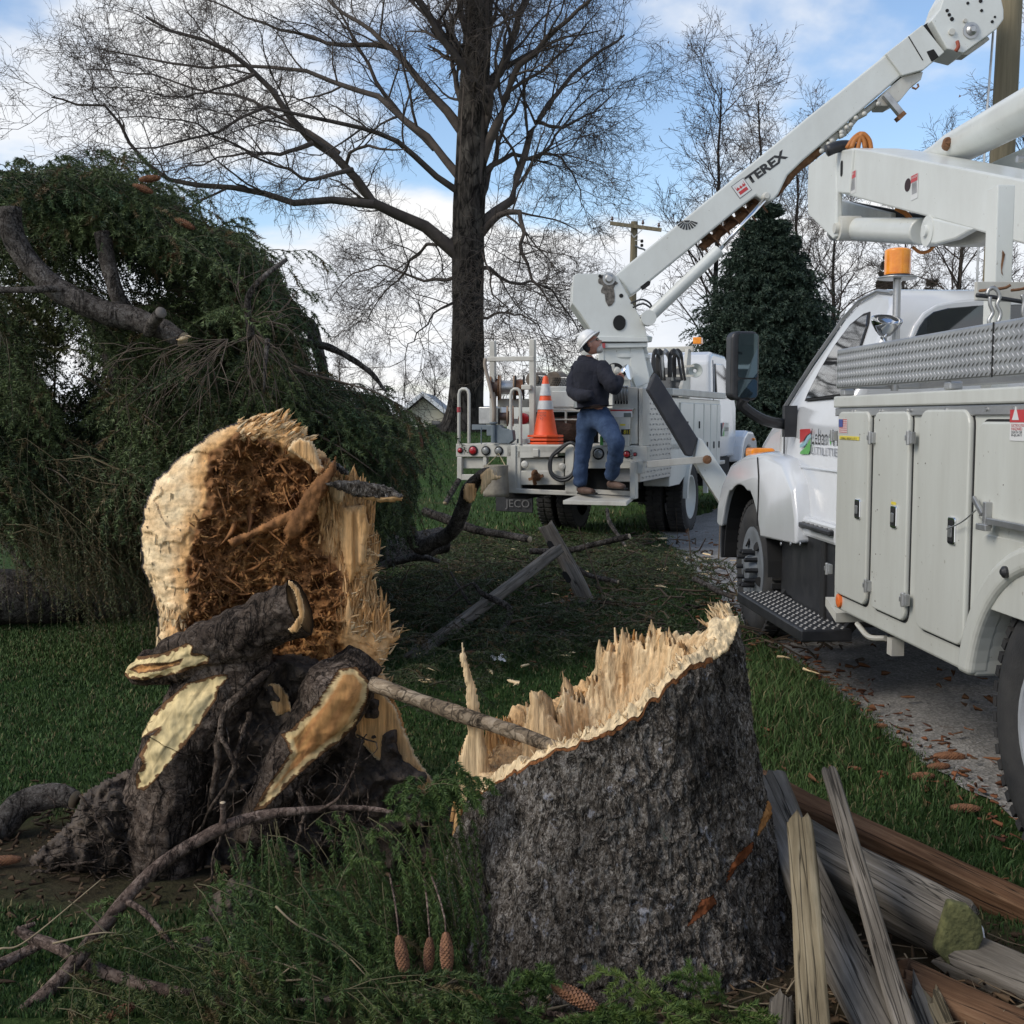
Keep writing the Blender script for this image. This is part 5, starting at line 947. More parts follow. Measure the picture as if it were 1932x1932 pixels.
# ---------------------------------------------------------------- debris of the clean-up between the trunk and the trucks
def gfr(n,x0,x1,y0,y1,L,seed,nl=.03,nw=.006,c2=(.065,.088,.032),S=8,nn=24):
    g=np.random.default_rng(seed); x=g.uniform(x0,x1,n); y=g.uniform(y0,y1,n); a=g.uniform(0,2*np.pi,n); B=np.stack([x,y,.06+.18*g.random(n)],-1); D=np.stack([np.cos(a),np.sin(a),.05+.25*g.random(n)],-1)
    return fronds(B,D,g.uniform(*L,n),.3,S,nn,nl,nw*1.5,(.045,.040,.022),.42,g,(.022,.036,.015),c2,.0022,.8,.12,4,brown=.12)
pp=gfr(330,-1.0,1.5,10.3,14,(.4,.9),51,c2=(.085,.12,.04))+gfr(150,-1.5,-.1,8.6,10.5,(.3,.7),52)+gfr(120,-.8,1.0,7.4,9.4,(.3,.6),53,nn=30,nw=.0045)+gfr(50,-1.3,-.1,6.0,7.6,(.25,.5),54,nn=30,nl=.024,nw=.0035)+gfr(60,.6,1.9,9.5,13,(.25,.5),55)
frondobj('branch_litter',pp,None,kind='stuff',label='trampled spruce brush spread over the ground behind the derrick truck')
g=np.random.default_rng(60); n=560; x=g.uniform(-1.4,2.3,n); y=g.uniform(7.5,15,n); L=g.uniform(.1,.55,n)*np.where(x>1.6,.5,1); a=g.uniform(0,6.28,n); z=.02+.10*g.random(n)*(x<1.5); 
Pp=np.stack([np.stack([x,y,z+.01],-1),np.stack([x+np.cos(a)*L*.5,y+np.sin(a)*L*.5,z+.05*g.random(n)+.015],-1),np.stack([x+np.cos(a+.3)*L,y+np.sin(a+.3)*L,z+.04*g.normal(size=n)**2+.012],-1)],1)
V,Q=tubes_batch(Pp,g.uniform(.004,.013,n)[:,None]*np.array([1,.8,.5])[None],5); C=np.repeat(lerp([.045,.034,.026],[.15,.115,.08],g.random(n)**1.5),15,0); 
n=900; x=g.uniform(-1.5,3.8,n); y=g.uniform(5.0,16,n); k=np.abs(x-edgex(y))<1.7; x,y=x[k],y[k]; n=len(x)
S1=shards(g,np.stack([x,y,.035+0*x+.02*(x>edgex(y))],-1),np.stack([g.normal(size=n),g.normal(size=n),.05*g.normal(size=n)],-1),g.uniform(.03,.09,n),g.uniform(.015,.04,n),g.uniform(.004,.01,n),lerp([.22,.10,.05],[.10,.06,.035],g.random(n)))
n2_=90; x=g.uniform(-.8,2.6,n2_); y=g.uniform(6.5,15,n2_); S2=shards(g,np.stack([x,y,.07+0*x],-1),np.stack([g.normal(size=n2_),g.normal(size=n2_),.1*g.normal(size=n2_)],-1),g.uniform(.06,.16,n2_),g.uniform(.015,.04,n2_),g.uniform(.006,.012,n2_),np.tile(CRM,(n2_,1)))
V,Q,_,C=merge([(V,Q,C),S1,S2]); link('twig_litter',fastmesh('twig_litter',V,Q,None,C),MT['twigv'],None,kind='stuff',label='scattered twigs bark scraps and wood chips on grass and road edge')
# needles and bark scraps along the road edge nearby
g=np.random.default_rng(61); n=420; y=g.uniform(3.8,10,n); x=edgex(y)+.03+.13*g.normal(size=n)
S1=shards(g,np.stack([x,y,.025+0*x],-1),np.stack([g.normal(size=n),g.normal(size=n),.08*g.normal(size=n)],-1),g.uniform(.02,.06,n),g.uniform(.01,.03,n),g.uniform(.003,.008,n),lerp([.24,.10,.05],[.07,.035,.025],g.random(n)))
link('bark_scraps',fastmesh('bark_scraps',S1[0],S1[1],None,S1[2]),MT['twigv'],None,kind='stuff',label='reddish bark scraps and leaves gathered along the edge of the road')
br=[([(590,960,9.5)],'',0)]
def branch(pts,rad,label,mat='limb',ends=endm,n=24):
    o=thing('broken_branch',label,'branch',P(*pts[len(pts)//2])*[1,1,0],'broken branches lying on the lawn'); limb('stick',pts,rad,o,mat=mat,n=n,k=10,ns=.004,ends=ends); return o
branch([(800,965,11.4),(850,982,11.2),(900,1000,11),(960,1010,10.8),(1000,1018,10.6)],[.045,.045,.04,.035,.03],'long branch slanting right from the snapped dark limb below the truck bumper')
branch([(1000,1040,10.9),(1060,1040,10.8),(1110,1030,10.7),(1188,1012,10.5)],[.03,.032,.03,.026],'straight branch with pale end pointing right beside the fence post')
branch([(1090,1072,10.1),(1110,1085,10),(1140,1092,9.9),(1166,1098,9.8)],[.022,.022,.02,.02],'short peeled branch with orange sawn tip right of the leaning fence post')
branch([(893,1100,8.6),(910,1120,8.5),(940,1135,8.45),(962,1150,8.4),(955,1180,8.3),(935,1205,8.2),(925,1232,8.15)],[.012,.018,.022,.022,.022,.018,.010],'crooked grey branch hooked over the fallen fence rail')
branch([(893,1100,8.6),(870,1110,8.65),(845,1130,8.7),(830,1135,8.7)],[.012,.010,.008,.006],'thin curved twig arching left of the crooked branch')
branch([(850,1080,9),(880,1130,8.8),(900,1160,8.7)],[.01,.012,.008],'slim dark twig crossing above the fence rail')
branch([(1145,960,12.2),(1150,985,12),(1170,1015,11.7),(1180,1030,11.5)],[.02,.02,.018,.014],'short upright twig standing under the worker step')
branch([(1310,1092,9.9),(1335,1105,9.7),(1360,1118,9.5),(1385,1128,9.4)],[.02,.022,.02,.016],'dark stick along the road edge left of the front wheel')
branch([(700,1075,9.3),(740,1060,9.4),(790,1050,9.6),(830,1060,9.6)],[.03,.03,.03,.02],'dark limb in the brush right of the torn trunk')
branch([(840,950,11.8),(852,930,11.9),(866,905,12)],[.03,.03,.028],'small upright stub left of the canvas bucket')
# ================================================================== shared vehicle helpers
def text(name,s,o,xd,yd,width,height,mat,parent,off=.004,**kw):
    cu=bpy.data.curves.new(name,'FONT'); cu.body=s; cu.size=1; cu.extrude=.0; cu.resolution_u=3; cu.offset=kw.pop('bold',0); ob=bpy.data.objects.new('tmp',cu); COL.objects.link(ob)
    bpy.context.view_layer.update(); me=bpy.data.meshes.new_from_object(ob.evaluated_get(bpy.context.evaluated_depsgraph_get())); bpy.data.objects.remove(ob)
    n=len(me.vertices); V=np.zeros(n*3,np.float32); me.vertices.foreach_get('co',V); V=V.reshape(-1,3); V[:,:2]-=V[:,:2].min(0); V[:,:2]/=V[:,:2].max(0)
    xd=nrm(xd); yd=nrm(yd); nn=nrm(np.cross(xd,yd)); W=np.array(o)+V[:,:1]*xd*width+V[:,1:2]*yd*height+nn*off
    me.vertices.foreach_set('co',W.astype(np.float32).ravel()); me.update(); return link(name,me,mat,parent,**kw)
def wheel(name,c,ax,R_,wd,rimm,parent,rim=.56,dish=.10,k=44,lugs=True,nuts=0,nutout=.0):
    """ax points outwards; c is the centre of the outer face"""
    c=np.array(c,float); ax=nrm(ax); m=M(); ri=R_*rim
    prof=[(-wd,ri),(-wd+.01,ri+.03),(-wd+.02,R_*.93),(-wd+.05,R_*.985),(-.05,R_*.985),(-.018,R_*.93),(0,R_*.80),(-.004,ri+.05),(-.015,ri+.008),(-.03,ri)]
    m.lathe(c,ax,prof,k,cap=False)
    if lugs:
        t=np.array([0,0,1.]) if abs(ax[2])<.9 else np.array([1.,0,0]); q=nrm(np.cross(ax,t)); r=np.cross(ax,q)
        for i in range(k):
            a=2*math.pi*i/k; d=math.cos(a)*q+math.sin(a)*r; e=np.cross(ax,d)
            for s in (0,1): m.box(c+d*R_*.985-ax*(wd*(.27 if s==0 else .73)),ax*wd*.19,e*(math.pi*R_/k*.62),d*.014)
    w_=m.build(name,MT['rubber'],parent,auto=40); m=M()
    m.lathe(c,ax,[(-.04,ri+.004),(-.012,ri+.006),(-.012,ri-.012),(-dish*.5,ri-.03),(-dish,ri*.72),(-dish,ri*.36),(-dish+.05,ri*.30),(-dish+.06,.0)],36,cap=False)
    rm=m.build('rim',rimm,w_,auto=30)
    if nuts:
        t=np.array([0,0,1.]); q=nrm(np.cross(ax,t)); r=np.cross(ax,q); m=M()
        for i in range(nuts):
            a=2*math.pi*i/nuts; d=math.cos(a)*q+math.sin(a)*r; m.lathe(c+d*ri*.42-ax*dish,ax,[(0,.018),(dish+nutout,.016),(dish+nutout+.005,.010)],8)
        m.build('lug_nuts',MT['steel'] if nutout<.05 else MT['black'],w_)
        m=M()
        for i in range(5):
            a=2*math.pi*i/5+.3; d=math.cos(a)*q+math.sin(a)*r; m.lathe(c+d*ri*.72-ax*(dish*.82),nrm(ax+d*.5),[(0,.035),(.012,.035)],12)
        m.build('hand_hole',MT['dark'],w_)
    return w_
# ================================================================== DERRICK TRUCK (B)
az=math.radians(21.8); fB=np.array([math.sin(az),math.cos(az),0]); rB=np.array([math.cos(az),-math.sin(az),0]); OB=np.array([1.548,13.4,0]); Zz=np.array([0,0,1.])
def WB(q,t,z): return OB-rB*q+fB*t+Zz*z
def BP(u,v,t): return PL(u,v,OB+fB*t,fB)
def BS(u,v,q): return PL(u,v,OB-rB*q,rB)
tb=thing('derrick_truck','white digger derrick truck seen from behind with its boom raised','utility truck',WB(1.2,3.5,0))
def pb_(name,poly,t,th,mat,par=tb,bevel=.008,**kw):
    m=M(); m.prism([BP(u,v,t) for u,v in poly],fB*th); return m.build(name,MT[mat] if isinstance(mat,str) else mat,par,bevel=bevel,**kw)
def rect(u0,v0,u1,v1): return [(u0,v0),(u1,v0),(u1,v1),(u0,v1)]
def bb(name,q0,q1,t0,t1,z0,z1,mat,par=tb,bevel=.01,**kw):
    m=M(); m.box(WB((q0+q1)/2,(t0+t1)/2,(z0+z1)/2),-rB*(q1-q0)/2,fB*(t1-t0)/2,Zz*(z1-z0)/2); return m.build(name,MT[mat],par,bevel=bevel,**kw)
def disc(m,c,ax,r,th=.01,k=24): return m.lathe(c,ax,[(0,r),(th,r),(th+.002,r*.9)],k)
# rear frame
bb('chassis_rail',.75,1.05,.1,7.6,.62,.95,'dark'); bb('chassis_rail',1.5,1.8,.1,7.6,.62,.95,'dark'); bb('axle_housing',.35,2.1,2.75,3.05,.42,.62,'dark')
dk=bb('bed_floor',.12,2.36,.02,4.6,1.18,1.28,'whiteS')
lb=pb_('light_bar',rect(860,837,965,862),0,.10,'whiteS')
def lamp(u,v,r,mat,par,t=-.001):
    m=M(); c=BP(u,v,t); disc(m,c,-fB,r*1.28,.012); bz=m.build('lamp',MT['dark'],par); m=M(); m.lathe(c-fB*.012,-fB,[(0,r),(.012,r*.96),(.02,r*.6),(.022,0)],24,cap=False); m.build('lens',MT[mat],bz,smooth=True)
lamp(868.6,849.7,.028,'red',lb); lamp(893,850,.047,'red',lb); lamp(917,850.4,.045,'clear',lb); lamp(941.4,850.4,.043,'clear',lb)
lb2=pb_('light_bar',rect(1085,842,1221,872),-.01,.12,'whiteS')
lamp(1129.4,856,.055,'clear',lb2,-.011); lamp(1155.5,856,.05,'clear',lb2,-.011); lamp(1183,857,.036,'red',lb2,-.011); lamp(1198.6,857,.018,'red',lb2,-.011)
m=M()
for k in range(4): m.ball(BP(1191,850+k*4.6,-.02),.014,6)
m.build('lamp',MT['clear'],lb2,smooth=True)
pb_('skirt_frame',rect(862,862,871,905),.0,.06,'whiteS'); pb_('skirt_frame',rect(911,862,918,895),.01,.05,'whiteS'); pb_('skirt_frame',rect(862,895,925,906),.003,.05,'whiteS'); pb_('skirt_panel',rect(870,863,921,884),.06,.03,'whiteS')
def hoop(u0,u1,vt,v0,v1,t):
    pts=[BP(u0,v0,t),BP(u0,vt+10,t),BP(u0+2,vt+3,t),BP(u0+6,vt,t),BP(u1-6,vt,t),BP(u1-2,vt+3,t),BP(u1,vt+10,t),BP(u1,v1,t)]
    m=M(); m.tube(pts,.021,10); return m.build('grab_hoop',MT['whiteS'],tb,auto=60)
h1=hoop(866,885,734,836,836,.02); hoop(964,982,734,817,838,.02)
m=M(); m.tube([BP(865.6,768,.02),BP(865.6,778,.02)],.024,10); m.build('red_tape',MT['red'],h1)
# centre rear panel
pb_('tow_panel',rect(960,842,1060,855),.03,.05,'whiteS'); pb_('tow_panel',[(976,842),(1052,842),(1052,862),(976,865)],.02,.03,'whiteS'); 
pb_('corner_post',rect(956,840,973,922),.0,.08,'whiteS'); pb_('corner_post',rect(972,850,982,931),.02,.06,'whiteS')
pb_('corner_post',rect(1066,842,1088,933),.0,.08,'whiteS'); pb_('tow_panel',rect(980,888,1064,915),.03,.03,'whiteS'); pb_('tow_panel',rect(980,864,1064,890),.09,.02,'whiteS')
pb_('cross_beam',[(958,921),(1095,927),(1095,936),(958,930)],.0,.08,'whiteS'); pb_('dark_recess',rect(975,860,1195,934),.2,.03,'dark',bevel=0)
m=M(); 
for u,v in ((991,876),(1061,880)): m.lathe(BP(u,v,.02),-fB,[(0,.045),(.03,.045),(.04,.02)],14)
m.build('tow_eye',MT['whiteS'],tb,bevel=.003); 
m=M(); c=BP(1013,900,.0); m.lathe(c,-fB,[(-.02,.05),(.05,.045),(.08,.03),(.12,.03)],12); m.tube(cr([c-fB*.06-Zz*.08,c-fB*.10-Zz*.02,c-fB*.13+Zz*.05,c-fB*.05+Zz*.07,c+Zz*.02],14),.024,8); m.bar(c-fB*.03-rB*.09-Zz*.03,c-fB*.03+rB*.09+Zz*.02,.035)
m.build('pintle_hook',MT['rust'],tb); pb_('latch_plate',rect(1005,847,1016,862),.0,.02,'whiteS')
m=M()
for dy,dz in ((0,0),(6,5)): m.tube(cr([BP(u,v,-.06) for u,v in ((1088,842),(1075,835),(1055,846+dz),(1040+dy*.3,862),(1036+dy*.5,880),(1042,898-dz),(1058,907-dz),(1076,902-dz),(1086-dy*.4,882),(1088-dy*.4,842))],30),.018,8)
m.build('air_hose',MT['black'],tb,smooth=True)
pb_('mud_flap',[(935,930),(1005,932),(1005,968),(935,964)],1.9,.03,'black'); 
text('lettering','JECO',BP(953,961,1.88),rB,Zz,.36,.14,simple('dim_letters',(.13,.13,.13),.7),tb)  # letters in an even dim grey
# right access step frame
pb_('step_side',rect(1188,871,1198,942),-.16,.14,'whiteS'); pb_('step_side',[(1199,868),(1213,868),(1212,893),(1199,896)],-.05,.1,'whiteS')
pb_('step_bar',rect(1095,871,1190,884),-.004,.05,'whiteS')
m=M(); a_=[BP(1062,944,-.55),BP(1182,947,-.55),BP(1196,935,-.02),BP(1100,930,-.02)]; m.prism([p for p in a_],Zz*-.045); m.build('step_plate',MT['whiteS'],tb,bevel=.004)
m=M(); m.bar(BP(1190,931,-.1),BP(1100,926,-.1),.03,.05); m.build('step_bar',MT['whiteS'],tb)
# racks and reels on the left
for r_ in (rect(923,643,933,800),rect(998,640,1008,836)): pb_('rack_post',r_,.35,.07,'whiteS')
pb_('rack_bar',[(918,673),(1007,672),(1007,681),(918,682)],.34,.06,'whiteS'); pb_('rack_bar',rect(983,726,1001,735),.3,.1,'whiteS'); pb_('rack_bar',rect(940,790,1000,800),.45,.1,'whiteS')
def reel(u0,u1,v,R_,rd,t,fm,cm):
    a=BP(u0,v,t); b=BP(u1,v,t); d=nrm(b-a+fB*.35*np.linalg.norm(b-a)); L=np.linalg.norm(b-a); m=M(); m.lathe(a,d,[(0,R_),(.018,R_),(.02,rd*.5)],28); m.lathe(a+d*L,d,[(-.018,R_*.99),(0,R_),(.002,rd*.5)],28); o=m.build('wire_reel',fm,tb,auto=40)
    m=M(); m.lathe(a,d,[(.018,rd)]+[(x,rd*(1+.02*(i%2))) for i,x in enumerate(np.linspace(.02,L-.02,14))]+[(L-.018,rd)],24); m.build('wire',cm,o,auto=40)
woodr=simple('plywood_flange',(.34,.24,.16),.8,c2=(.24,.16,.11),sc=10); brw=simple('brown_wire',(.07,.04,.03),.5,c2=(.12,.07,.05),sc=30); cop=simple('copper_wire',(.22,.09,.04),.4,.5)
reel(925,941,731,.155,.11,.42,MT['rust'],brw); reel(943,969,731,.15,.085,.42,woodr,MT['steel']); reel(971,988,731,.15,.10,.42,MT['dark'],cop); reel(940,957,786,.10,.05,.3,MT['dark'],brw); reel(956,968,785,.125,.06,.22,woodr,woodr)
m=M(); m.tube(cr([BP(u,v,.2) for u,v in ((916,676),(915,690),(921,715),(928,745),(932,770),(931,800))],16),.022,8); m.build('strap',simple('dirty_strap',(.30,.25,.2),.9),tb,smooth=True)
# vise on the deck
m=M(); m.prism([BP(u,v,-.02) for u,v in ((918,803),(942,802),(948,808),(966,812),(968,830),(960,837),(934,836),(932,822),(918,822))],fB*.10); m.prism([BP(u,v,.0) for u,v in ((890,801),(943,802),(943,810),(890,811))],fB*.05); m.tube([BP(908,806,-.04),BP(908,838,-.04)],.008,6); m.lathe(BP(931,804,-.03),Zz,[(-.2,.03),(.02,.03),(.03,.05),(.05,.05)],12)
m.build('bench_vise',simple('vise_grey',(.11,.14,.16),.5,c2=(.16,.19,.21),sc=9),tb,bevel=.01)
# centre cabinets
pb_('tool_cabinet',rect(1001,729,1084,771),.8,.5,'white'); pb_('cabinet_door',rect(1041,738,1083,768),.78,.02,'white'); pb_('tool_cabinet',rect(1001,771,1120,776),.78,.3,'whiteS')
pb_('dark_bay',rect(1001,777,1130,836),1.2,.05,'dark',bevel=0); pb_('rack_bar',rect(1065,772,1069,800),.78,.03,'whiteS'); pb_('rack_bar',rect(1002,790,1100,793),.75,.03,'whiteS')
m=M(); m.tube([BP(1045,812,.85),BP(1100,806,1.0)],.16,16); m.build('cloth_bundle',simple('brown_bundle',(.05,.028,.02),.9,c2=(.10,.055,.04),sc=8,bs=1,bsc=12,bd=.05),tb,smooth=True)
m=M(); 
for i,u in enumerate(np.arange(1001,1082,3.4)):
    for j in range(4): c=BP(u+(j%2)*1.7,711+j*4+ (u-1001)*.06,.9); m.box(c,rB*.0045,fB*.004,Zz*.011)
pe=pb_('mesh_panel',[(1001,707),(1084,713),(1084,730),(1001,728)],.92,.01,'alu'); m.build('perforation',MT['dark'],pe)
pb_('tool_tray',rect(983,776,1000,800),.5,.1,'whiteS'); m=M(); m.lathe(BP(990,790,.45),-fB,[(0,.07),(.05,.07),(.06,.03)],16); m.build('red_canister',MT['red'],tb,auto=40)
pb_('metal_sheet',rect(975,828,1000,836),.1,.3,'steel',bevel=.002); pb_('toolbox',rect(938,752,985,768),.55,.3,'whiteS'); pb_('toolbox',rect(903,768,930,800),.9,.3,'steel')
# control console
cs=pb_('control_console',[(1156,730),(1203,730),(1203,838),(1156,838)],.05,.45,'whiteS'); pb_('console_edge',rect(1205,732,1213,842),.04,.3,'whiteS')
pb_('control_panel',[(1140,770),(1196,770),(1190,784),(1186,842),(1135,842)],-.02,.08,'whiteS')
m=M(); 
for k in range(5): m.box(BP(1161.5+k*5.4,750,.045),rB*.008,fB*.006,Zz*.075)
m.build('lever_slot',MT['dark'],cs); m=M()
for k in range(5): m.tube([BP(1161.5+k*5.4,756,.045),BP(1161.5+k*5.4,748,-.06),BP(1162+k*5.2,732,-.05)],.007,6); m.ball(BP(1162+k*5.2,730,-.05),.018,6)
m.build('control_lever',MT['steel'],cs,smooth=True)
def decal(name,px4,t,mat,par): m=M(); m.prism([BP(u,v,t) for u,v in px4],-fB*.002); return m.build(name,mat,par)
wh=simple('decal_white',(.66,.66,.64),.4); rd=simple('decal_red',(.50,.035,.04),.4); yl=simple('decal_yellow',(.72,.58,.05),.4); gn=simple('decal_green',(.12,.42,.10),.4); bl=simple('decal_blue',(.04,.07,.28),.4); bk_=simple('decal_black',(.02,.02,.02),.4); lbl=simple('decal_lightblue',(.28,.50,.58),.4)
decal('warning_label',rect(1152,773,1193,787),-.021,wh,cs); decal('warning_label',rect(1152,773,1193,775.5),-.0235,rd,cs); decal('warning_label',rect(1177,779,1191,787),-.0235,simple('decal_grey',(.12,.14,.13),.5),cs)
dd=decal('dig_label',rect(1172,810,1189,820),-.021,bk_,cs); text('lettering','811',BP(1177,819,-.025),rB,Zz,.07,.05,yl,dd); decal('dig_label',rect(1170,800,1180,803),-.021,yl,cs)
d3=decal('door_logo',rect(1132,822,1156,840),-.021,wh,cs); text('lettering','Leb',BP(1137,834,-.025),rB,Zz,.10,.05,bk_,d3); decal('door_logo',[(1132,824),(1138,822),(1138,840),(1132,840)],-.0245,gn,cs)
# turret: pedestal in truck frame, superstructure swung towards the right
TYp=14.30
ct=P(1176,700,TYp); ct=np.array([ct[0],TYp,0])
m=M(); m.lathe(ct,Zz,[(1.30,.30),(2.28,.30),(2.32,.33),(2.36,.33)],32); ped=m.build('pedestal',MT['white'],tb,auto=35)
def yp(name,poly,Y,th,mat,par=None,bevel=.008,**kw):
    m=M(); m.prism([P(u,v,Y) for u,v in poly],(0,th,0)); return m.build(name,MT[mat] if isinstance(mat,str) else mat,par or tb,bevel=bevel,**kw)
yp('pedestal_wing',[(1189,652),(1212,652),(1226,712),(1224,722),(1200,732),(1189,700)],13.98,.05,'white'); yp('pedestal_wing',[(1206,655),(1220,655),(1233,702),(1226,712)],14.2,.05,'white')
yp('pedestal_wing',[(1130,652),(1140,652),(1140,728),(1128,728)],13.98,.05,'white'); yp('pedestal_face',[(1139,652),(1190,652),(1190,732),(1139,732)],13.99,.03,'white')
m=M(); m.lathe(P(1160,703,13.97),(0,-1,0),[(0,.115),(.012,.115),(.014,.10)],28); hole=m.build('winch_opening',MT['dark'],tb)
m=M(); m.lathe(P(1163,700,13.95),(0,-1,0),[(0,.05),(.03,.05),(.05,.02)],14); m.box(P(1156,694,13.93),(.02,0,0),(0,.02,0),(0,0,.04)); m.build('winch_part',MT['whiteS'],tb,bevel=.004)
yp('collar',[(1122,648),(1222,646),(1222,655),(1122,657)],13.93,.7,'white')
m=M(); m.box(P(1139,652,13.92),(.018,0,0),(0,.01,0),(0,0,.03)); m.build('red_marker',MT['red'],tb)
m=M(); m.lathe(np.array([ct[0]-.02,TYp,P(0,645,TYp)[2]]),Zz,[(0,.36),(.05,.37),(.06,.36)],40); m.build('slew_ring',MT['white'],tb,auto=35)
yp('turntable',[(1121,634),(1222,636),(1224,645),(1121,645)],13.90,.8,'white')
plate=[(1081,521),(1088,516),(1155,516),(1165,521),(1172,535),(1188,564),(1216,611),(1221,636),(1124,636),(1094,590),(1079,572)]
tur=yp('turret_plate',plate,13.92,.04,'white'); yp('turret_plate',plate,14.52,.04,'white')
yp('turret_web',[(1081,530),(1087,530),(1099,592),(1128,634),(1121,634),(1091,590),(1079,572)],13.97,.54,'white')
m=M()
q=P(1168.5,609,13.915); a=np.linspace(0,2*np.pi,28,endpoint=False); m.prism([q+[.075*np.cos(x),0,.09*np.sin(x)] for x in a],(0,-.006,0)); m.build('lightening_hole',MT['dark'],tur)
m=M(); m.lathe(P(1149,526,13.92),(0,-1,0),[(0,.075),(.01,.075),(.011,.05),(.03,.05),(.045,.035)],20); m.build('pivot_pin',MT['steel'],tur,auto=40)
m=M(); m.lathe(P(1132,521,13.92),(0,-1,0),[(0,.02),(.01,.02)],10); m.lathe(P(1172,558,13.92),(0,-1,0),[(0,.025),(.004,.025)],12); m.build('pivot_pin',MT['dark'],tur)
g=np.random.default_rng(3); a=np.linspace(0,2*np.pi,40,endpoint=False); q=P(1148,534,13.916); rr_=.10*(1+.45*vnoise(np.stack([np.cos(a)*3,np.sin(a)*3,0*a],-1)))*(1+.9*np.clip(-np.sin(a),0,1)**6); m=M(); m.prism([q+[rr_[i]*np.cos(a[i])*1.0,0,rr_[i]*np.sin(a[i])] for i in range(40)],(0,-.002,0)); m.build('grease_stain',simple('grease',(.05,.042,.035),.7,c2=(.20,.18,.15),sc=22),tur)
m=M(); m.lathe(P(1108,679-15,14.3),(0,-1,0),[(0,.06),(.05,.07),(.06,.05)],18); m.build('work_light',MT['white'],tb,auto=40)
m=M(); m.lathe(P(1183,703,13.86),nrm((.75,-.5,.15)),[(-.10,.02),(-.07,.06),(-.02,.088),(.02,.095),(.03,.09)],20); m.tube([P(1187,714,13.9),P(1190,726,13.95),P(1189,731,14.0)],.012,6); m.build('work_light',MT['chrome'],tb,auto=50)
# boom
bm=yp('boom',[(1160,519),(1167,513),(1306,400.7),(1525,220),(1672,102.4),(1702,142),(1516,302),(1486,331),(1469,366),(1460,377),(1446,381),(1436,376),(1427,369),(1392,395),(1200,552),(1190,557),(1176,535)],14.03,.36,'white',bevel=.02)
yp('boom_hole',[(1208,563-22),(1222,530),(1228,531),(1226,538),(1212,548)],14.026,.003,'dark',bm,bevel=0)
b2=yp('boom_section',[(1671,101),(1741,46),(1783,98),(1742,132),(1702,143)],13.99,.44,'white',bm,bevel=.012)
m=M(); m.prism([P(u,v,13.985) for u,v in ((1713.5,69),(1715,68),(1742,113),(1740.5,114))],(0,.02,0)); m.build('seam',MT['dark'],b2)
yp('boom_head_dark_gap',[(1739,50),(1760,36),(1786,90),(1776,100)],14.08,.26,'dark',bm); yp('boom_slot',[(1748,97),(1762,92),(1772,107),(1758,117)],13.984,.02,'dark',b2)  # near-black block coloured as the shaded gap before the boom head
hd=yp('boom_head',[(1757,38),(1773,18),(1781,-6),(1800,-40),(1878,-42),(1890,0),(1894,18),(1894,36),(1880,55),(1864,67),(1847,79),(1818,100),(1787,92)],13.94,.5,'white',bm,bevel=.012)
m=M(); m.lathe(P(1832,58,13.94),(0,-1,0),[(0,.095),(.014,.095),(.016,.06),(.03,.06),(.05,.035),(.08,.03)],24); m.build('sheave_pin',MT['steel'],hd,auto=40)
for u_0,v_0,r_0 in ((1795,61,.038),(1820,40,.022)): m=M(); m.lathe(P(u_0,v_0,13.94),(0,-1,0),[(0,r_0),(.03,r_0*.95)],18); m.build('boss',MT['whiteS'],hd,auto=40)
m=M()
for u,v,r in ((1826,6,.018),(1850,2,.022),(1852,20,.018),(1877,32,.014),(1872,41,.018),(1787,20,.02),(1796,36,.024),(1791,28,.02)): m.lathe(P(u,v,13.938),(0,-1,0),[(0,r),(.004,r)],14)
m.build('bolt_hole',MT['dark'],hd)
m=M(); m.tube(cr([P(1806,78,13.9),P(1808,88,13.88),P(1803,97,13.9)],8),.022,8); m.build('hook',simple('rust_red',(.28,.06,.03),.7),hd,smooth=True)
yp('boom_flange',[(1787,92),(1818,100),(1864,68),(1868,74),(1826,104),(1800,103)],14.1,.2,'whiteS',hd)
# hardware below the boom
ub=yp('winch_bracket',[(1703,144),(1742,135),(1738,150),(1720,163),(1698,190),(1680,200),(1660,200),(1655,188),(1672,170)],14.05,.3,'whiteS',bm)
m=M(); m.bar(P(1669,178,13.98),P(1702,218,13.98),.09,.07); m.build('stow_arm',MT['steel'],bm,bevel=.006); m=M(); m.bar(P(1692,226,13.96),P(1705,214,13.96),.12,.05); m.build('stow_foot',MT['rust'],bm)
m=M(); m.tube([P(1721,165,14),P(1728,168,14),P(1733,163,14),P(1731,158,14)],.012,6); m.build('shackle',MT['rust'],bm)
m=M()
seg=[(1655,192,.045),(1632,211,.06),(1617,219,.05),(1606,232,.035),(1600,237,.08),(1592,246,.09),(1580,252,.06),(1570,262,.10),(1562,268,.06),(1548,281,.05)]
for i in range(len(seg)-1):
    a=P(*seg[i][:2],14.15); b=P(*seg[i+1][:2],14.15); m.tube([a,b],[seg[i][2]*.8,seg[i][2]*.8],12)
for u,v,_ in seg: m.ball(P(u+rng.normal()*3,v+4,14.0),.03,6)
m.build('digger_motor',MT['whiteS'],bm,auto=35)
m=M(); m.tube([P(1556,276,14.2),P(1500,320,14.2),P(1462,366,14.2)],.055,12); m.build('auger_shaft',MT['rust'],bm,auto=40)
au=M(); p0=P(1440,377,14.3); p1=P(1322,468,14.3); d=nrm(p1-p0); L=np.linalg.norm(p1-p0); q=np.array([0,1.,0]); r=np.cross(d,q); n=150; tt=np.linspace(0,1,n); an=tt*2*math.pi*5.5
inn=[p0+d*L*t+(math.cos(a)*q+math.sin(a)*r)*.05 for t,a in zip(tt,an)]; ou=[p0+d*L*t+(math.cos(a)*q+math.sin(a)*r)*.155 for t,a in zip(tt,an)]
V=np.array(inn+ou+[x+d*.012 for x in inn]+[x+d*.012 for x in ou]); Fc=[]
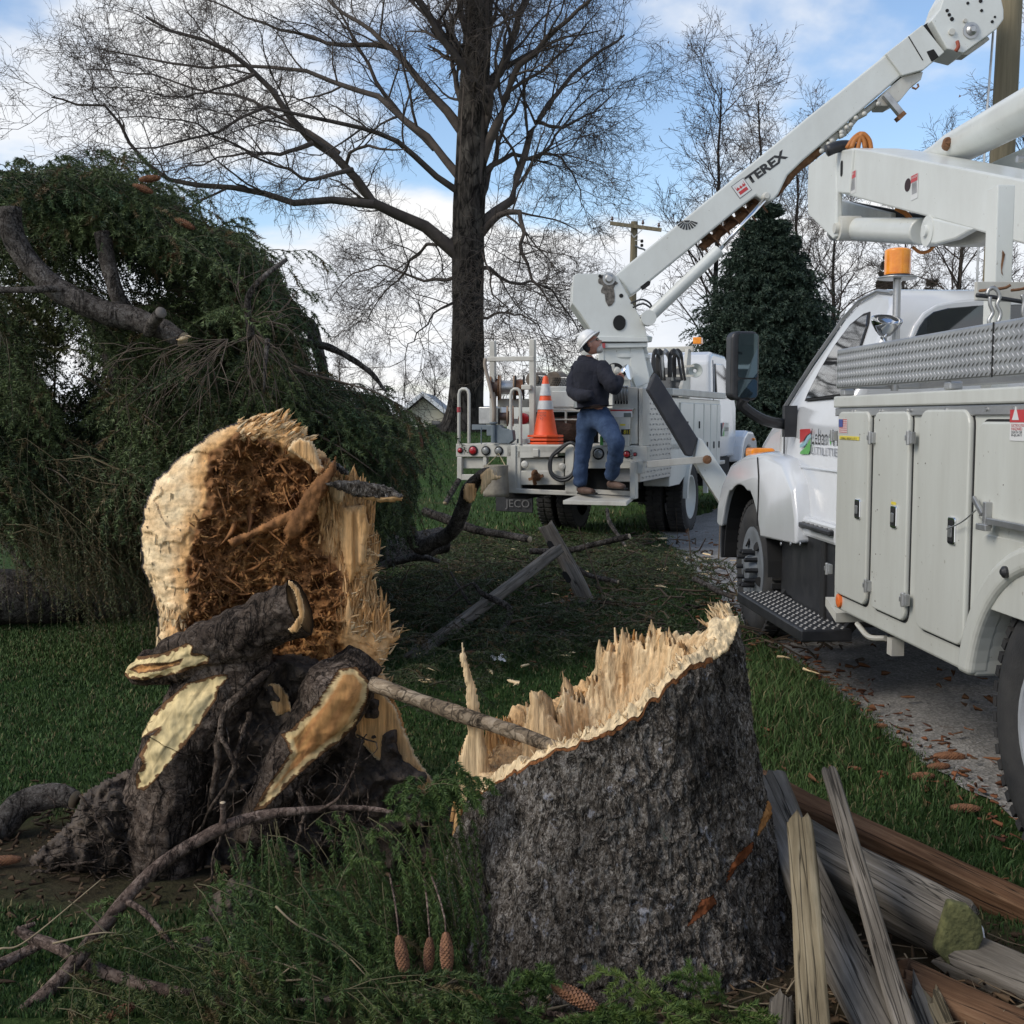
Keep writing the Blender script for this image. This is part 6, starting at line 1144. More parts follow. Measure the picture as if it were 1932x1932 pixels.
for i in range(n-1): Fc+=[(i,i+1,n+i+1,n+i),(2*n+i,3*n+i,3*n+i+1,2*n+i+1),(n+i,n+i+1,3*n+i+1,3*n+i)]
au.add(V,Fc); au.tube([p0,p1],.05,10); au.build('auger',MT['rust'],bm,auto=40)
cyl=M(); a=P(1219,604,13.86); b=P(1357,472,13.86); cyl.tube([a,b],.071,24); cy=cyl.build('lift_cylinder',MT['white'],tb,auto=40)
m=M(); m.tube([b,P(1443,376,13.9)],.024,14); m.build('cylinder_rod',MT['chrome'],cy,smooth=True); m=M(); m.lathe(P(1444,372,13.95),(0,-1,0),[(0,.05),(.06,.05),(.07,.03),(.09,.03)],18); m.build('boom_pin',MT['whiteS'],bm,auto=40); m=M(); m.lathe(P(1222,601,13.9),(0,-1,0),[(-.05,.09),(.12,.09)],18); m.build('cylinder_foot',MT['white'],cy,auto=40)
m=M(); 
for pts in ([(1190,572),(1212,565),(1228,575),(1226,592),(1208,600)],[(1194,580),(1214,573),(1230,582),(1240,580),(1252,566),(1249,566),(1232,592)]): m.tube(cr([P(u,v,13.85) for u,v in pts],20),.012,6)
m.build('hydraulic_hose',MT['black'],tb,smooth=True)
bd=nrm(P(1488,292,14.03)-P(1412,348,14.03)); bu=np.cross(bd,[0,1.,0]); bu=bu if bu[2]>0 else -bu
def bdp(u,v,x,z,Y=14.028): return P(u,v,Y)+bd*x+bu*z
text('lettering','TEREX',P(1414,350,14.027),bd,bu,.56,.11,bk_,bm,off=.0,bold=.045)
def quad(m,c,hx,hz,dy=0,col=None): m.prism([np.array(c)-[0,dy,0]+bd*sx*hx+bu*sz*hz for sx,sz in ((-1,-1),(1,-1),(1,1),(-1,1))],(0,-.001,0))
c=P(1399,355,14.027); m=M(); quad(m,c,.088,.088); em=m.build('emblem',bk_,bm); m=M(); quad(m,c,.082,.082,.002); m.build('emblem_field',wh,em)
m=M(); quad(m,c-bu*.038,.058,.02,.004)
for s in (-1,0,1): k=c+bd*s*.038+bu*.008-np.array([0,.004,0]); m.prism([k-bd*.02,k-bu*.012,k+bd*.02,k+bu*.032],(0,-.001,0))
for s in (-1,1): k=c+bd*s*.05+bu*.03-np.array([0,.004,0]); m.prism([k-bu*.03,k+bd*s*.012-bu*.03,k+bd*s*.012+bu*.035],(0,-.001,0))
m.build('emblem_mark',rd,em)
c=P(1296,414,14.027); m=M()
for k in range(9):
    a0=math.radians(195+k*17); a1=a0+math.radians(11); f=lambda a,r:c+np.array([math.cos(a)*r,0,math.sin(a)*r*.9]); m.prism([f(a0,.05),f(a0,.135),f(a1,.135),f(a1,.05)],(0,-.001,0))
m.prism([f(math.radians(200+i*14),.035+.012*(i%2)) for i in range(11)],(0,-.001,0)); m.build('angle_gauge',bk_,bm)
# outrigger
ol=M(); ol.prism([P(u,v,13.2) for u,v in ((1236,703),(1244,712),(1316,826),(1307,861),(1297,861),(1222,735),(1228,722))],(0,.22,0)); og=ol.build('outrigger',MT['navyleg'],tb,bevel=.015)
m=M(); m.prism([P(u,v,13.23) for u,v in ((1317,825),(1326,830),(1372,899),(1400,952),(1432,1010),(1420,1040),(1400,1010),(1370,968),(1322,893),(1309,872))],(0,.16,0)); m.build('outrigger_leg',MT['white'],tb,bevel=.01)
m=M(); c=P(1426,1040,13.3); m.box((c[0],13.31,.03),(.25,0,0),(0,.2,0),(0,0,.03)); m.build('outrigger_foot',MT['rust'],tb,bevel=.01)
m=M(); m.bar(P(1221,876,13.16),P(1338,866,13.16),.05,.075); m.build('outrigger_brace',MT['whiteS'],tb,bevel=.004); m=M(); m.lathe(P(1334,867,13.13),(0,-1,0),[(0,.05),(.02,.05),(.03,.025)],12); m.build('brace_pin',MT['rust'],tb)
# side body
def sp(name,poly,q,th,mat,par=tb,bevel=.01,**kw):
    m=M(); m.prism([BS(u,v,q) for u,v in poly],-rB*th); return m.build(name,MT[mat] if isinstance(mat,str) else mat,par,bevel=bevel,**kw)
bb('side_locker',.10,.45,.10,1.55,.85,1.9,'alu')
m=M()
for i in range(9):
    for j in range(16): c=WB(.095,.2+i*.155+(j%2)*.07,.9+j*.062); s=1 if (i+j)%2 else -1; m.prism([c+fB*.03*1+Zz*.012*s,c+Zz*.009,c-fB*.03-Zz*.012*s,c-Zz*.009],rB*.004)
m.build('tread_pattern',MT['alu'],tb)
prof=[(1.56,1.86),(4.62,1.86),(4.62,.80),(3.62,.80)]+[(2.98+.62*math.cos(a),.52+.62*math.sin(a)) for a in np.linspace(math.radians(27),math.radians(153),14)]+[(2.34,.80),(2.1,.72),(1.56,.72)]
m=M(); m.prism([WB(.12,t,z) for t,z in prof],-rB*.35); sb_=m.build('side_locker',MT['white'],tb,bevel=.012)
m=M(); m.prism([WB(2.02,t,z) for t,z in prof],-rB*.35); m.build('side_locker',MT['white'],tb,bevel=.012)
for t0,t1 in ((2.05,2.78),(2.84,3.4),(3.45,3.85),(3.9,4.3),(4.34,4.58)):
    z0=1.22 if t0<3.4 else .9; d_=bb('locker_door',.10,.125,t0,t1,z0,1.80,'white',sb_,.012); m=M(); m.box(WB(.095,(t0+t1)/2,z0+.3 if z0<1 else 1.5),fB*.02,rB*.006,Zz*.05); m.build('latch',MT['dark'],d_)
bb('rub_rail',.04,.16,1.35,4.66,1.88,1.97,'whiteS'); 
fd=[(2.98+.66*math.cos(a),.52+.66*math.sin(a)) for a in np.linspace(0,math.pi,20)]+[(2.98+.58*math.cos(a),.52+.58*math.sin(a)) for a in np.linspace(math.pi,0,20)]
m=M(); m.prism([WB(.07,t,z) for t,z in fd],-rB*.06); m.build('wheel_arch_trim',MT['white'],tb)
bb('wheel_well',.25,.5,2.3,3.7,.7,1.18,'dark',bevel=0); 
for q in (.16,2.31-.0): 
    s=1 if q<1 else -1
    wheel('rear_wheel',WB(q,2.98,.50),rB*s,.50,.26,MT['white'],tb,dish=.14,rim=.60); wheel('rear_wheel',WB(q+.30*s,2.98,.50),rB*s,.50,.25,MT['white'],tb,dish=.05,rim=.60)
for q,s in ((.30,1),(2.1,-1)): wheel('front_wheel',WB(q,7.35,.50),rB*s,.50,.26,MT['white'],tb,dish=.04,rim=.60)
# cab
cq0,cq1=.32,2.14
cabp=[(5.0,.95),(5.0,2.48),(5.08,2.58),(5.25,2.63),(6.2,2.62),(6.45,2.52),(6.95,1.78),(6.95,.95)]
m=M(); A=[];B_=[]
for t,z in cabp: k=.07*max(0,(z-1.8)); A.append(WB(cq0+k,t,z)); B_.append(WB(cq1-k,t,z))
n=len(cabp); m.add(np.array(A+B_),[tuple(range(n)),tuple(range(2*n-1,n-1,-1))]+[(i,i+n,(i+1)%n+n,(i+1)%n) for i in range(n)]); cab=m.build('cab',MT['whiteC'],tb,bevel=.06,seg=3)
def sideq(name,pts,q,th,mat,par): m=M(); m.prism([WB(q+(.07*max(0,z-1.8)),t,z) for t,z in pts],rB*th); return m.build(name,MT[mat],par,bevel=.01)
sideq('side_window',[(5.35,1.92),(5.35,2.45),(5.95,2.46),(6.15,2.40),(6.62,1.92)],.33,.025,'glass',cab); sideq('door_seam',[(5.22,1.0),(5.22,2.5),(5.235,2.5),(5.235,1.0)],.322,.006,'dark',cab); sideq('door_handle',[(5.32,1.74),(5.32,1.79),(5.48,1.79),(5.48,1.74)],.322,.03,'black',cab)
m=M(); m.prism([WB(q,4.985,z) for q,z in ((.72,1.80),(.68,1.95),(.68,2.25),(.76,2.38),(1.72,2.38),(1.8,2.25),(1.8,1.95),(1.75,1.80))],fB*.02); m.build('rear_window',MT['glass'],cab,bevel=.005)
lg=sideq('door_logo',[(5.75,1.30),(5.75,1.52),(6.25,1.52),(6.25,1.30)],.315,.003,'white',cab)
# names of the utility on the door, square mark
m=M(); m.prism([WB(.311,t,z) for t,z in ((5.76,1.42),(5.76,1.52),(5.88,1.52),(5.80,1.45))],rB*.001); m.build('logo_red',rd,lg); m=M(); m.prism([WB(.311,t,z) for t,z in ((5.76,1.30),(5.90,1.45),(5.90,1.30))],rB*.001); m.build('logo_green',gn,lg)
text('lettering','Lebanon',WB(.311,5.93,1.38),fB,Zz,.33,.09,bk_,lg,off=.001)
hood=[(6.96,1.0),(6.96,1.72),(7.4,1.66),(8.0,1.52),(8.25,1.35),(8.3,1.0)]
m=M(); m.prism([WB(.62,t,z) for t,z in hood],-rB*1.2); m.build('hood',MT['whiteC'],tb,bevel=.08,seg=3)
for q in (.18,1.75):
    fp=[(6.7,.85),(6.8,1.12),(6.98,1.28),(7.3,1.38),(7.8,1.36),(8.15,1.22),(8.25,.95),(8.2,.78)]+[(7.42+.60*math.cos(a),.52+.60*math.sin(a)) for a in np.linspace(math.radians(28),math.radians(146),12)]
    m=M(); m.prism([WB(q,t,z) for t,z in fp],-rB*.5); fe=m.build('fender',MT['whiteC'],tb,bevel=.05,seg=3)
    m=M(); m.ball(WB(q-.0,7.75,1.22),.05,8,sc=(1,1,.6)); m.build('side_marker',MT['amber'],fe,smooth=True)
bb('fuel_tank',.32,.75,4.75,6.4,.55,.95,'dark'); bb('cab_step',.25,.5,5.0,5.7,.86,.92,'steel'); bb('bumper',.2,2.2,8.3,8.45,.55,.85,'whiteC')
# headache rack with amber lamp and hoses
hr=bb('headache_rack',.45,2.2,4.20,4.28,2.58,2.66,'whiteS')
m=M(); m.prism([WB(.50,t,z) for t,z in ((3.75,1.9),(4.28,1.9),(4.28,2.25),(4.30,2.62),(4.12,2.62),(3.95,2.2),(3.75,2.05))],-rB*.05); m.build('rack_upright',MT['whiteS'],tb,bevel=.004)
m=M(); m.prism([WB(2.1,t,z) for t,z in ((3.75,1.9),(4.28,1.9),(4.28,2.25),(4.30,2.62),(4.12,2.62),(3.95,2.2),(3.75,2.05))],-rB*.05); m.build('rack_upright',MT['whiteS'],tb,bevel=.004)
m=M(); m.prism([BP(u,v,4.2) for u,v in rect(1307,636,1323,649)],fB*.12); m.build('amber_lamp',MT['amber'],hr,bevel=.01)
m=M(); m.bar(BP(1245,709,3.6),BP(1310,709,3.6),.03); m.bar(BP(1260,695,3.7),BP(1310,690,3.7),.06,.03); m.build('rack_bar',MT['whiteS'],tb)
for k,(u,du,mat_,t) in enumerate(((1238,7,'black',2.6),(1245,6,'rubber',2.8),(1255,9,'steel',2.9),(1272,10,'black',3.0),(1279,9,'rubber',3.2))):
    m=M()
    for j in range(4): m.tube(cr([BP(u-du+j*1.2,712,t),BP(u-du+j*1.2,680,t),BP(u-du*.6,664+j*2,t),BP(u,660+j*2,t),BP(u+du*.7,668+j*2,t+.2),BP(u+du,690,t+.2),BP(u+du*1.5,718,t+.2)],16),.020,6)
    m.build('cable_coil',MT[mat_],tb,smooth=True)
m=M(); c=BP(1312,699,4.1); m.lathe(c,nrm(-fB+rB*.3),[(-.16,.03),(-.08,.045),(-.02,.07),(.03,.105),(.035,.10),(.0,.055),(-.03,.03)],20,cap=False); m.build('horn_speaker',simple('grey_speaker',(.35,.38,.36),.5),tb,auto=50)
# ================================================================== WORKER
def skin(name,joints,edges,mat,parent=None,sub=2,smooth=True,**kw):
    me=bpy.data.meshes.new(name); me.from_pydata([tuple(j[0]) for j in joints],edges,[]); o=bpy.data.objects.new(name,me); COL.objects.link(o)
    md=o.modifiers.new('skin','SKIN'); 
    if not me.skin_vertices: 
        pass
    for i,j in enumerate(joints): me.skin_vertices[0].data[i].radius=(j[1],j[1] if len(j)<3 else j[2])
    me.skin_vertices[0].data[0].use_root=True; md.use_smooth_shade=True
    s=o.modifiers.new('sub','SUBSURF'); s.levels=sub; s.render_levels=sub
    bpy.context.view_layer.update(); dg=bpy.context.evaluated_depsgraph_get(); m2=bpy.data.meshes.new_from_object(o.evaluated_get(dg)); bpy.data.objects.remove(o)
    m2.polygons.foreach_set('use_smooth',np.ones(len(m2.polygons),bool)); return m2
wk=thing('person','worker in white hard hat, navy jacket and blue jeans standing on the truck step','person',BP(1120,940,-.3))
J=lambda u,v,t=-.25:BP(u,v,t)
def addskin(name,js,es,mat,sub=2,wr=0):
    me=skin(name,js,es,mat,sub=sub)
    if wr:
        n=len(me.vertices); V=np.zeros(n*3,np.float32); me.vertices.foreach_get('co',V); V=V.reshape(-1,3); Nn=np.zeros(n*3,np.float32); me.vertices.foreach_get('normal',Nn); Nn=Nn.reshape(-1,3)
        V=V+Nn*(wr*fbm(V*[1,1,2.2],9,3)+wr*.6*(1-np.abs(fbm(V*[1,1,2.6]+3,14,2))))[:,None]; me.vertices.foreach_set('co',V.astype(np.float32).ravel()); me.update()
    return link(name,me,MT[mat],wk)
# one continuous body under the clothes
js=[(J(1119,772),.08),(J(1114,735),.09),(J(1112,700),.09),(J(1110,680),.07),(J(1111,668),.055),(J(1106,783,-.20),.09),(J(1101,848,-.2),.06),(J(1097,912,-.2),.045),(J(1136,786,-.3),.09),(J(1163,832,-.5),.06),(J(1154,905,-.25),.045),
 (J(1088,693,-.2),.07),(J(1080,735,-.3),.05),(J(1110,742,-.45),.04),(J(1135,692,-.3),.07),(J(1160,735,-.40),.05),(J(1166,712,-.2),.035),(J(1170,706,-.15),.03)]
me=skin('body',js,[(0,1),(1,2),(2,3),(3,4),(0,5),(5,6),(6,7),(0,8),(8,9),(9,10),(2,11),(11,12),(12,13),(2,14),(14,15),(15,16),(16,17)],'skin'); link('body',me,MT['skin'],wk)
addskin('jeans',[(J(1119,778),.165,.15),(J(1118,764),.17,.15),(J(1107,792,-.18),.125,.12),(J(1104,822,-.18),.105),(J(1100,852,-.18),.09),(J(1095,885,-.2),.082),(J(1094,918,-.2),.078),(J(1137,792,-.32),.125,.12),(J(1150,812,-.42),.11),(J(1163,832,-.50),.095),(J(1161,860,-.42),.088),(J(1154,890,-.3),.078),(J(1152,907,-.28),.075)],[(0,1),(0,2),(2,3),(3,4),(4,5),(5,6),(0,7),(7,8),(8,9),(9,10),(10,11),(11,12)],'denim',wr=.019)
addskin('jacket',[(J(1116,735),.205,.18),(J(1119,766),.215,.19),(J(1113,705),.20,.17),(J(1112,686),.14,.12),(J(1112,676),.085,.08),(J(1091,694,-.2),.105),(J(1082,720,-.26),.09),(J(1081,742,-.32),.078),(J(1096,748,-.5),.065),(J(1118,745,-.62),.055),(J(1135,695,-.30),.11),(J(1149,717,-.38),.095),(J(1160,738,-.42),.085),(J(1165,724,-.34),.07),(J(1167,712,-.25),.058)],[(0,1),(0,2),(2,3),(3,4),(2,5),(5,6),(6,7),(7,8),(8,9),(2,10),(10,11),(11,12),(12,13),(13,14)],'navy',wr=.022)
addskin('hood_collar',[(J(1094,678,-.20),.065),(J(1102,680,-.24),.085,.06),(J(1112,681,-.28),.085,.06),(J(1123,683,-.28),.055,.045)],[(0,1),(1,2),(2,3)],'navy',wr=.006)
for pts in ([(J(1092,922,-.15),.05,.045),(J(1098,925,-.2),.058,.05),(J(1110,926,-.3),.055,.04),(J(1121,928,-.35),.045,.032)],[(J(1148,912,-.2),.05,.045),(J(1155,914,-.25),.056,.05),(J(1168,916,-.35),.052,.04),(J(1178,919,-.4),.042,.03)]):
    addskin('boot',pts,[(0,1),(1,2),(2,3)],'leather'); 
m=M(); m.prism([BP(1088,929,-.12),BP(1122,930,-.38),BP(1123,933,-.38),BP(1088,932.5,-.12)],fB*.11); m.build('boot_sole',MT['dark'],wk,bevel=.008); m=M(); m.prism([BP(1145,918,-.15),BP(1179,921,-.42),BP(1180,924,-.42),BP(1145,921.5,-.15)],fB*.11); m.build('boot_sole',MT['dark'],wk,bevel=.008)
m=M(); m.tube([J(1097+43*k,765+1.5*math.sin(k*3)+ (2 if k<.5 else 0),-.25-.185*math.sin(math.pi*k)**.7) for k in np.linspace(0,1,14)],.02,8); m.build('belt',MT['leather'],wk,smooth=True)
# head looking up to the right
hc=BP(1116,650,-.27); fw=nrm(rB*.93+Zz*.42+fB*.14); upv=nrm(np.cross(np.cross(fw,Zz),fw)); sdv=np.cross(fw,upv)
def hp_(f,u,s): return hc+fw*f+upv*u+sdv*s
def blob(name,pts,r,mat,par,sc=None):
    m=M(); m.ball((0,0,0),1,14); V=m.v[0]*np.array(r); m.v[0]=np.array([hp_(pts[0]+a,pts[1]+b,pts[2]+c) for a,b,c in V]); return m.build(name,MT[mat],par,smooth=True)
m=M(); m.ball((0,0,0),1,26); V=m.v[0].copy(); x,y,z=V[:,0],V[:,1],V[:,2]   # x forward, y up, z side
F_=x*.098; U_=y*.115; S_=z*.076
jaw=np.clip(-y,0,1); S_*=1-.22*jaw; F_+=.012*jaw*(x>0); nose=np.exp(-((y+.10)/.16)**2-(z/.18)**2)*(x>0); F_+=.030*nose; F_-=.012*np.exp(-((y-.12)/.12)**2-((np.abs(z)-.38)/.2)**2)*(x>0); F_+=.008*np.exp(-((y-.27)/.1)**2-(z/.6)**2)*(x>0); F_+=.006*np.exp(-((y+.42)/.07)**2-(z/.3)**2)*(x>0)-.004*np.exp(-((y+.5)/.04)**2-(z/.3)**2)*(x>0)
m.v[0]=np.array([hp_(a,b,c) for a,b,c in zip(F_,U_,S_)]); head=m.build('head',MT['skin'],wk,smooth=True)
for s in (-1,1): blob('ear',(-.012,.0,s*.074),(.022,.034,.012),'skin',head); blob('eye',(.078,.016,s*.03),(.013,.010,.013),'dark',head)
blob('hair',(-.035,.0,0),(.072,.085,.074),'grey',head); blob('beard',(.060,-.088,0),(.045,.045,.05),'hair',head); blob('beard',(.088,-.048,0),(.016,.012,.032),'hair',head)
gl=M(); 
for s in (-1,1): gl.prism([hp_(.092,.035,s*.012),hp_(.086,.035,s*.058),hp_(.086,.006,s*.056),hp_(.096,.004,s*.014)],fw*.006); gl.bar(hp_(.086,.026,s*.062),hp_(-.01,.018,s*.078),.006)
gl.build('sunglasses',MT['glass'],wk)
ht=M(); ax=nrm(upv*.93-fw*.36); ho_=hp_(-.012,.045,0); ht.lathe(ho_,ax,[(-.012,.158),(-.006,.166),(.0,.163),(.010,.128),(.045,.124),(.085,.108),(.115,.075),(.130,.035),(.133,0)],28,cap=False); hat=ht.build('hard_hat',MT['hat'],wk,smooth=True)
m=M(); m.lathe(ho_,ax,[(.018,.1285),(.034,.127)],28,cap=False); m.build('hat_band',MT['reflect'],hat,smooth=True); m=M(); m.bar(ho_+ax*.13-fw*.09,ho_+ax*.135+fw*.09,.02,.02); m.build('hat_ridge',MT['hat'],hat,bevel=.006)
# fingers on the lever
m=M()
for k in range(4):
    b0=J(1168.5,707+k*2.4,-.16); m.tube([b0,b0+rB*.035-fB*.02,b0+rB*.05-fB*.0+Zz*-.008,b0+rB*.045+fB*.025-Zz*.012],[.010,.010,.009,.007],8)
b0=J(1169,706,-.2); m.tube([b0,b0+rB*.02-fB*.03+Zz*.01,b0+rB*.04-fB*.03+Zz*.005],[.012,.011,.008],8); m.build('hand',MT['skin'],wk,smooth=True)
# ---------------------------------------------------------------- cones
ccx,ccz=None,None
base=BP(1029,838,.25)
def mkcone(p,label,bandtext=True):
    o=thing('traffic_cone',label,'traffic cone',p,'stack of orange cones'); m=M(); m.lathe(p,Zz,[(.03,.150),(.05,.142),(.30,.098),(.71,.033),(.73,.024),(.74,0)],28,cap=False); m.build('cone_body',MT['orange'],o,auto=40)
    m=M(); s=.20; oc=[(s,s*.45),(s*.45,s),(-s*.45,s),(-s,s*.45),(-s,-s*.45),(-s*.45,-s),(s*.45,-s),(s,-s*.45)]; m.prism([p+rB*a+fB*b for a,b in oc],Zz*.028); m.build('base',MT['orange'],o,bevel=.006); return o
names=['bottom orange cone of the stack with only its base rim showing','middle orange cone of the stack squeezed between two base rims','top orange cone of the stack with two white reflective bands']
for k in range(3):
    p=base+Zz*.042*k; o=mkcone(p,names[k])
    if k==2:
        for z0,z1 in ((.335,.44),(.50,.64)):
            m=M(); f=lambda z:.150-(z-.03)*(.117/.68)+.0035; m.lathe(p,Zz,[(z0,f(z0)),(z1,f(z1))],28,cap=False); m.build('reflective_band',MT['reflect'],o,smooth=True)
        for i,(s_,zz) in enumerate((('LEBANON',.285),('UTILITIES',.25),('T & D',.215))): text('lettering',s_,p+rB*-.055*(.8 if i==2 else 1)-fB*(.150-(zz-.03)*.172+.012)+Zz*zz,rB,Zz*1+fB*.17,.11*(.6 if i==2 else 1),.022,bk_,o)
# canvas bucket hanging at the back
o=thing('canvas_bucket','tan canvas tool bucket hanging from the rear of the derrick truck','bucket',BP(935,935,-.2)*[1,1,0]+[0,0,.7])
m=M(); c=BP(936,936,-.22); 
prof=[(0,.0),(0,.155),(.05,.158),(.15,.148),(.28,.142),(.36,.145),(.37,.145),(.37,.132),(.2,.13)]
m.lathe(c,Zz,prof,26,cap=False); V=m.v[0]; m.v[0]=V+nrm((V-c)*[1,1,0]+1e-6)*(.014*fbm(V,12,2))[:,None]; m.build('bucket',simple('canvas',(.30,.27,.21),.9,c2=(.20,.175,.14),sc=9,bs=.5,bsc=40),o,smooth=True)
m=M(); m.tube([c+Zz*.36-rB*.12,BP(941,856,-.1),c+Zz*.36+rB*.12],.007,6); m.build('rope',simple('rope',(.35,.30,.18),.9),o)
# firewood rounds on top of the cabinet
fw_=simple('log_chunk',(.12,.095,.075),.9,c2=(.22,.18,.14),sc=12,bs=.7,bsc=20)
for pts,lb,r in (([(1002,722,1.0),(1020,724,1.0)],'short pale wood block on the truck cabinet beside the rack post',.09),([(1042,729-4,1.0),(1055,726-3,1.3)],'round wooden log section on the mesh topped cabinet',.10)):
    o=thing('wood_block',lb,'wood block',BP(pts[0][0],707,1.0)); m=M(); m.tube([BP(pts[0][0]+2,716,pts[0][2]-.1),BP(pts[1][0]+2,715,pts[1][2]+.2)],r,16); m.build('block',fw_,o,auto=40)
# ================================================================== BUCKET TRUCK (A), near right
dv=ray(850,788); dA=nrm([dv[0],dv[1],0]); rA=np.array([dA[1],-dA[0],0])
def WA(s,l,z): return dA*s+rA*l+Zz*z
def AL(u,v,l):  # pixel -> (s,z) on the side plane at lateral distance l
    p=PL(u,v,rA*l,rA); return float(p@dA),float(p[2])
def AS(u,v,s):  # pixel -> (l,z) on a cross plane at s
    p=PL(u,v,dA*s,dA); return float(p@rA),float(p[2])
LB=2.05; LF=4.45
ta=thing('bucket_truck','near white bucket truck with tall side lockers and the word Lebanon on its cab','utility truck',WA(5,3.2,0))
def pa(name,szs,l,th,mat,par=ta,bevel=.008,seg=2,**kw):   # polygon in (s,z) on plane l, thickness to the right
    m=M(); m.prism([WA(s,l,z) for s,z in szs],rA*th); return m.build(name,MT[mat] if isinstance(mat,str) else mat,par,bevel=bevel,seg=seg,**kw)
def ba(name,s0,s1,l0,l1,z0,z1,mat,par=ta,bevel=.008,**kw):
    m=M(); m.box(WA((s0+s1)/2,(l0+l1)/2,(z0+z1)/2),dA*(s1-s0)/2,rA*(l1-l0)/2,Zz*(z1-z0)/2); return m.build(name,MT[mat] if isinstance(mat,str) else mat,par,bevel=bevel,**kw)
sc,_=AL(1577,950,LB); sw=3.82; zb=.585; zt_=1.66; Rw=.51
arch=[(sw+.60*math.cos(a),Rw+.57*math.sin(a)) for a in np.linspace(math.radians(7.6),math.radians(172.4),26)]
prof=[(sc,zb),(sc,zt_)]+[(1.0,zt_),(1.0,zb)]+arch[::-1]
body=pa('side_body',prof,LB,.48,'whiteB',bevel=.012); pa('side_body',prof,LF-.48,.48,'whiteB',bevel=.012)
ba('body_top',1.0,sc,LB+.0,LB+.5,zt_+.002,zt_+.04,'whiteB'); ba('body_floor',1.0,sc,LB+.5,LF-.5,.98,1.06,'whiteB'); ba('wheel_tub',sw-.7,sw+.7,LB+.3,LB+.5,.4,1.1,'dark',bevel=0)
ba('front_bulkhead',sc-.03,sc-.005,LB+.48,LF-.48,.9,1.62,'whiteB')
# arch lip and bumper stud
lip=[(sw+.71*math.cos(a),Rw+.665*math.sin(a)) for a in np.linspace(math.radians(6.5),math.radians(173.5),30)]+[(sw+.598*math.cos(a),Rw+.568*math.sin(a)) for a in np.linspace(math.radians(172.4),math.radians(7.6),30)]
pa('arch_lip',lip,LB-.030,.10,'whiteB',body,bevel=.028,seg=4)
m=M(); m.lathe(WA(*[AL(1913,1079,LB)[0]],LB,AL(1913,1079,LB)[1]),-rA,[(0,.022),(.04,.022),(.05,.01)],14); m.build('rubber_stop',MT['black'],ta)
# rail with bolts
ra=ba('drip_rail',1.0,sc+.01,LB-.022,LB+.03,1.652,1.712,'whiteB'); ba('drip_rail',1.0,sc+.01,LB-.012,LB-.002,1.608,1.650,'alu',ra)
m=M()
for u in (1612,1617,1664,1669,1716,1724,1790,1868,1920): s,_=AL(u,762,LB); m.lathe(WA(s,LB-.012,1.632),-rA,[(0,.009),(.006,.007)],8)
m.build('rail_bolt',MT['steel'],ra)
# doors: rounded rectangles traced in the body plane
def rrect(s0,s1,z0,z1,r,n=6):
    if s0>s1: s0,s1=s1,s0
    out=[]
    for cx_,cz_,a0 in ((s1-r,z1-r,0),(s0+r,z1-r,90),(s0+r,z0+r,180),(s1-r,z0+r,270)):
        for k in range(n+1): a=math.radians(a0+90*k/n); out.append((cx_+r*math.cos(a),cz_+r*math.sin(a)))
    return out
def door(u0,u1,vt,vb,r=.05,hinge=(),handle=None,name='locker_door',ubase=None):
    s0,_=AL(u0,900,LB); s1,_=AL(u1,900,LB); zt2=AL(u1,vt,LB)[1]; zb2=AL(u1,vb,LB)[1]
    pa('door_gap',rrect(s0+.012,s1-.012,zb2-.012,zt2+.012,r+.01),LB-.0015,.004,'dark',body,bevel=0)
    d=pa(name,rrect(s0,s1,zb2,zt2,r),LB-.022,.026,'whiteB',body,bevel=.009,seg=3)
    return d
def latch(u,v,w,h,par):
    s,z=AL(u,v,LB); p=pa('latch_frame',rrect(s-w,s+w,z-h,z+h,.012),LB-.032,.016,'chrome',par,bevel=.004); pa('latch_cup',rrect(s-w*.72,s+w*.72,z-h*.78,z+h*.78,.008),LB-.034,.004,'dark',p,bevel=0)
    pa('latch_paddle',rrect(s-w*.5,s+w*.5,z-h*.5,z+h*.35,.006),LB-.037,.004,'steel',p,bevel=.002)
def hinge(u,v,par=body):
    s,z=AL(u,v,LB); m=M(); m.box(WA(s,LB-.03,z),dA*.028,rA*.012,Zz*.026); m.tube([WA(s-.004,LB-.042,z-.032),WA(s-.004,LB-.042,z+.032)],.010,10); m.box(WA(s+.018,LB-.042,z),dA*.010,rA*.006,Zz*.012); m.build('hinge',MT['steel'],par,bevel=.003)
d1=door(1586,1645,776,1146); d2=door(1655,1721,776,1177); d3=door(1741,1836,772,1227,.07); 
latch(1628,960,.036,.050,d1); latch(1697,975,.034,.052,d2); latch(1808,1001,.034,.056,d3)
for u,v in ((1584,822),(1657,826),(1731,826),(1574,1073),(1649,1105),(1720,1131)): hinge(u,v)
s0,_=AL(1852,900,LB); 
pa('door_gap',rrect(1.2,s0+.012,AL(1852,985,LB)[1],1.595,.06),LB-.0015,.004,'dark',body,bevel=0); d4=pa('locker_door',rrect(1.2,s0,AL(1852,980,LB)[1],1.585,.05),LB-.022,.026,'whiteB',body,bevel=.009)
pa('recess_line',rrect(3.45,AL(1854,1010,LB)[0],AL(1870,1050,LB)[1]-.2,AL(1866,1008,LB)[1],.05),LB-.006,.008,'whiteB',body,bevel=.004)
s,z=AL(1880,972,LB); m=M(); m.box(WA(s,LB-.035,z),dA*.012,rA*.015,Zz*.05); m.box(WA(s,LB-.05,z-.045),dA*.04,rA*.012,Zz*.012); m.bar(WA(s+.10,LB-.045,z+.06),WA(s+.03,LB-.04,z-.0),.014,.02); m.bar(WA(s-.02,LB-.04,z-.02),WA(1.5,LB-.04,z-.03),.02,.025); m.build('t_latch',MT['steel'],body,bevel=.003)
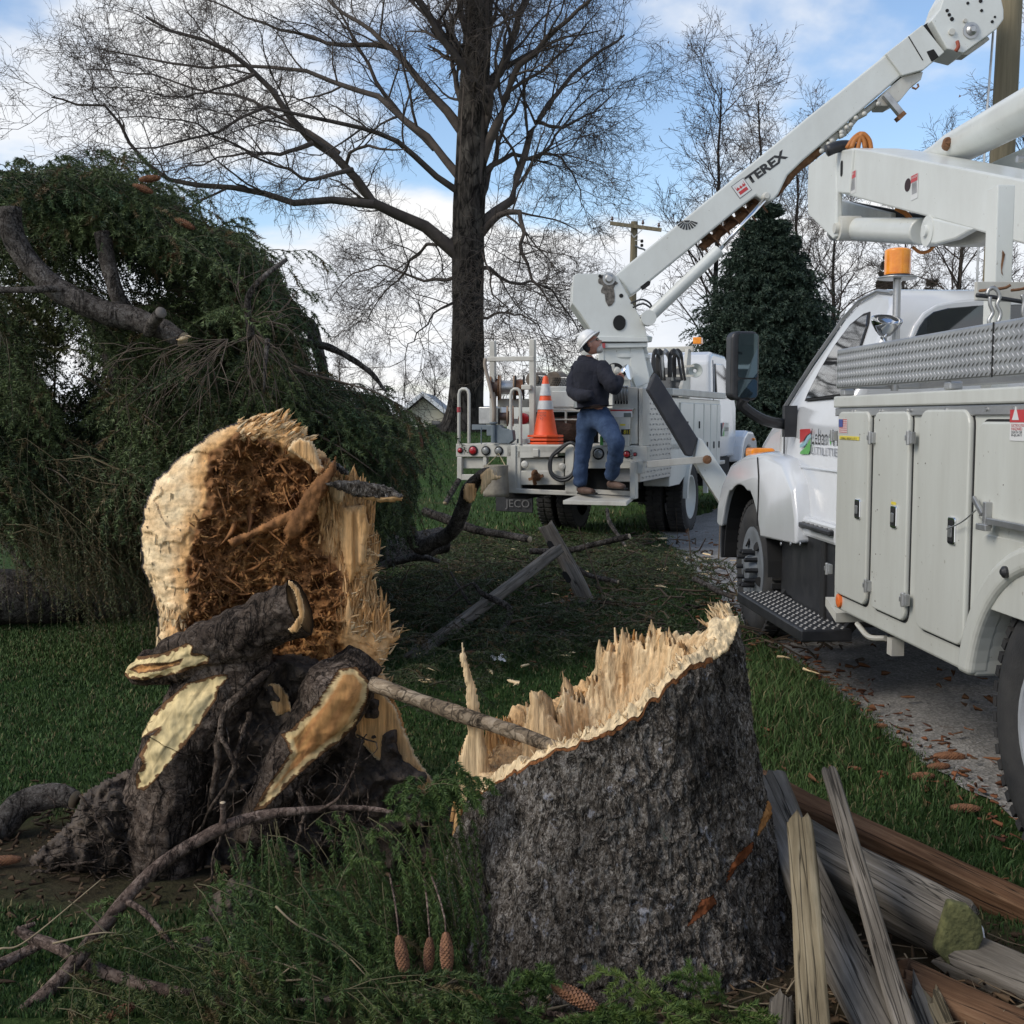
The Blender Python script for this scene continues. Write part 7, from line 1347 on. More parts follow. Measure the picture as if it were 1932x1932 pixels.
m=M(); a=WA(*AL(1809,998,LB)[:1],LB-.05,AL(1809,998,LB)[1]); m.tube(cr([a,WA(AL(1838,980,LB)[0],LB-.05,AL(1838,985,LB)[1]),WA(AL(1866,960,LB)[0],LB-.05,AL(1866,962,LB)[1])],10),.003,5); m.build('tie_wire',MT['steel'],body)
s,z=AL(1575.5,1132,LB-.02); m=M(); m.lathe(WA(s-.02,LB,z),-rA,[(0,.038),(.012,.036),(.016,.02)],24); m.build('side_reflector',simple('orange_reflector',(.72,.14,.03),.35,c2=(.8,.2,.05),sc=60),body)
# labels on the lockers
def la(name,u0,v0,u1,v1,mat,par,off=.0235,l=LB):
    s0,z0=AL(u0,v0,l); s1,z1=AL(u1,v1,l); m=M(); m.prism([WA(a,l-off,b) for a,b in ((s0,z0),(s1,z0),(s1,z1),(s0,z1))],-rA*.001); return m.build(name,mat,par)
fl=la('flag_sticker',1592,791,1607,818,wh,d1)
for k in range(7): la('flag_stripe',1592.3,791+k*3.86,1606.8,793+k*3.86,rd,fl,.0248)
la('flag_canton',1592.3,791,1599.3,805.5,bl,fl,.0262)
yl_=la('yellow_label',1592.5,822,1630,831,yl,d1); s,z=AL(1595,829,LB); text('lettering','OVERALL HEIGHT 11 FT 2',WA(s,LB-.0248,z),-dA,Zz,.24,.012,bk_,yl_,off=.001)
la('yellow_label',1691,946,1700,953,yl,d2)
w1=la('warning_label',1919,773,1960,833,wh,d4); la('warning_label',1919,773,1960,797,rd,w1,.0248); s,z=AL(1924,795,LB); m=M(); m.prism([WA(s-.02,LB-.026,z+.055),WA(s+.005,LB-.026,z+.005),WA(s-.045,LB-.026,z+.005)],-rA*.001); m.build('warning_mark',wh,w1)
for k,t_ in enumerate(('ELECTROCUTION','HAZARD','DEATH OR','INJURY')): s,z=AL(1921,805+k*6.4,LB); text('lettering',t_,WA(s,LB-.0248,z),-dA,Zz,.10-.02*(k>0),.010,bk_ if k>1 else rd,w1,off=.001)
m=M(); g=np.random.default_rng(9)
for _ in range(26): s=g.uniform(3.4,sc-.1); z=g.uniform(.65,1.6); r=g.uniform(.002,.005); m.lathe(WA(s,LB-.0225,z),-rA,[(0,r),(.0012,r*.8)],6)
m.build('stone_chips',simple('chip_grey',(.12,.10,.08),.8),body)
# wheels
wheel('rear_wheel',WA(sw,LB+.02,Rw),-rA,Rw,.27,simple('dusty_grey_rim',(.36,.38,.40),.5,c2=(.30,.31,.32),sc=6),ta,rim=.57,dish=.10,k=52,nuts=10)
wheel('rear_wheel',WA(sw,LB+.36,Rw),-rA,Rw,.27,MT['steel'],ta,rim=.57,dish=.05); wheel('rear_wheel',WA(sw,LF-.02,Rw),rA,Rw,.27,MT['steel'],ta,rim=.57)
sf_=AL(1413,1100,2.17)[0]; wheel('front_wheel',WA(8.38,2.19,Rw-.01),-rA,.50,.26,simple('dark_grey_rim',(.20,.22,.24),.45,c2=(.14,.15,.16),sc=6),ta,rim=.60,dish=.02,k=52,nuts=10,nutout=.07); wheel('front_wheel',WA(8.35,4.30,.5),rA,.50,.26,MT['steel'],ta,rim=.6)
# underbody
ba('chassis_rail',1.0,9.2,2.75,2.95,.62,.92,'dark'); ba('chassis_rail',1.0,9.2,3.55,3.75,.62,.92,'dark'); ba('axle_housing',sw-.15,sw+.15,2.3,4.2,.36,.62,'dark'); ba('front_axle',8.25,8.45,2.35,4.1,.42,.55,'dark')
ba('dark_belly_block',4.75,6.1,2.55,3.0,.45,.95,'dark'); ba('underbody_light_block',1.0,sc-.2,LB+.45,LF-.45,.60,.66,'dark')  # dark block and sheet added under the body to keep light out
tk=ba('fuel_tank',6.45,7.35,2.18,2.85,.40,.93,'black',bevel=.05,seg=3); ba('tank_strap',6.62,6.70,2.165,2.2,.38,.94,'dark',tk); ba('battery_box',7.38,7.70,2.22,2.8,.42,.90,'black',bevel=.02)
st1=ba('tank_step',6.42,7.40,2.12,2.52,.935,.965,'black'); st2=ba('step_plate',6.28,7.72,1.93,2.22,.36,.43,'black',bevel=.01)
m=M()
for i in range(34):
    for j in range(5): m.lathe(WA(6.31+i*.042,1.965+j*.052+(i%2)*.02,.43),Zz,[(0,.013),(.005,.010),(.0052,.004)],6)
m.build('step_studs',simple('worn_metal',(.12,.12,.12),.5,.5,c2=(.2,.2,.2),sc=12),st2)
m=M()
for i in range(22):
    for j in range(7): m.lathe(WA(6.45+i*.043,2.145+j*.052+(i%2)*.02,.965),Zz,[(0,.013),(.005,.010)],6)
m.build('step_studs',MT['black'],st1)
m=M(); m.lathe(WA(7.05,2.35,.97),nrm(Zz+dA*.2-rA*.3),[(0,.05),(.05,.05),(.05,.06),(.075,.06),(.08,.04)],18); m.build('filler_cap',simple('brass',(.12,.09,.04),.5,.5),tk,auto=40)
m=M(); m.bar(WA(6.35,2.2,.40),WA(6.35,2.5,.75),.05); m.bar(WA(7.6,2.2,.40),WA(7.6,2.5,.75),.05); m.build('step_bracket',MT['dark'],ta)
m=M(); m.prism([WA(6.30,LB+.02,.56),WA(6.12,LB+.02,.50),WA(6.12,LB+.3,.50),WA(6.30,LB+.3,.56)],Zz*.05); m.build('skid_bracket',MT['whiteS'],ta); 
m=M(); m.tube(cr([WA(5.9,LB+.06,.53),WA(5.7,LB+.05,.50),WA(5.5,LB+.06,.53)],10),.014,8); m.box(WA(5.35,LB+.05,.52),dA*.03,rA*.03,Zz*.04); m.build('pipe_fitting',MT['whiteS'],ta)
# fender over the front wheel
fp=[(6.98,.84),(7.0,1.0),(7.08,1.20),(7.30,1.34),(7.75,1.375),(8.3,1.345),(8.70,1.27),(8.95,1.12),(9.08,.92),(9.10,.78),(9.02,.76)]+[(8.36+.63*math.cos(a),.50+.66*math.sin(a)) for a in np.linspace(math.radians(24),math.radians(150),16)]+[(7.80,.80)]
m=M(); nn_=len(fp); lay=[]
for k,(lo,shr) in enumerate(((2.10,.055),(2.125,.018),(2.18,0),(2.9,0))): lay.append(np.array([WA(s,lo+.0*(z),z-(shr if z>1.1 else shr*.3)) for s,z in fp]))
V=np.concatenate(lay); Fc=[tuple(range(nn_))]+[tuple(3*nn_+i for i in range(nn_))[::-1]]
for k in range(3): Fc+=[(k*nn_+i,(k+1)*nn_+i,(k+1)*nn_+(i+1)%nn_,k*nn_+(i+1)%nn_) for i in range(nn_)]
m.add(V,Fc); fen=m.build('fender',MT['whiteC'],ta,auto=50,bevel=.02,seg=3)
m=M(); m.prism([WA(s,3.55,z) for s,z in fp],rA*.85); m.build('fender',MT['whiteC'],ta,bevel=.06,seg=3)
m=M(); 
for u in (1471,1489,1507): s,z=AL(u,1026,2.09); m.lathe(WA(s,2.10,z),-rA,[(0,.012),(.006,.010)],10)
m.build('fender_bolt',MT['steel'],fen)
pa('fender_seam',[(7.86,.86),(7.84,1.05),(7.84,1.2),(7.88,1.33),(7.895,1.33),(7.855,1.2),(7.855,1.05),(7.875,.86)],2.094,.006,'dark',fen,bevel=0)
m=M(); m.box(WA(7.78,2.30,1.385),dA*.10,rA*.045,Zz*.014); m.box(WA(7.68,2.33,1.40),dA*.05,rA*.03,Zz*.02); m.build('hood_latch',MT['black'],fen,bevel=.01)
m=M(); c=P(1434,854,8.5); m.box(c,dA*.10,rA*.085,Zz*.035); m.build('turn_signal',MT['amber'],fen,bevel=.02,seg=3)
ba('mud_guard',9.04,9.08,2.13,2.27,.50,.79,'black',bevel=.003); lin=[(8.36+.64*math.cos(a),.50+.67*math.sin(a)) for a in np.linspace(math.radians(2),math.radians(178),20)]+[(8.36+.62*math.cos(a),.50+.65*math.sin(a)) for a in np.linspace(math.radians(178),math.radians(2),20)]
pa('fender_liner',lin,2.14,.7,'dark',bevel=0); ba('bumper',9.14,9.36,2.2,4.4,.52,.82,'whiteC',bevel=.04); ba('fender_liner',7.75,9.1,2.5,2.6,.5,1.25,'dark',bevel=0)
# hood
hp2=[(7.35,1.1),(7.35,1.78),(7.8,1.76),(8.3,1.70),(8.8,1.59),(9.15,1.42),(9.30,1.15),(9.30,.9)]
m=M(); m.prism([WA(s,2.43,z) for s,z in hp2],rA*1.65); m.build('hood',MT['whiteC'],ta,bevel=.14,seg=5,auto=50)
# cab with leaning upper sides
def lc(z): return 2.20+ (0 if z<1.60 else .42*(z-1.60)**1.15)
cabp=[(6.36,.92),(6.36,2.12),(6.40,2.24),(6.50,2.31),(6.75,2.345),(7.02,2.315),(7.18,2.22),(7.42,1.96),(7.66,1.68),(7.74,1.60),(7.76,1.30),(7.76,.92)]
def loft(prof,name,mat,par,ns=2,**kw):
    # refine in z so that the lean reads as a curve
    P2=[]; n=len(prof)
    for i in range(n):
        a=np.array(prof[i]); b=np.array(prof[(i+1)%n]); k=max(1,int(abs(b[1]-a[1])/.12))
        for j in range(k): P2.append(tuple(a+(b-a)*j/k))
    n=len(P2); A=[WA(s,lc(z),z) for s,z in P2]; B=[WA(s,6.5-lc(z),z) for s,z in P2]; m=M(); m.add(np.array(A+B),[tuple(range(n)),tuple(range(2*n-1,n-1,-1))]+[(i,i+n,(i+1)%n+n,(i+1)%n) for i in range(n)])
    return m.build(name,MT[mat],par,**kw)
def ring_face(poly,off,th,name,mat,par,sub=6,**kw):
    """polygon in (s,z) laid on the curved cab side"""
    P2=[]; n=len(poly)
    for i in range(n):
        a=np.array(poly[i]); b=np.array(poly[(i+1)%n])
        for j in range(sub): P2.append(tuple(a+(b-a)*j/sub))
    c=np.mean(P2,0); rings=[]
    for f in (1,.75,.5,.25): rings.append([WA(*( (c[0]+(p[0]-c[0])*f),lc(c[1]+(p[1]-c[1])*f)-off,(c[1]+(p[1]-c[1])*f))) for p in P2])
    n=len(P2); V=[x for r in rings for x in r]+[WA(c[0],lc(c[1])-off,c[1])]; Fc=[(k*n+i,(k+1)*n+i,(k+1)*n+(i+1)%n,k*n+(i+1)%n) for k in range(3) for i in range(n)]+[(3*n+i,4*n,3*n+(i+1)%n) for i in range(n)]
    o=len(V); V+=[np.array(x)+rA*th for x in rings[0]]; Fc+=[(i,(i+1)%n,o+(i+1)%n,o+i) for i in range(n)]
    m=M(); m.add(np.array(V),Fc); return m.build(name,MT[mat] if isinstance(mat,str) else mat,par,auto=40,**kw)
cab=loft(cabp,'cab','whiteC',ta,bevel=.05,seg=4,auto=38)
def AC(u,v):
    l=2.3
    for _ in range(12): s,z=AL(u,v,l); l=lc(z)
    return s,z
win=[AC(1519,757),AC(1524,744),AC(1548,697),AC(1575,652),AC(1605,612),AC(1630,592),AC(1642,588),AC(1640,610),AC(1618,680),AC(1612,735),AC(1610,746)]
ring_face(win,.004,.01,'window_seal','dark',cab); cw=np.mean(win,0); win2=[tuple(cw+(np.array(p)-cw)*.93) for p in win]; ring_face(win2,.009,.006,'door_window','glass',cab,smooth=False)
dl=[AC(1498,770),AC(1500,1010),AC(1575,1022),AC(1590,1022)]; 
pa('door_seam',[(7.60,.98),(7.60,1.66),(7.612,1.66),(7.612,.98)],2.196,.006,'dark',cab,bevel=0); pa('rocker',[(6.40,.88),(6.40,1.0),(7.72,1.0),(7.76,.88)],2.15,.1,'whiteC',ta,bevel=.02)
pa('door_crease',[(6.40,1.285),(6.40,1.30),(7.70,1.30),(7.70,1.285)],2.190,.02,'whiteC',cab,bevel=.006)
# door emblem and name
l0=2.195
def lg_(name,pts,mat,par,off=.002): m=M(); m.prism([WA(AL(u,v,l0)[0],l0-off,AL(u,v,l0)[1]) for u,v in pts],-rA*.001); return m.build(name,mat,par)
lg0=lg_('door_logo',rect(1509,809,1511,811),wh,cab)
lg_('logo_red',[(1510,810),(1529,809),(1530,816),(1522,822),(1516,832),(1510,836)],rd,lg0); lg_('logo_blue',[(1530,818),(1524,823),(1518,834),(1510,839),(1510,845),(1520,840),(1526,829),(1530,825)],lbl,lg0); lg_('logo_green',[(1530,828),(1527,832),(1521,843),(1511,852),(1510,857),(1526,857),(1529,850)],gn,lg0)
s,z=AL(1532,838,l0); text('lettering','Leban nn',WA(s,l0-.002,z),-dA,Zz,.36,.105,bk_,lg0,off=.001) if 0 else None
s1_=AL(1562,838,l0)[0]; s2_=AL(1568,838,l0)[0]; s3_=AL(1573,838,l0)[0]; s4_=AL(1582,838,l0)[0]; text('lettering','Leban',WA(s,l0-.002,z),-dA,Zz,s-s1_,.095,bk_,lg0,off=.001); text('lettering','n',WA(s3_,l0-.002,z),-dA,Zz,s3_-s4_,.062,bk_,lg0,off=.001)
q=WA(s2_,l0-.003,z+.035); m=M(); m.prism([q-Zz*.036,q+dA*.018-Zz*.008,q+dA*.010+Zz*.02,q+Zz*.045,q-dA*.010+Zz*.02,q-dA*.018-Zz*.008],-rA*.001); m.build('logo_leaf',gn,lg0)
s,z=AL(1530,857,l0); text('lettering','UTILITIES',WA(s,l0-.002,z),-dA,Zz,s-AL(1588,857,l0)[0],.048,simple('letter_grey',(.25,.26,.28),.5),lg0,off=.001)
# rear face: rear window, trim ring
sr=6.352
def rf(name,pts,mat,par,off=.004,th=.006,bevel=0,**kw):
    m=M(); m.prism([WA(sr-off,*AS(u,v,sr)) for u,v in pts],dA*th); return m.build(name,MT[mat],par,bevel=bevel,**kw)
ring=[(1707,660),(1712,642),(1722,615),(1740,590),(1765,575),(1800,568),(1860,563),(1990,560),(1990,680),(1707,680)]
rf('rear_panel',ring,'whiteC',cab,.02,.03,.012)
rw=rf('rear_window',[(1720,655),(1722,636),(1730,618),(1741,602),(1758,589),(1785,582),(1830,578),(1862,576),(1985,574),(1985,670),(1720,670)],'glass',cab,.026,.01,.004)
# grab: roof gutter
m=M(); m.tube([WA(s,lc(z)-.006,z) for s,z in ((6.5,2.30),(6.75,2.335),(7.02,2.305),(7.18,2.21),(7.42,1.95),(7.66,1.67))],.012,8); m.build('roof_gutter',MT['alu'],cab)
# mirror
mi=M(); c=P(1405,690,7.35); mf=nrm(-dA+rA*.12); mr=np.cross(mf,Zz); mr=mr if mr@rA>0 else -mr
def mirp(x,z,y=0): return c+mr*x+Zz*z+mf*y
mi.prism([mirp(x,z,.0) for x,z in rrect(-.088,.098,-.215,.215,.045)],-mf*.11); mh=mi.build('mirror',MT['black'],ta,bevel=.02,seg=3)
m=M(); m.prism([mirp(x,z,.004) for x,z in rrect(-.045,.082,-.075,.200,.02)],mf*.002); m.build('mirror_glass',MT['glassm'],mh); m=M(); m.prism([mirp(x,z,.004) for x,z in rrect(-.045,.082,-.200,-.085,.02)],mf*.002); m.build('mirror_glass',MT['glassm'],mh)
m=M(); m.tube(cr([P(1405,750,7.36),P(1400,765,7.4),P(1440,792,7.45),P(1490,802,7.55)],16),[.035]*16,10); m.box(P(1490,795,7.5),dA*.03,rA*.04,Zz*.10); m.build('mirror_arm',MT['black'],mh,bevel=.006)
# diamond plate tray on top of the body
z0,z1=1.752,1.958; tray=ba('plate_tray',1.6,sc+.01,LB-.01,LB+.015,z0,z1,'alu'); ba('plate_tray',sc-.02,sc+.01,LB+.015,LB+.45,z0,z1,'alu',tray); ba('plate_tray',1.6,sc,LB+.43,LB+.45,z0,z1,'alu',tray)
m=M(); ns_=118; nz_=9
for i in range(ns_):
    for j in range(nz_):
        s=sc-.02-i*.038-(j%2)*.019; z=z0+.014+j*(z1-z0-.02)/nz_; k=1 if j%2 else -1; c=WA(s,LB-.0102,z); a=dA*.013+Zz*.010*k; b=nrm(np.cross(a,rA))*.0035
        m.add([c-a,c+b-a*.2,c+a,c-b+a*.2,c-rA*.0042],[(0,1,4),(1,2,4),(2,3,4),(3,0,4)])
m.build('tread_pattern',MT['alu'],tray)
s_,_=AL(1877,700,LB); ba('plate_seam',s_-.004,s_+.004,LB-.013,LB-.010,z0,z1,'dark',tray,bevel=0)
for s in (sc-.05,sc-1.35,sc-2.3): ba('tray_foot',s-.03,s+.03,LB+.0,LB+.06,1.714,z0-.002,'alu',tray)
# amber beacon on its post
bp=P(1690,640,6.15); bl_=float(bp@dA); m=M(); m.tube([WA(bl_,float(bp@rA),1.74),WA(bl_,float(bp@rA),P(1690,527,6.15)[2])],.020,16); be=m.build('beacon_post',MT['alu'],ta,auto=40)
c=P(1693,525,6.15); m=M(); m.lathe(c,Zz,[(-.004,.098),(.002,.100),(.006,.098)],32); m.build('beacon_plate',MT['alu'],be,auto=40); m=M(); m.lathe(c,Zz,[(.006,.070),(.016,.070),(.018,.065)],28); m.build('beacon_base',MT['black'],be,auto=40)
pr2=[(.018,.066)]+[(z,.0665+(.0015 if i%2 else -.0005)) for i,z in enumerate(np.linspace(.022,.140,26))]+[(.146,.062),(.152,.050),(.154,0)]
m=M(); m.lathe(c,Zz,pr2,32,cap=False); m.build('beacon_lens',MT['amber'],be,smooth=True)
# spotlight
c=P(1673,604,6.05); ax=nrm(Zz*.92-dA*.38); m=M(); m.lathe(c,ax,[(-.085,.012),(-.080,.030),(-.055,.052),(-.02,.074),(0,.080),(.006,.079),(.006,.074),(-.01,.05),(-.03,.02),(-.035,0)],28,cap=False); sl_=m.build('spotlight',MT['chrome'],ta,auto=50); m=M(); m.ball(c-ax*.09,.018,8); m.tube([c-ax*.09,P(1673,648,6.05)],.009,8); m.build('spotlight_stem',MT['chrome'],sl_,auto=50)
# white mast and tool rail
m=M(); a=AS(1873,640,5.75); b=AS(1906,640,5.75); m.prism([WA(5.75,a[0],1.7),WA(5.75,b[0],1.7),WA(5.75,b[0],2.75),WA(5.75,a[0],2.75)],dA*.12); ms=m.build('mast',MT['white'],ta,bevel=.006)
m=M(); g=np.random.default_rng(2); pts=[AS(u,v,5.75) for u,v in ((1891,472),(1896,480),(1893,494),(1890,510),(1892,520),(1889,516),(1888,500),(1890,486))]; m.prism([WA(5.748,l_,z_) for l_,z_ in pts],-dA*.001); m.build('rust_scar',MT['rust'],ms)
m=M(); p4=[AS(u,v,5.6) for u,v in ((1843,531),(1980,532),(1980,572),(1843,566))]; m.prism([WA(5.6,l_,z_) for l_,z_ in p4],dA*.03); tr_=m.build('tool_rail',MT['whiteS'],ta,bevel=.003)
m=M()
for u,v in ((1852,548),(1880,545),(1912,547)): a=P(u,v,5.58); m.tube(cr([a,a-dA*.03-rA*.02-Zz*.005,a-dA*.05+rA*.02+Zz*.0,a-dA*.055+rA*.04+Zz*.012],8),.007,7)
m.build('rust_hook',MT['rust'],tr_,smooth=True)
m=M(); m.tube(cr([P(u,v,5.5) for u,v in ((1842,557),(1862,559),(1890,563),(1932,570),(1990,580))],14),[.010]*14,8); m.build('cable',MT['black'],tr_,smooth=True)
m=M()
for pts in ([(1862,556),(1866,546),(1874,543),(1882,549),(1886,562),(1881,575),(1888,592),(1882,610)],[(1868,560),(1868,574),(1873,590),(1866,604),(1868,615)],[(1928,556),(1932,570),(1930,590),(1936,610)]): m.tube(cr([P(u,v,5.45) for u,v in pts],24),.009,6)
m.build('chain_link',MT['steel'],tr_,smooth=True)
# ---------------- aerial boom resting over the truck
LX=3.0
def xb(name,pts,l,th,mat,par=ta,bevel=.012,**kw): return pa(name,[AL(u,v,l) for u,v in pts],l,th,mat,par,bevel,**kw)
ub_=xb('upper_boom',[(1608,279),(1640,283),(1932,339),(2300,409),(2300,563),(1932,461.5),(1745,408),(1640,380),(1582,364),(1588,283)],LX,.36,'white')
xb('elbow_plate',[(1560,284),(1569,281),(1577,287),(1578,370),(1577,446),(1571,451),(1524,404),(1523,360),(1525,311)],LX-.02,.05,'white'); xb('elbow_plate',[(1560,284),(1569,281),(1577,287),(1578,370),(1577,446),(1571,451),(1524,404),(1523,360),(1525,311)],LX+.42,.05,'white')
xb('elbow_box',[(1577,285),(1610,280),(1602,366),(1580,364)],LX-.015,.40,'white'); 
m=M()
s,z=AL(1588,318,LX-.016); m.prism([WA(a,LX-.016,b) for a,b in rrect(s-.025,s+.025,z-.06,z+.06,.025)],-rA*.002); m.build('oval_slot',MT['dark'],ub_)
s,z=AL(1713,349,LX); m=M(); m.prism([WA(s+.05*math.cos(a),LX-.001,z+.042*math.sin(a)) for a in np.linspace(0,2*np.pi,24,endpoint=False)],-rA*.002); m.build('boom_port',simple('port_dark',(.03,.012,.012),.7),ub_)
for u0,v0,u1,v1,h in ((1604,328,1615,362,6),(1720,333,1732,373,7)):
    w_=la('warning_label',u0,v0,u1,v1,wh,ub_,.002,LX); la('warning_label',u0,v0,u1,v0+h,rd,w_,.0035,LX); s,z=AL(u0+1.2,v0+h-1.2,LX); text('lettering','DANGER',WA(s,LX-.0045,z),-dA,Zz,.09,.014,wh,w_,off=.001)
    for k in range(6): s,z=AL(u0+1,v0+h+6+k*3.6,LX); la('label_text',u0+1.5,v0+h+5+k*3.4,u1-1.5,v0+h+6+k*3.4,simple('label_grey',(.35,.35,.35),.6),w_,.0035,LX)
pa('inner_frame',[AL(u,v,LX+.3) for u,v in ((1578,376),(1640,392),(1680,402),(1680,420),(1600,410),(1578,404))],LX+.3,.06,'whiteS'); pa('dark_cavity',[AL(u,v,LX+.34) for u,v in ((1600,380),(1745,408),(1740,426),(1660,428),(1620,412))],LX+.34,.04,'dark',bevel=0)
m=M(); m.tube([WA(AL(1602,432,LX+.15)[0],LX+.15,AL(1602,432,LX+.15)[1]),WA(AL(1740,446,LX+.1)[0],LX+.1,AL(1740,437,LX+.1)[1])],.088,28); cy2=m.build('boom_cylinder',MT['white'],ta,auto=40,bevel=.01)
m=M(); s,z=AL(1605,431,LX+.1); m.lathe(WA(s,LX+.02,z),-rA,[(-.15,.095),(0,.095),(.02,.09)],24); m.lathe(WA(s,LX,z),-rA,[(0,.045),(.03,.04)],16); m.build('cylinder_eye',MT['whiteS'],cy2,auto=40)
m=M(); s,z=AL(1590,430,LX+.1); m.tube([WA(s+.32,LX+.15,z+.02),WA(s-.05,LX+.15,z)],.075,20); m.build('cylinder_eye',MT['steel'],cy2,auto=40)
m=M(); s,z=AL(1748,436,LX-.01); m.lathe(WA(s,LX-.01,z),-rA,[(-.06,.095),(0,.095),(.004,.04),(.02,.035)],28); m.build('pin_cap',MT['white'],cy2,auto=40)
xb('boom_gusset',[(1747,408),(1838,431),(1800,452),(1764,461),(1748,460)],LX-.005,.05,'white'); xb('boom_gusset',[(1764,461),(1800,440),(1838,431),(1870,440),(1850,458),(1790,466)],LX+.1,.2,'whiteS')
ohm=simple('orange_hose',(.42,.15,.03),.6)
for y_,r_,pts in ((8.3,.018,((1690,392),(1710,404),(1722,420),(1730,440))),(8.3,.012,((1722,466),(1736,476),(1752,474),(1762,464))),(9.0,.018,((1598,280),(1610,262),(1625,252),(1637,262),(1640,282))),(8.95,.018,((1606,280),(1612,266),(1622,258),(1629,264),(1632,280))),(8.95,.018,((1618,284),(1622,262),(1628,252),(1640,264),(1644,284)))):
    m=M(); m.tube(cr([P(u,v,y_) for u,v in pts],14),r_,8); m.build('orange_hose',ohm,ta,smooth=True)
m=M(); m.tube(cr([P(u,v,9.1) for u,v in ((1560,285),(1580,277),(1600,276),(1612,282))],10),.045,10); m.build('black_hose',MT['black'],ta,smooth=True)
m=M(); m.lathe(P(1773,286,8.8),Zz,[(-.1,.06),(0,.07),(.02,.07)],14); m.build('small_pin',MT['whiteS'],ta,auto=40)
a=P(1748,304,8.7); b=P(1800,281,8.2); c=P(2040,152,6.2); m=M(); m.tube([a,a+(b-a)*.5,b,c],[.075,.09,.118,.125],28); fb=m.build('fibreglass_boom',MT['white'],ta,auto=40)
m=M(); 
for u,v in ((1788,270),(1803,261)): p=P(u,v,7.95); m.lathe(p,nrm((-.25,-.95,.15)),[(-.05,.035),(.02,.035),(.03,.022),(.045,.02)],12)
m.build('boom_bolt',MT['rust'],fb,auto=40)
pa('boom_head_box',[AL(u,v,3.6) for u,v in ((1858,312),(1932,278),(2000,260),(2000,400),(1858,345))],3.6,.3,'white'); pa('boom_edge',[AL(u,v,3.5) for u,v in ((1798,303),(1935,240),(1935,246),(1802,309))],3.5,.05,'whiteS')
m=M(); c=P(1925,300,6.9); m.lathe(c,-rA,[(-.02,.02),(.02,.02)],10); m.build('boom_bolt',MT['steel'],fb)
# turntable under the boom, behind the mast
m=M(); m.lathe(WA(3.6,3.25,1.06),Zz,[(0,.45),(.5,.42),(.6,.40),(1.9,.34)],28); m.build('turntable_post',MT['white'],ta,auto=40)
# a power line crossing behind
# ================================================================== SMALL THINGS
def beam(name,p0,p1,w,h,roll,mat,label,cat,group=None,splint=(.0,.0),taper=1.0,warp=.012,seed=0,point=0):
    """old rail: local X along its length"""
    a=P(*p0); b=P(*p1); L=np.linalg.norm(b-a); K=60; k=28; t=np.linspace(0,1,K); g=np.random.default_rng(seed+100)
    ang=np.linspace(0,2*np.pi,k,endpoint=False); sq=np.maximum(np.abs(np.cos(ang)),np.abs(np.sin(ang))); yy=np.cos(ang)/sq**.93; zz=np.sin(ang)/sq**.93
    V=np.zeros((K,k,3)); V[...,0]=t[:,None]*L; sc_=(1+(taper-1)*t)[:,None]
    if point: sc_=sc_*np.interp(t,[0,1-point,1],[1,1,.55])[:,None]
    V[...,1]=yy[None]*w/2*sc_; V[...,2]=zz[None]*h/2*sc_
    q=np.stack([V[...,0]*1.6,V[...,1]*16+seed,V[...,2]*16],-1); n1_=fbm(q,1.2,3); V[...,1]+=n1_*w*.10; V[...,2]+=fbm(q+7,1.2,3)*h*.10
    V[...,1]+=warp*np.sin(t*3.1+seed)[:,None]; V[...,2]+=warp*.6*np.cos(t*2.3+seed)[:,None]
    for e,s in ((0,splint[0]),(1,splint[1])):
        if s: m_=(t<.12) if e==0 else (t>.88); j=vnoise(np.stack([yy*3+seed,zz*3,0*yy+e*5],-1)); f=(1-t/.12 if e==0 else (t-.88)/.12)[:,None]; V[...,0]+=np.where(m_[:,None],f*j[None]*s,0)
    c0=V[0].mean(0); c1=V[-1].mean(0); Vv=np.r_[V.reshape(-1,3),c0[None],c1[None]]; i=np.arange(k); n=K*k
    Q=[]; 
    ii,jj=np.meshgrid(np.arange(K-1),np.arange(k),indexing='ij'); A=(ii*k+jj).ravel(); B_=(ii*k+(jj+1)%k).ravel(); Q=np.stack([A,B_,B_+k,A+k],1)
    T=np.r_[np.stack([np.full(k,n),(i+1)%k,i],1),np.stack([np.full(k,n+1),n-k+i,n-k+(i+1)%k],1)]
    me=fastmesh(name,Vv,Q,T); me.set_sharp_from_angle(angle=R(30)) if False else None
    x=nrm(b-a); z=np.array([0,0,1.]) if abs(x[2])<.85 else np.array([0,-1.,0]); y=nrm(np.cross(z,x)); z=np.cross(x,y); rr=math.radians(roll); y2=y*math.cos(rr)+z*math.sin(rr); z2=-y*math.sin(rr)+z*math.cos(rr)
    o=bpy.data.objects.new(name,me); COL.objects.link(o); me.materials.append(MT[mat] if isinstance(mat,str) else mat)
    o.matrix_world=Matrix(((x[0],y2[0],z2[0],a[0]),(x[1],y2[1],z2[1],a[1]),(x[2],y2[2],z2[2],a[2]),(0,0,0,1)))
    bv=o.modifiers.new('bevel','BEVEL'); bv.width=.003; bv.limit_method='ANGLE'; bv.angle_limit=R(40)
    return setp(o,label,cat,group)
def attach(o,p):
    mw=Matrix(p.matrix_basis); o.parent=p; o.matrix_parent_inverse=mw.inverted(); return o
gp='old fence rails piled beside the stump'
beam('fence_rail',(1505,1560,3.30),(1545,2010,2.62),.068,.055,8,'otan','narrow tan rail standing nearly upright in front of the wood pile','fence rail',gp,(.05,0),1.25,.006,1)
beam('fence_rail',(1564,1460,3.55),(1735,2010,2.72),.050,.050,25,'ogrey','thin grey squared stake leaning to the left above the wood pile','fence rail',gp,(.02,0),1.2,.004,2)
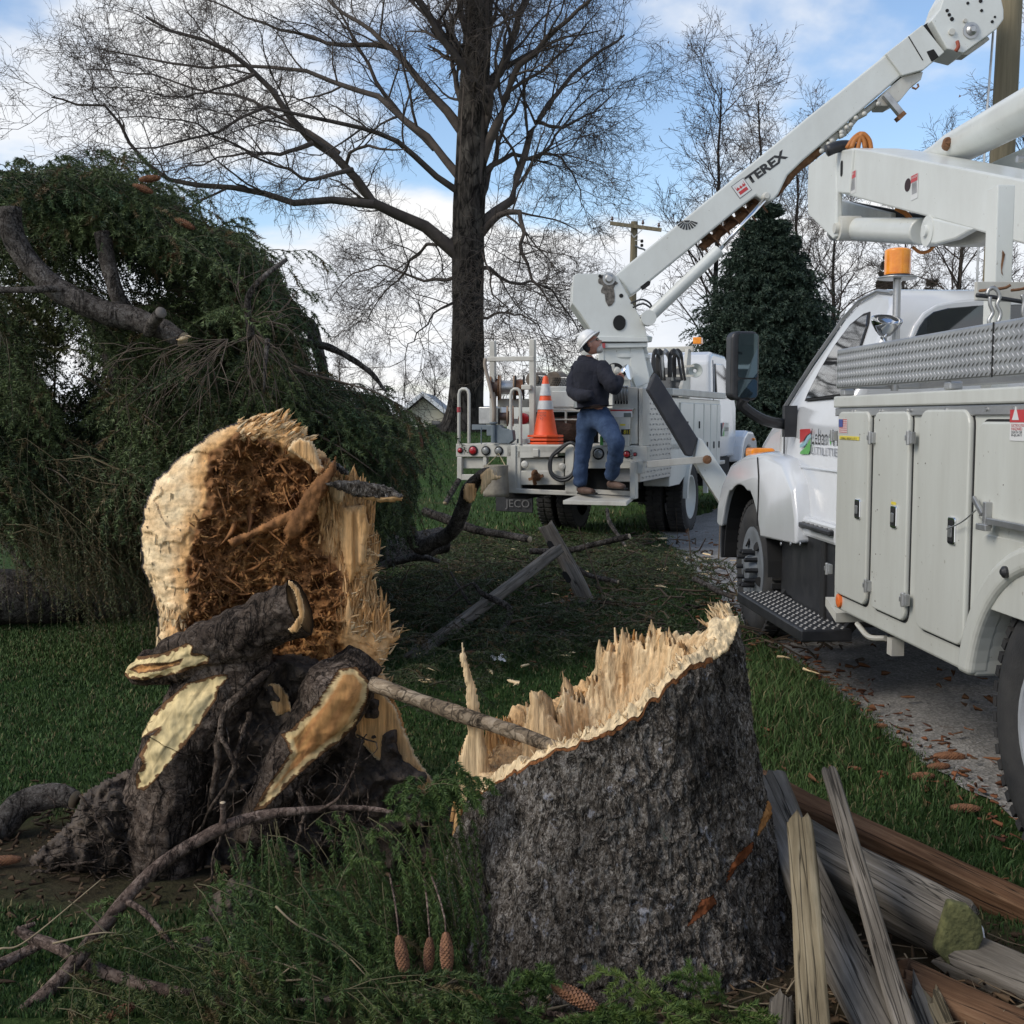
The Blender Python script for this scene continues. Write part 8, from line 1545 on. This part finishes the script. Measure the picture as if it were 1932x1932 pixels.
beam('fence_rail',(1452,1470,3.85),(1700,2000,2.78),.115,.07,14,'ogrey','wide curved grey split rail between the tan rail and the thin stake','fence rail',gp,(.05,0),1.1,.03,3)
mpost=beam('fence_post',(1500,1585,3.85),(1812,1768,3.28),.155,.15,30,'ogrey','thick grey fence post with a mossy green cut end','fence post',gp,(.04,.03),.98,.01,4,0)
beam('fence_rail',(1462,1500,4.25),(2080,1795,3.45),.085,.10,10,'obrown','long reddish brown rail along the back of the wood pile','fence rail',gp,(.05,0),1.1,.01,5)
beam('fence_rail',(1440,1472,4.5),(1660,1600,4.1),.13,.03,0,'obrown','short flat brown board behind the stump at the back of the pile','fence rail',gp,(.08,.08),1.0,.01,6)
beam('fence_rail',(1790,1800,3.26),(2110,1935,2.98),.12,.10,18,'ogrey','weathered grey rail running under the long brown rail to the right edge','fence rail',gp,(.05,0),1.1,.01,7)
beam('fence_rail',(1700,1858,3.10),(2060,2010,2.78),.12,.10,5,'obrown','dark brown rail at the bottom right of the wood pile','fence rail',gp,(.05,0),1.0,.01,8)
beam('fence_rail',(1716,1880,3.0),(1790,2060,2.75),.075,.05,20,'ogrey','short grey rail with ragged broken end at the bottom edge','fence rail',gp,(.10,0),1.1,.004,9)
beam('fence_rail',(1762,1885,2.98),(1830,2040,2.75),.05,.05,10,'otan','small broken splinter of rail right of the ragged grey one','fence rail',gp,(.08,0),1.0,.004,10)
beam('fence_rail',(1478,1888,2.98),(1470,2030,2.75),.055,.05,10,'ogrey','short broken stake left of the upright tan rail','fence rail',gp,(.08,0),1.0,.004,11)
moss=simple('mossy_end',(.05,.055,.02),.95,c2=(.13,.13,.05),sc=30,bs=.8,bsc=60)
m=M(); m.prism([P(u,v,3.20) for u,v in ((1793,1702),(1830,1712),(1853,1738),(1858,1770),(1838,1812),(1818,1832),(1790,1822),(1765,1795))],(0,.04,0)); attach(m.build('mossy_end',moss,None,bevel=.01),mpost)
m=M(); m.prism([P(u,v,3.30) for u,v in ((1815,1698),(1838,1722),(1856,1752),(1862,1790),(1856,1800),(1840,1796),(1848,1765),(1838,1735))],(0,.01,0)); m.build('plastic_scrap',simple('white_plastic',(.72,.75,.80),.4),None,label='curved white plastic scrap sticking out behind the mossy post end',cat='scrap')
# knocked-down split rail fence further back
gf='broken split rail fence on the lawn'
fpst=beam('fence_post',(1032,992,9.75),(1108,1142,9.55),.125,.11,6,'ogrey','leaning slotted fence post holding up one fallen rail','fence post',gf,(.03,0),1.0,.01,12)
for u0,v0,u1,v1 in ((1034,1020,1046,1042),(1062,1078,1076,1100)):
    m=M(); c0_=P(u0,v0,9.52); c1_=P(u1,v1,9.52); d=nrm(c1_-c0_); L=np.linalg.norm(c1_-c0_)/2; q=np.cross(d,[0,1.,0]); m.prism([(c0_+c1_)/2+d*a*L+q*b*.024 for a,b in ((-1,0),(-.7,.9),(0,1),(.7,.9),(1,0),(.7,-.9),(0,-1),(-.7,-.9))],(0,.012,0)); attach(m.build('slot',MT['dark'],None),fpst)
beam('fence_rail',(1052,1040,9.5),(770,1243,7.7),.105,.08,20,'ogrey','long fallen rail with one end propped in the slotted post','fence rail',gf,(.04,.04),1.0,.02,13)
beam('fence_rail',(1092,1133,10.2),(940,1165,9.6),.12,.08,5,'ogrey','short rail lying flat at the foot of the slotted post','fence rail',gf,(.04,.06),1.0,.01,14)
beam('fence_rail',(812,1172,8.9),(735,1190,8.7),.09,.06,5,'ogrey','pale broken rail piece on the grass beside the torn trunk','fence rail',gf,(.06,.05),1.0,.01,15)
beam('fence_rail',(830,1200,8.3),(740,1215,8.1),.08,.05,5,'ogrey','second pale rail piece just in front of the first one','fence rail',gf,(.06,.05),1.0,.01,16)
beam('fence_rail',(905,1298,6.95),(1070,1322,6.75),.07,.05,5,'ogrey','low grey rail on the grass behind the tall splinter','fence rail',gf,(.06,.05),1.0,.01,17)
# pine cones
def conemesh(L=.115,r=.019,seed=0):
    m=M(); n=17; m.lathe((0,0,0),(1,0,0),[(0,.003),(L*.1,r*.6),(L*.5,r*.72),(L*.9,r*.45),(L,.003)],12)
    for i in range(n):
        t=(i+.5)/n; rr=r*(math.sin(math.pi*(t*.86+.09))**.55); k=10
        for j in range(k):
            a=2*math.pi*(j+.5*(i%2))/k; d=np.array([0,math.cos(a),math.sin(a)]); e=np.cross([1.,0,0],d); c=np.array([t*L,0,0])+d*rr*.72; w=rr*.36
            m.add([c-e*w,c+e*w,c+np.array([L*.055,0,0])+d*rr*.30+e*w*.8,c+np.array([L*.088,0,0])+d*rr*.22,c+np.array([L*.055,0,0])+d*rr*.30-e*w*.8,c+np.array([L*.03,0,0])-d*rr*.05],[(0,1,2,3,4),(0,5,1),(1,5,2),(2,5,3),(3,5,4),(4,5,0)])
    V=np.concatenate(m.v); me=bpy.data.meshes.new('pine_cone'); me.from_pydata(V.tolist(),[],m.f); me.materials.append(MT['cone_']); return me
cme=conemesh()
def pcone(p,d,s,label,grp): 
    o=bpy.data.objects.new('pine_cone',cme); COL.objects.link(o); q=Vector(tuple(d)).to_track_quat('X','Z'); o.rotation_mode='QUATERNION'; o.rotation_quaternion=q; o.location=tuple(p); o.scale=(s,s,s); return setp(o,label,'pine cone',grp)
gc='cones hanging from the foreground spruce bough'
pcone(P(752,1764,3.06),(.16,-.05,-1),.98,'leftmost of three brown cones hanging side by side beside the stump',gc); pcone(P(811,1768,3.10),(-.05,-.03,-1),.84,'middle one of three brown cones hanging side by side beside the stump',gc); pcone(P(841,1758,3.05),(.04,-.03,-1),1.0,'rightmost of three brown cones hanging side by side, nearest the stump',gc)
gl_='cones fallen on the ground'
pcone(P(1040,1856,2.92),P(1130,1904,2.88)-P(1040,1856,2.92),1.12,'large open cone lying against the foot of the stump',gl_)
pcone(P(170,1938,2.9),(1,.2,.45),1.0,'dark red cone half buried in twigs at the bottom edge',gl_); pcone(G(-22,1636)+[0,0,.02],(1,.1,.05),.95,'light brown cone on the grass at the left edge',gl_)
for (u,v,a,s_,lb) in ((1712,1476,5,1.0,'light brown cone on the grass nearest the thin grey stake'),(1760,1436,-15,1.2,'dark cone at the road edge above the pale one'),(1748,1457,8,.9,'dull cone between the dark cone and the grass'),(1790,1535,-18,1.0,'straw coloured cone in the grass close to the big rear tyre'),(1640,1270+110,10,.8,'small reddish cone in the tall grass by the road'),(1655,1466,-60,.5,'tiny orange cone piece on the grass'),(1600,1468-10,-40,.5,'tiny brown cone piece left of the thin stake top'),(870,1240,20,.9,'dark cone in the brush behind the torn trunk'),(985,1068+95,0,.7,'small cone on the lawn in front of the slotted post')):
    p=G(u,v)+[0,0,.025]; pcone(p,(math.cos(R(a)),math.sin(R(a))*.6,.02),s_*1.0,lb,gl_)
gs='cones on the fallen spruce boughs'
for u,v,d,lb in ((262,339,(1,-.2,.05),'orange brown cone at the top edge of the fallen spruce'),(250,349,(.8,-.2,-.3),'darker cone tucked right under the top edge cone'),(331,413,(1,-.3,-.5),'brown cone on the upper slope of the fallen spruce'),(322,425,(.3,-.3,-.9),'small cone hanging below the upper slope cone'),(300,489,(1,-.3,.2),'dim cone inside the green boughs above the sawn stub'),(790,815,(.1,-.1,-1),'red brown cone hanging at the right tip of the low boughs'),(700,752,(.3,-.1,-.8),'faint cone in the low boughs below the snapped limb')):
    pcone(P(u,v,6.7 if u<500 else 7.4),d,1.1,lb,gs)
# plastic and paper scraps
def scrap(u,v,w,h,label,seed):
    g=np.random.default_rng(seed); n=9; X,Y=np.meshgrid(np.linspace(-1,1,n),np.linspace(-1,1,n),indexing='ij'); Z=.5*fbm(np.stack([X+seed,Y,0*X],-1),1.5,3)+.5; c=G(u,v); V=np.stack([c[0]+X*w,c[1]+Y*w,c[2]+.03+Z*h],-1).reshape(-1,3)
    link('scrap',fastmesh('scrap',V,grid_faces(n,n),None,None),MT['reflect'],None,loc=tuple(c),label=label,cat='scrap')
scrap(940,1262,.05,.09,'crumpled white paper on the grass behind the tall splinter',1); scrap(1114,1037,.06,.08,'pale crumpled plastic bag in the brush below the worker',2); scrap(1140,1038,.04,.05,'small pale scrap just right of the plastic bag',3)

# loose crumbs of soil, needles and short twigs on the bare ground
g=np.random.default_rng(77); n=1500; a=g.random(n)<.55; x=np.where(a,g.normal(-1.35,.55,n),g.normal(.95,.5,n)); y=np.where(a,g.normal(4.25,.35,n),g.normal(3.05,.25,n)); k=((x-.335)**2+(y-3.65)**2>.36)&(y>2.5); x,y=x[k],y[k]; n=len(x)
S1=shards(g,np.stack([x,y,.012+.01*g.random(n)],-1),np.stack([g.normal(size=n),g.normal(size=n),.25*g.normal(size=n)],-1),g.uniform(.012,.05,n),g.uniform(.004,.022,n),g.uniform(.004,.016,n),lerp([.045,.030,.020],[.15,.10,.06],g.random(n)**2)); n2=320; x=g.normal(.9,.55,n2); y=g.normal(3.05,.3,n2); k=((x-.335)**2+(y-3.65)**2>.38)&(y>2.5); x,y=x[k],y[k]; n2=len(x)
S2=shards(g,np.stack([x,y,.03+0*x],-1),np.stack([g.normal(size=n2),g.normal(size=n2),.15*g.normal(size=n2)],-1),g.uniform(.05,.18,n2),g.uniform(.004,.009,n2),g.uniform(.003,.006,n2),lerp([.12,.09,.06],[.30,.24,.16],g.random(n2)))
V,Q,_,C=merge([S1,S2]); link('soil_crumbs',fastmesh('soil_crumbs',V,Q,None,C),MT['twigv'],None,kind='stuff',label='crumbs of soil bark and short twigs on the bare ground by the stump')

for u,v,y,u2,v2 in ((752,1764,3.06,735,1650),(811,1768,3.10,800,1660),(841,1758,3.05,815,1655)):
    m=M(); m.tube(cr([P(u,v+3,y),P(u-2,v-25,y+.01),P((u+u2)/2,(v+v2)/2-15,y+.08),P(u2,v2,y+.22)],12),np.linspace(.0022,.0035,12),6); m.build('cone_stalk',MT['stick'],sb,smooth=True)
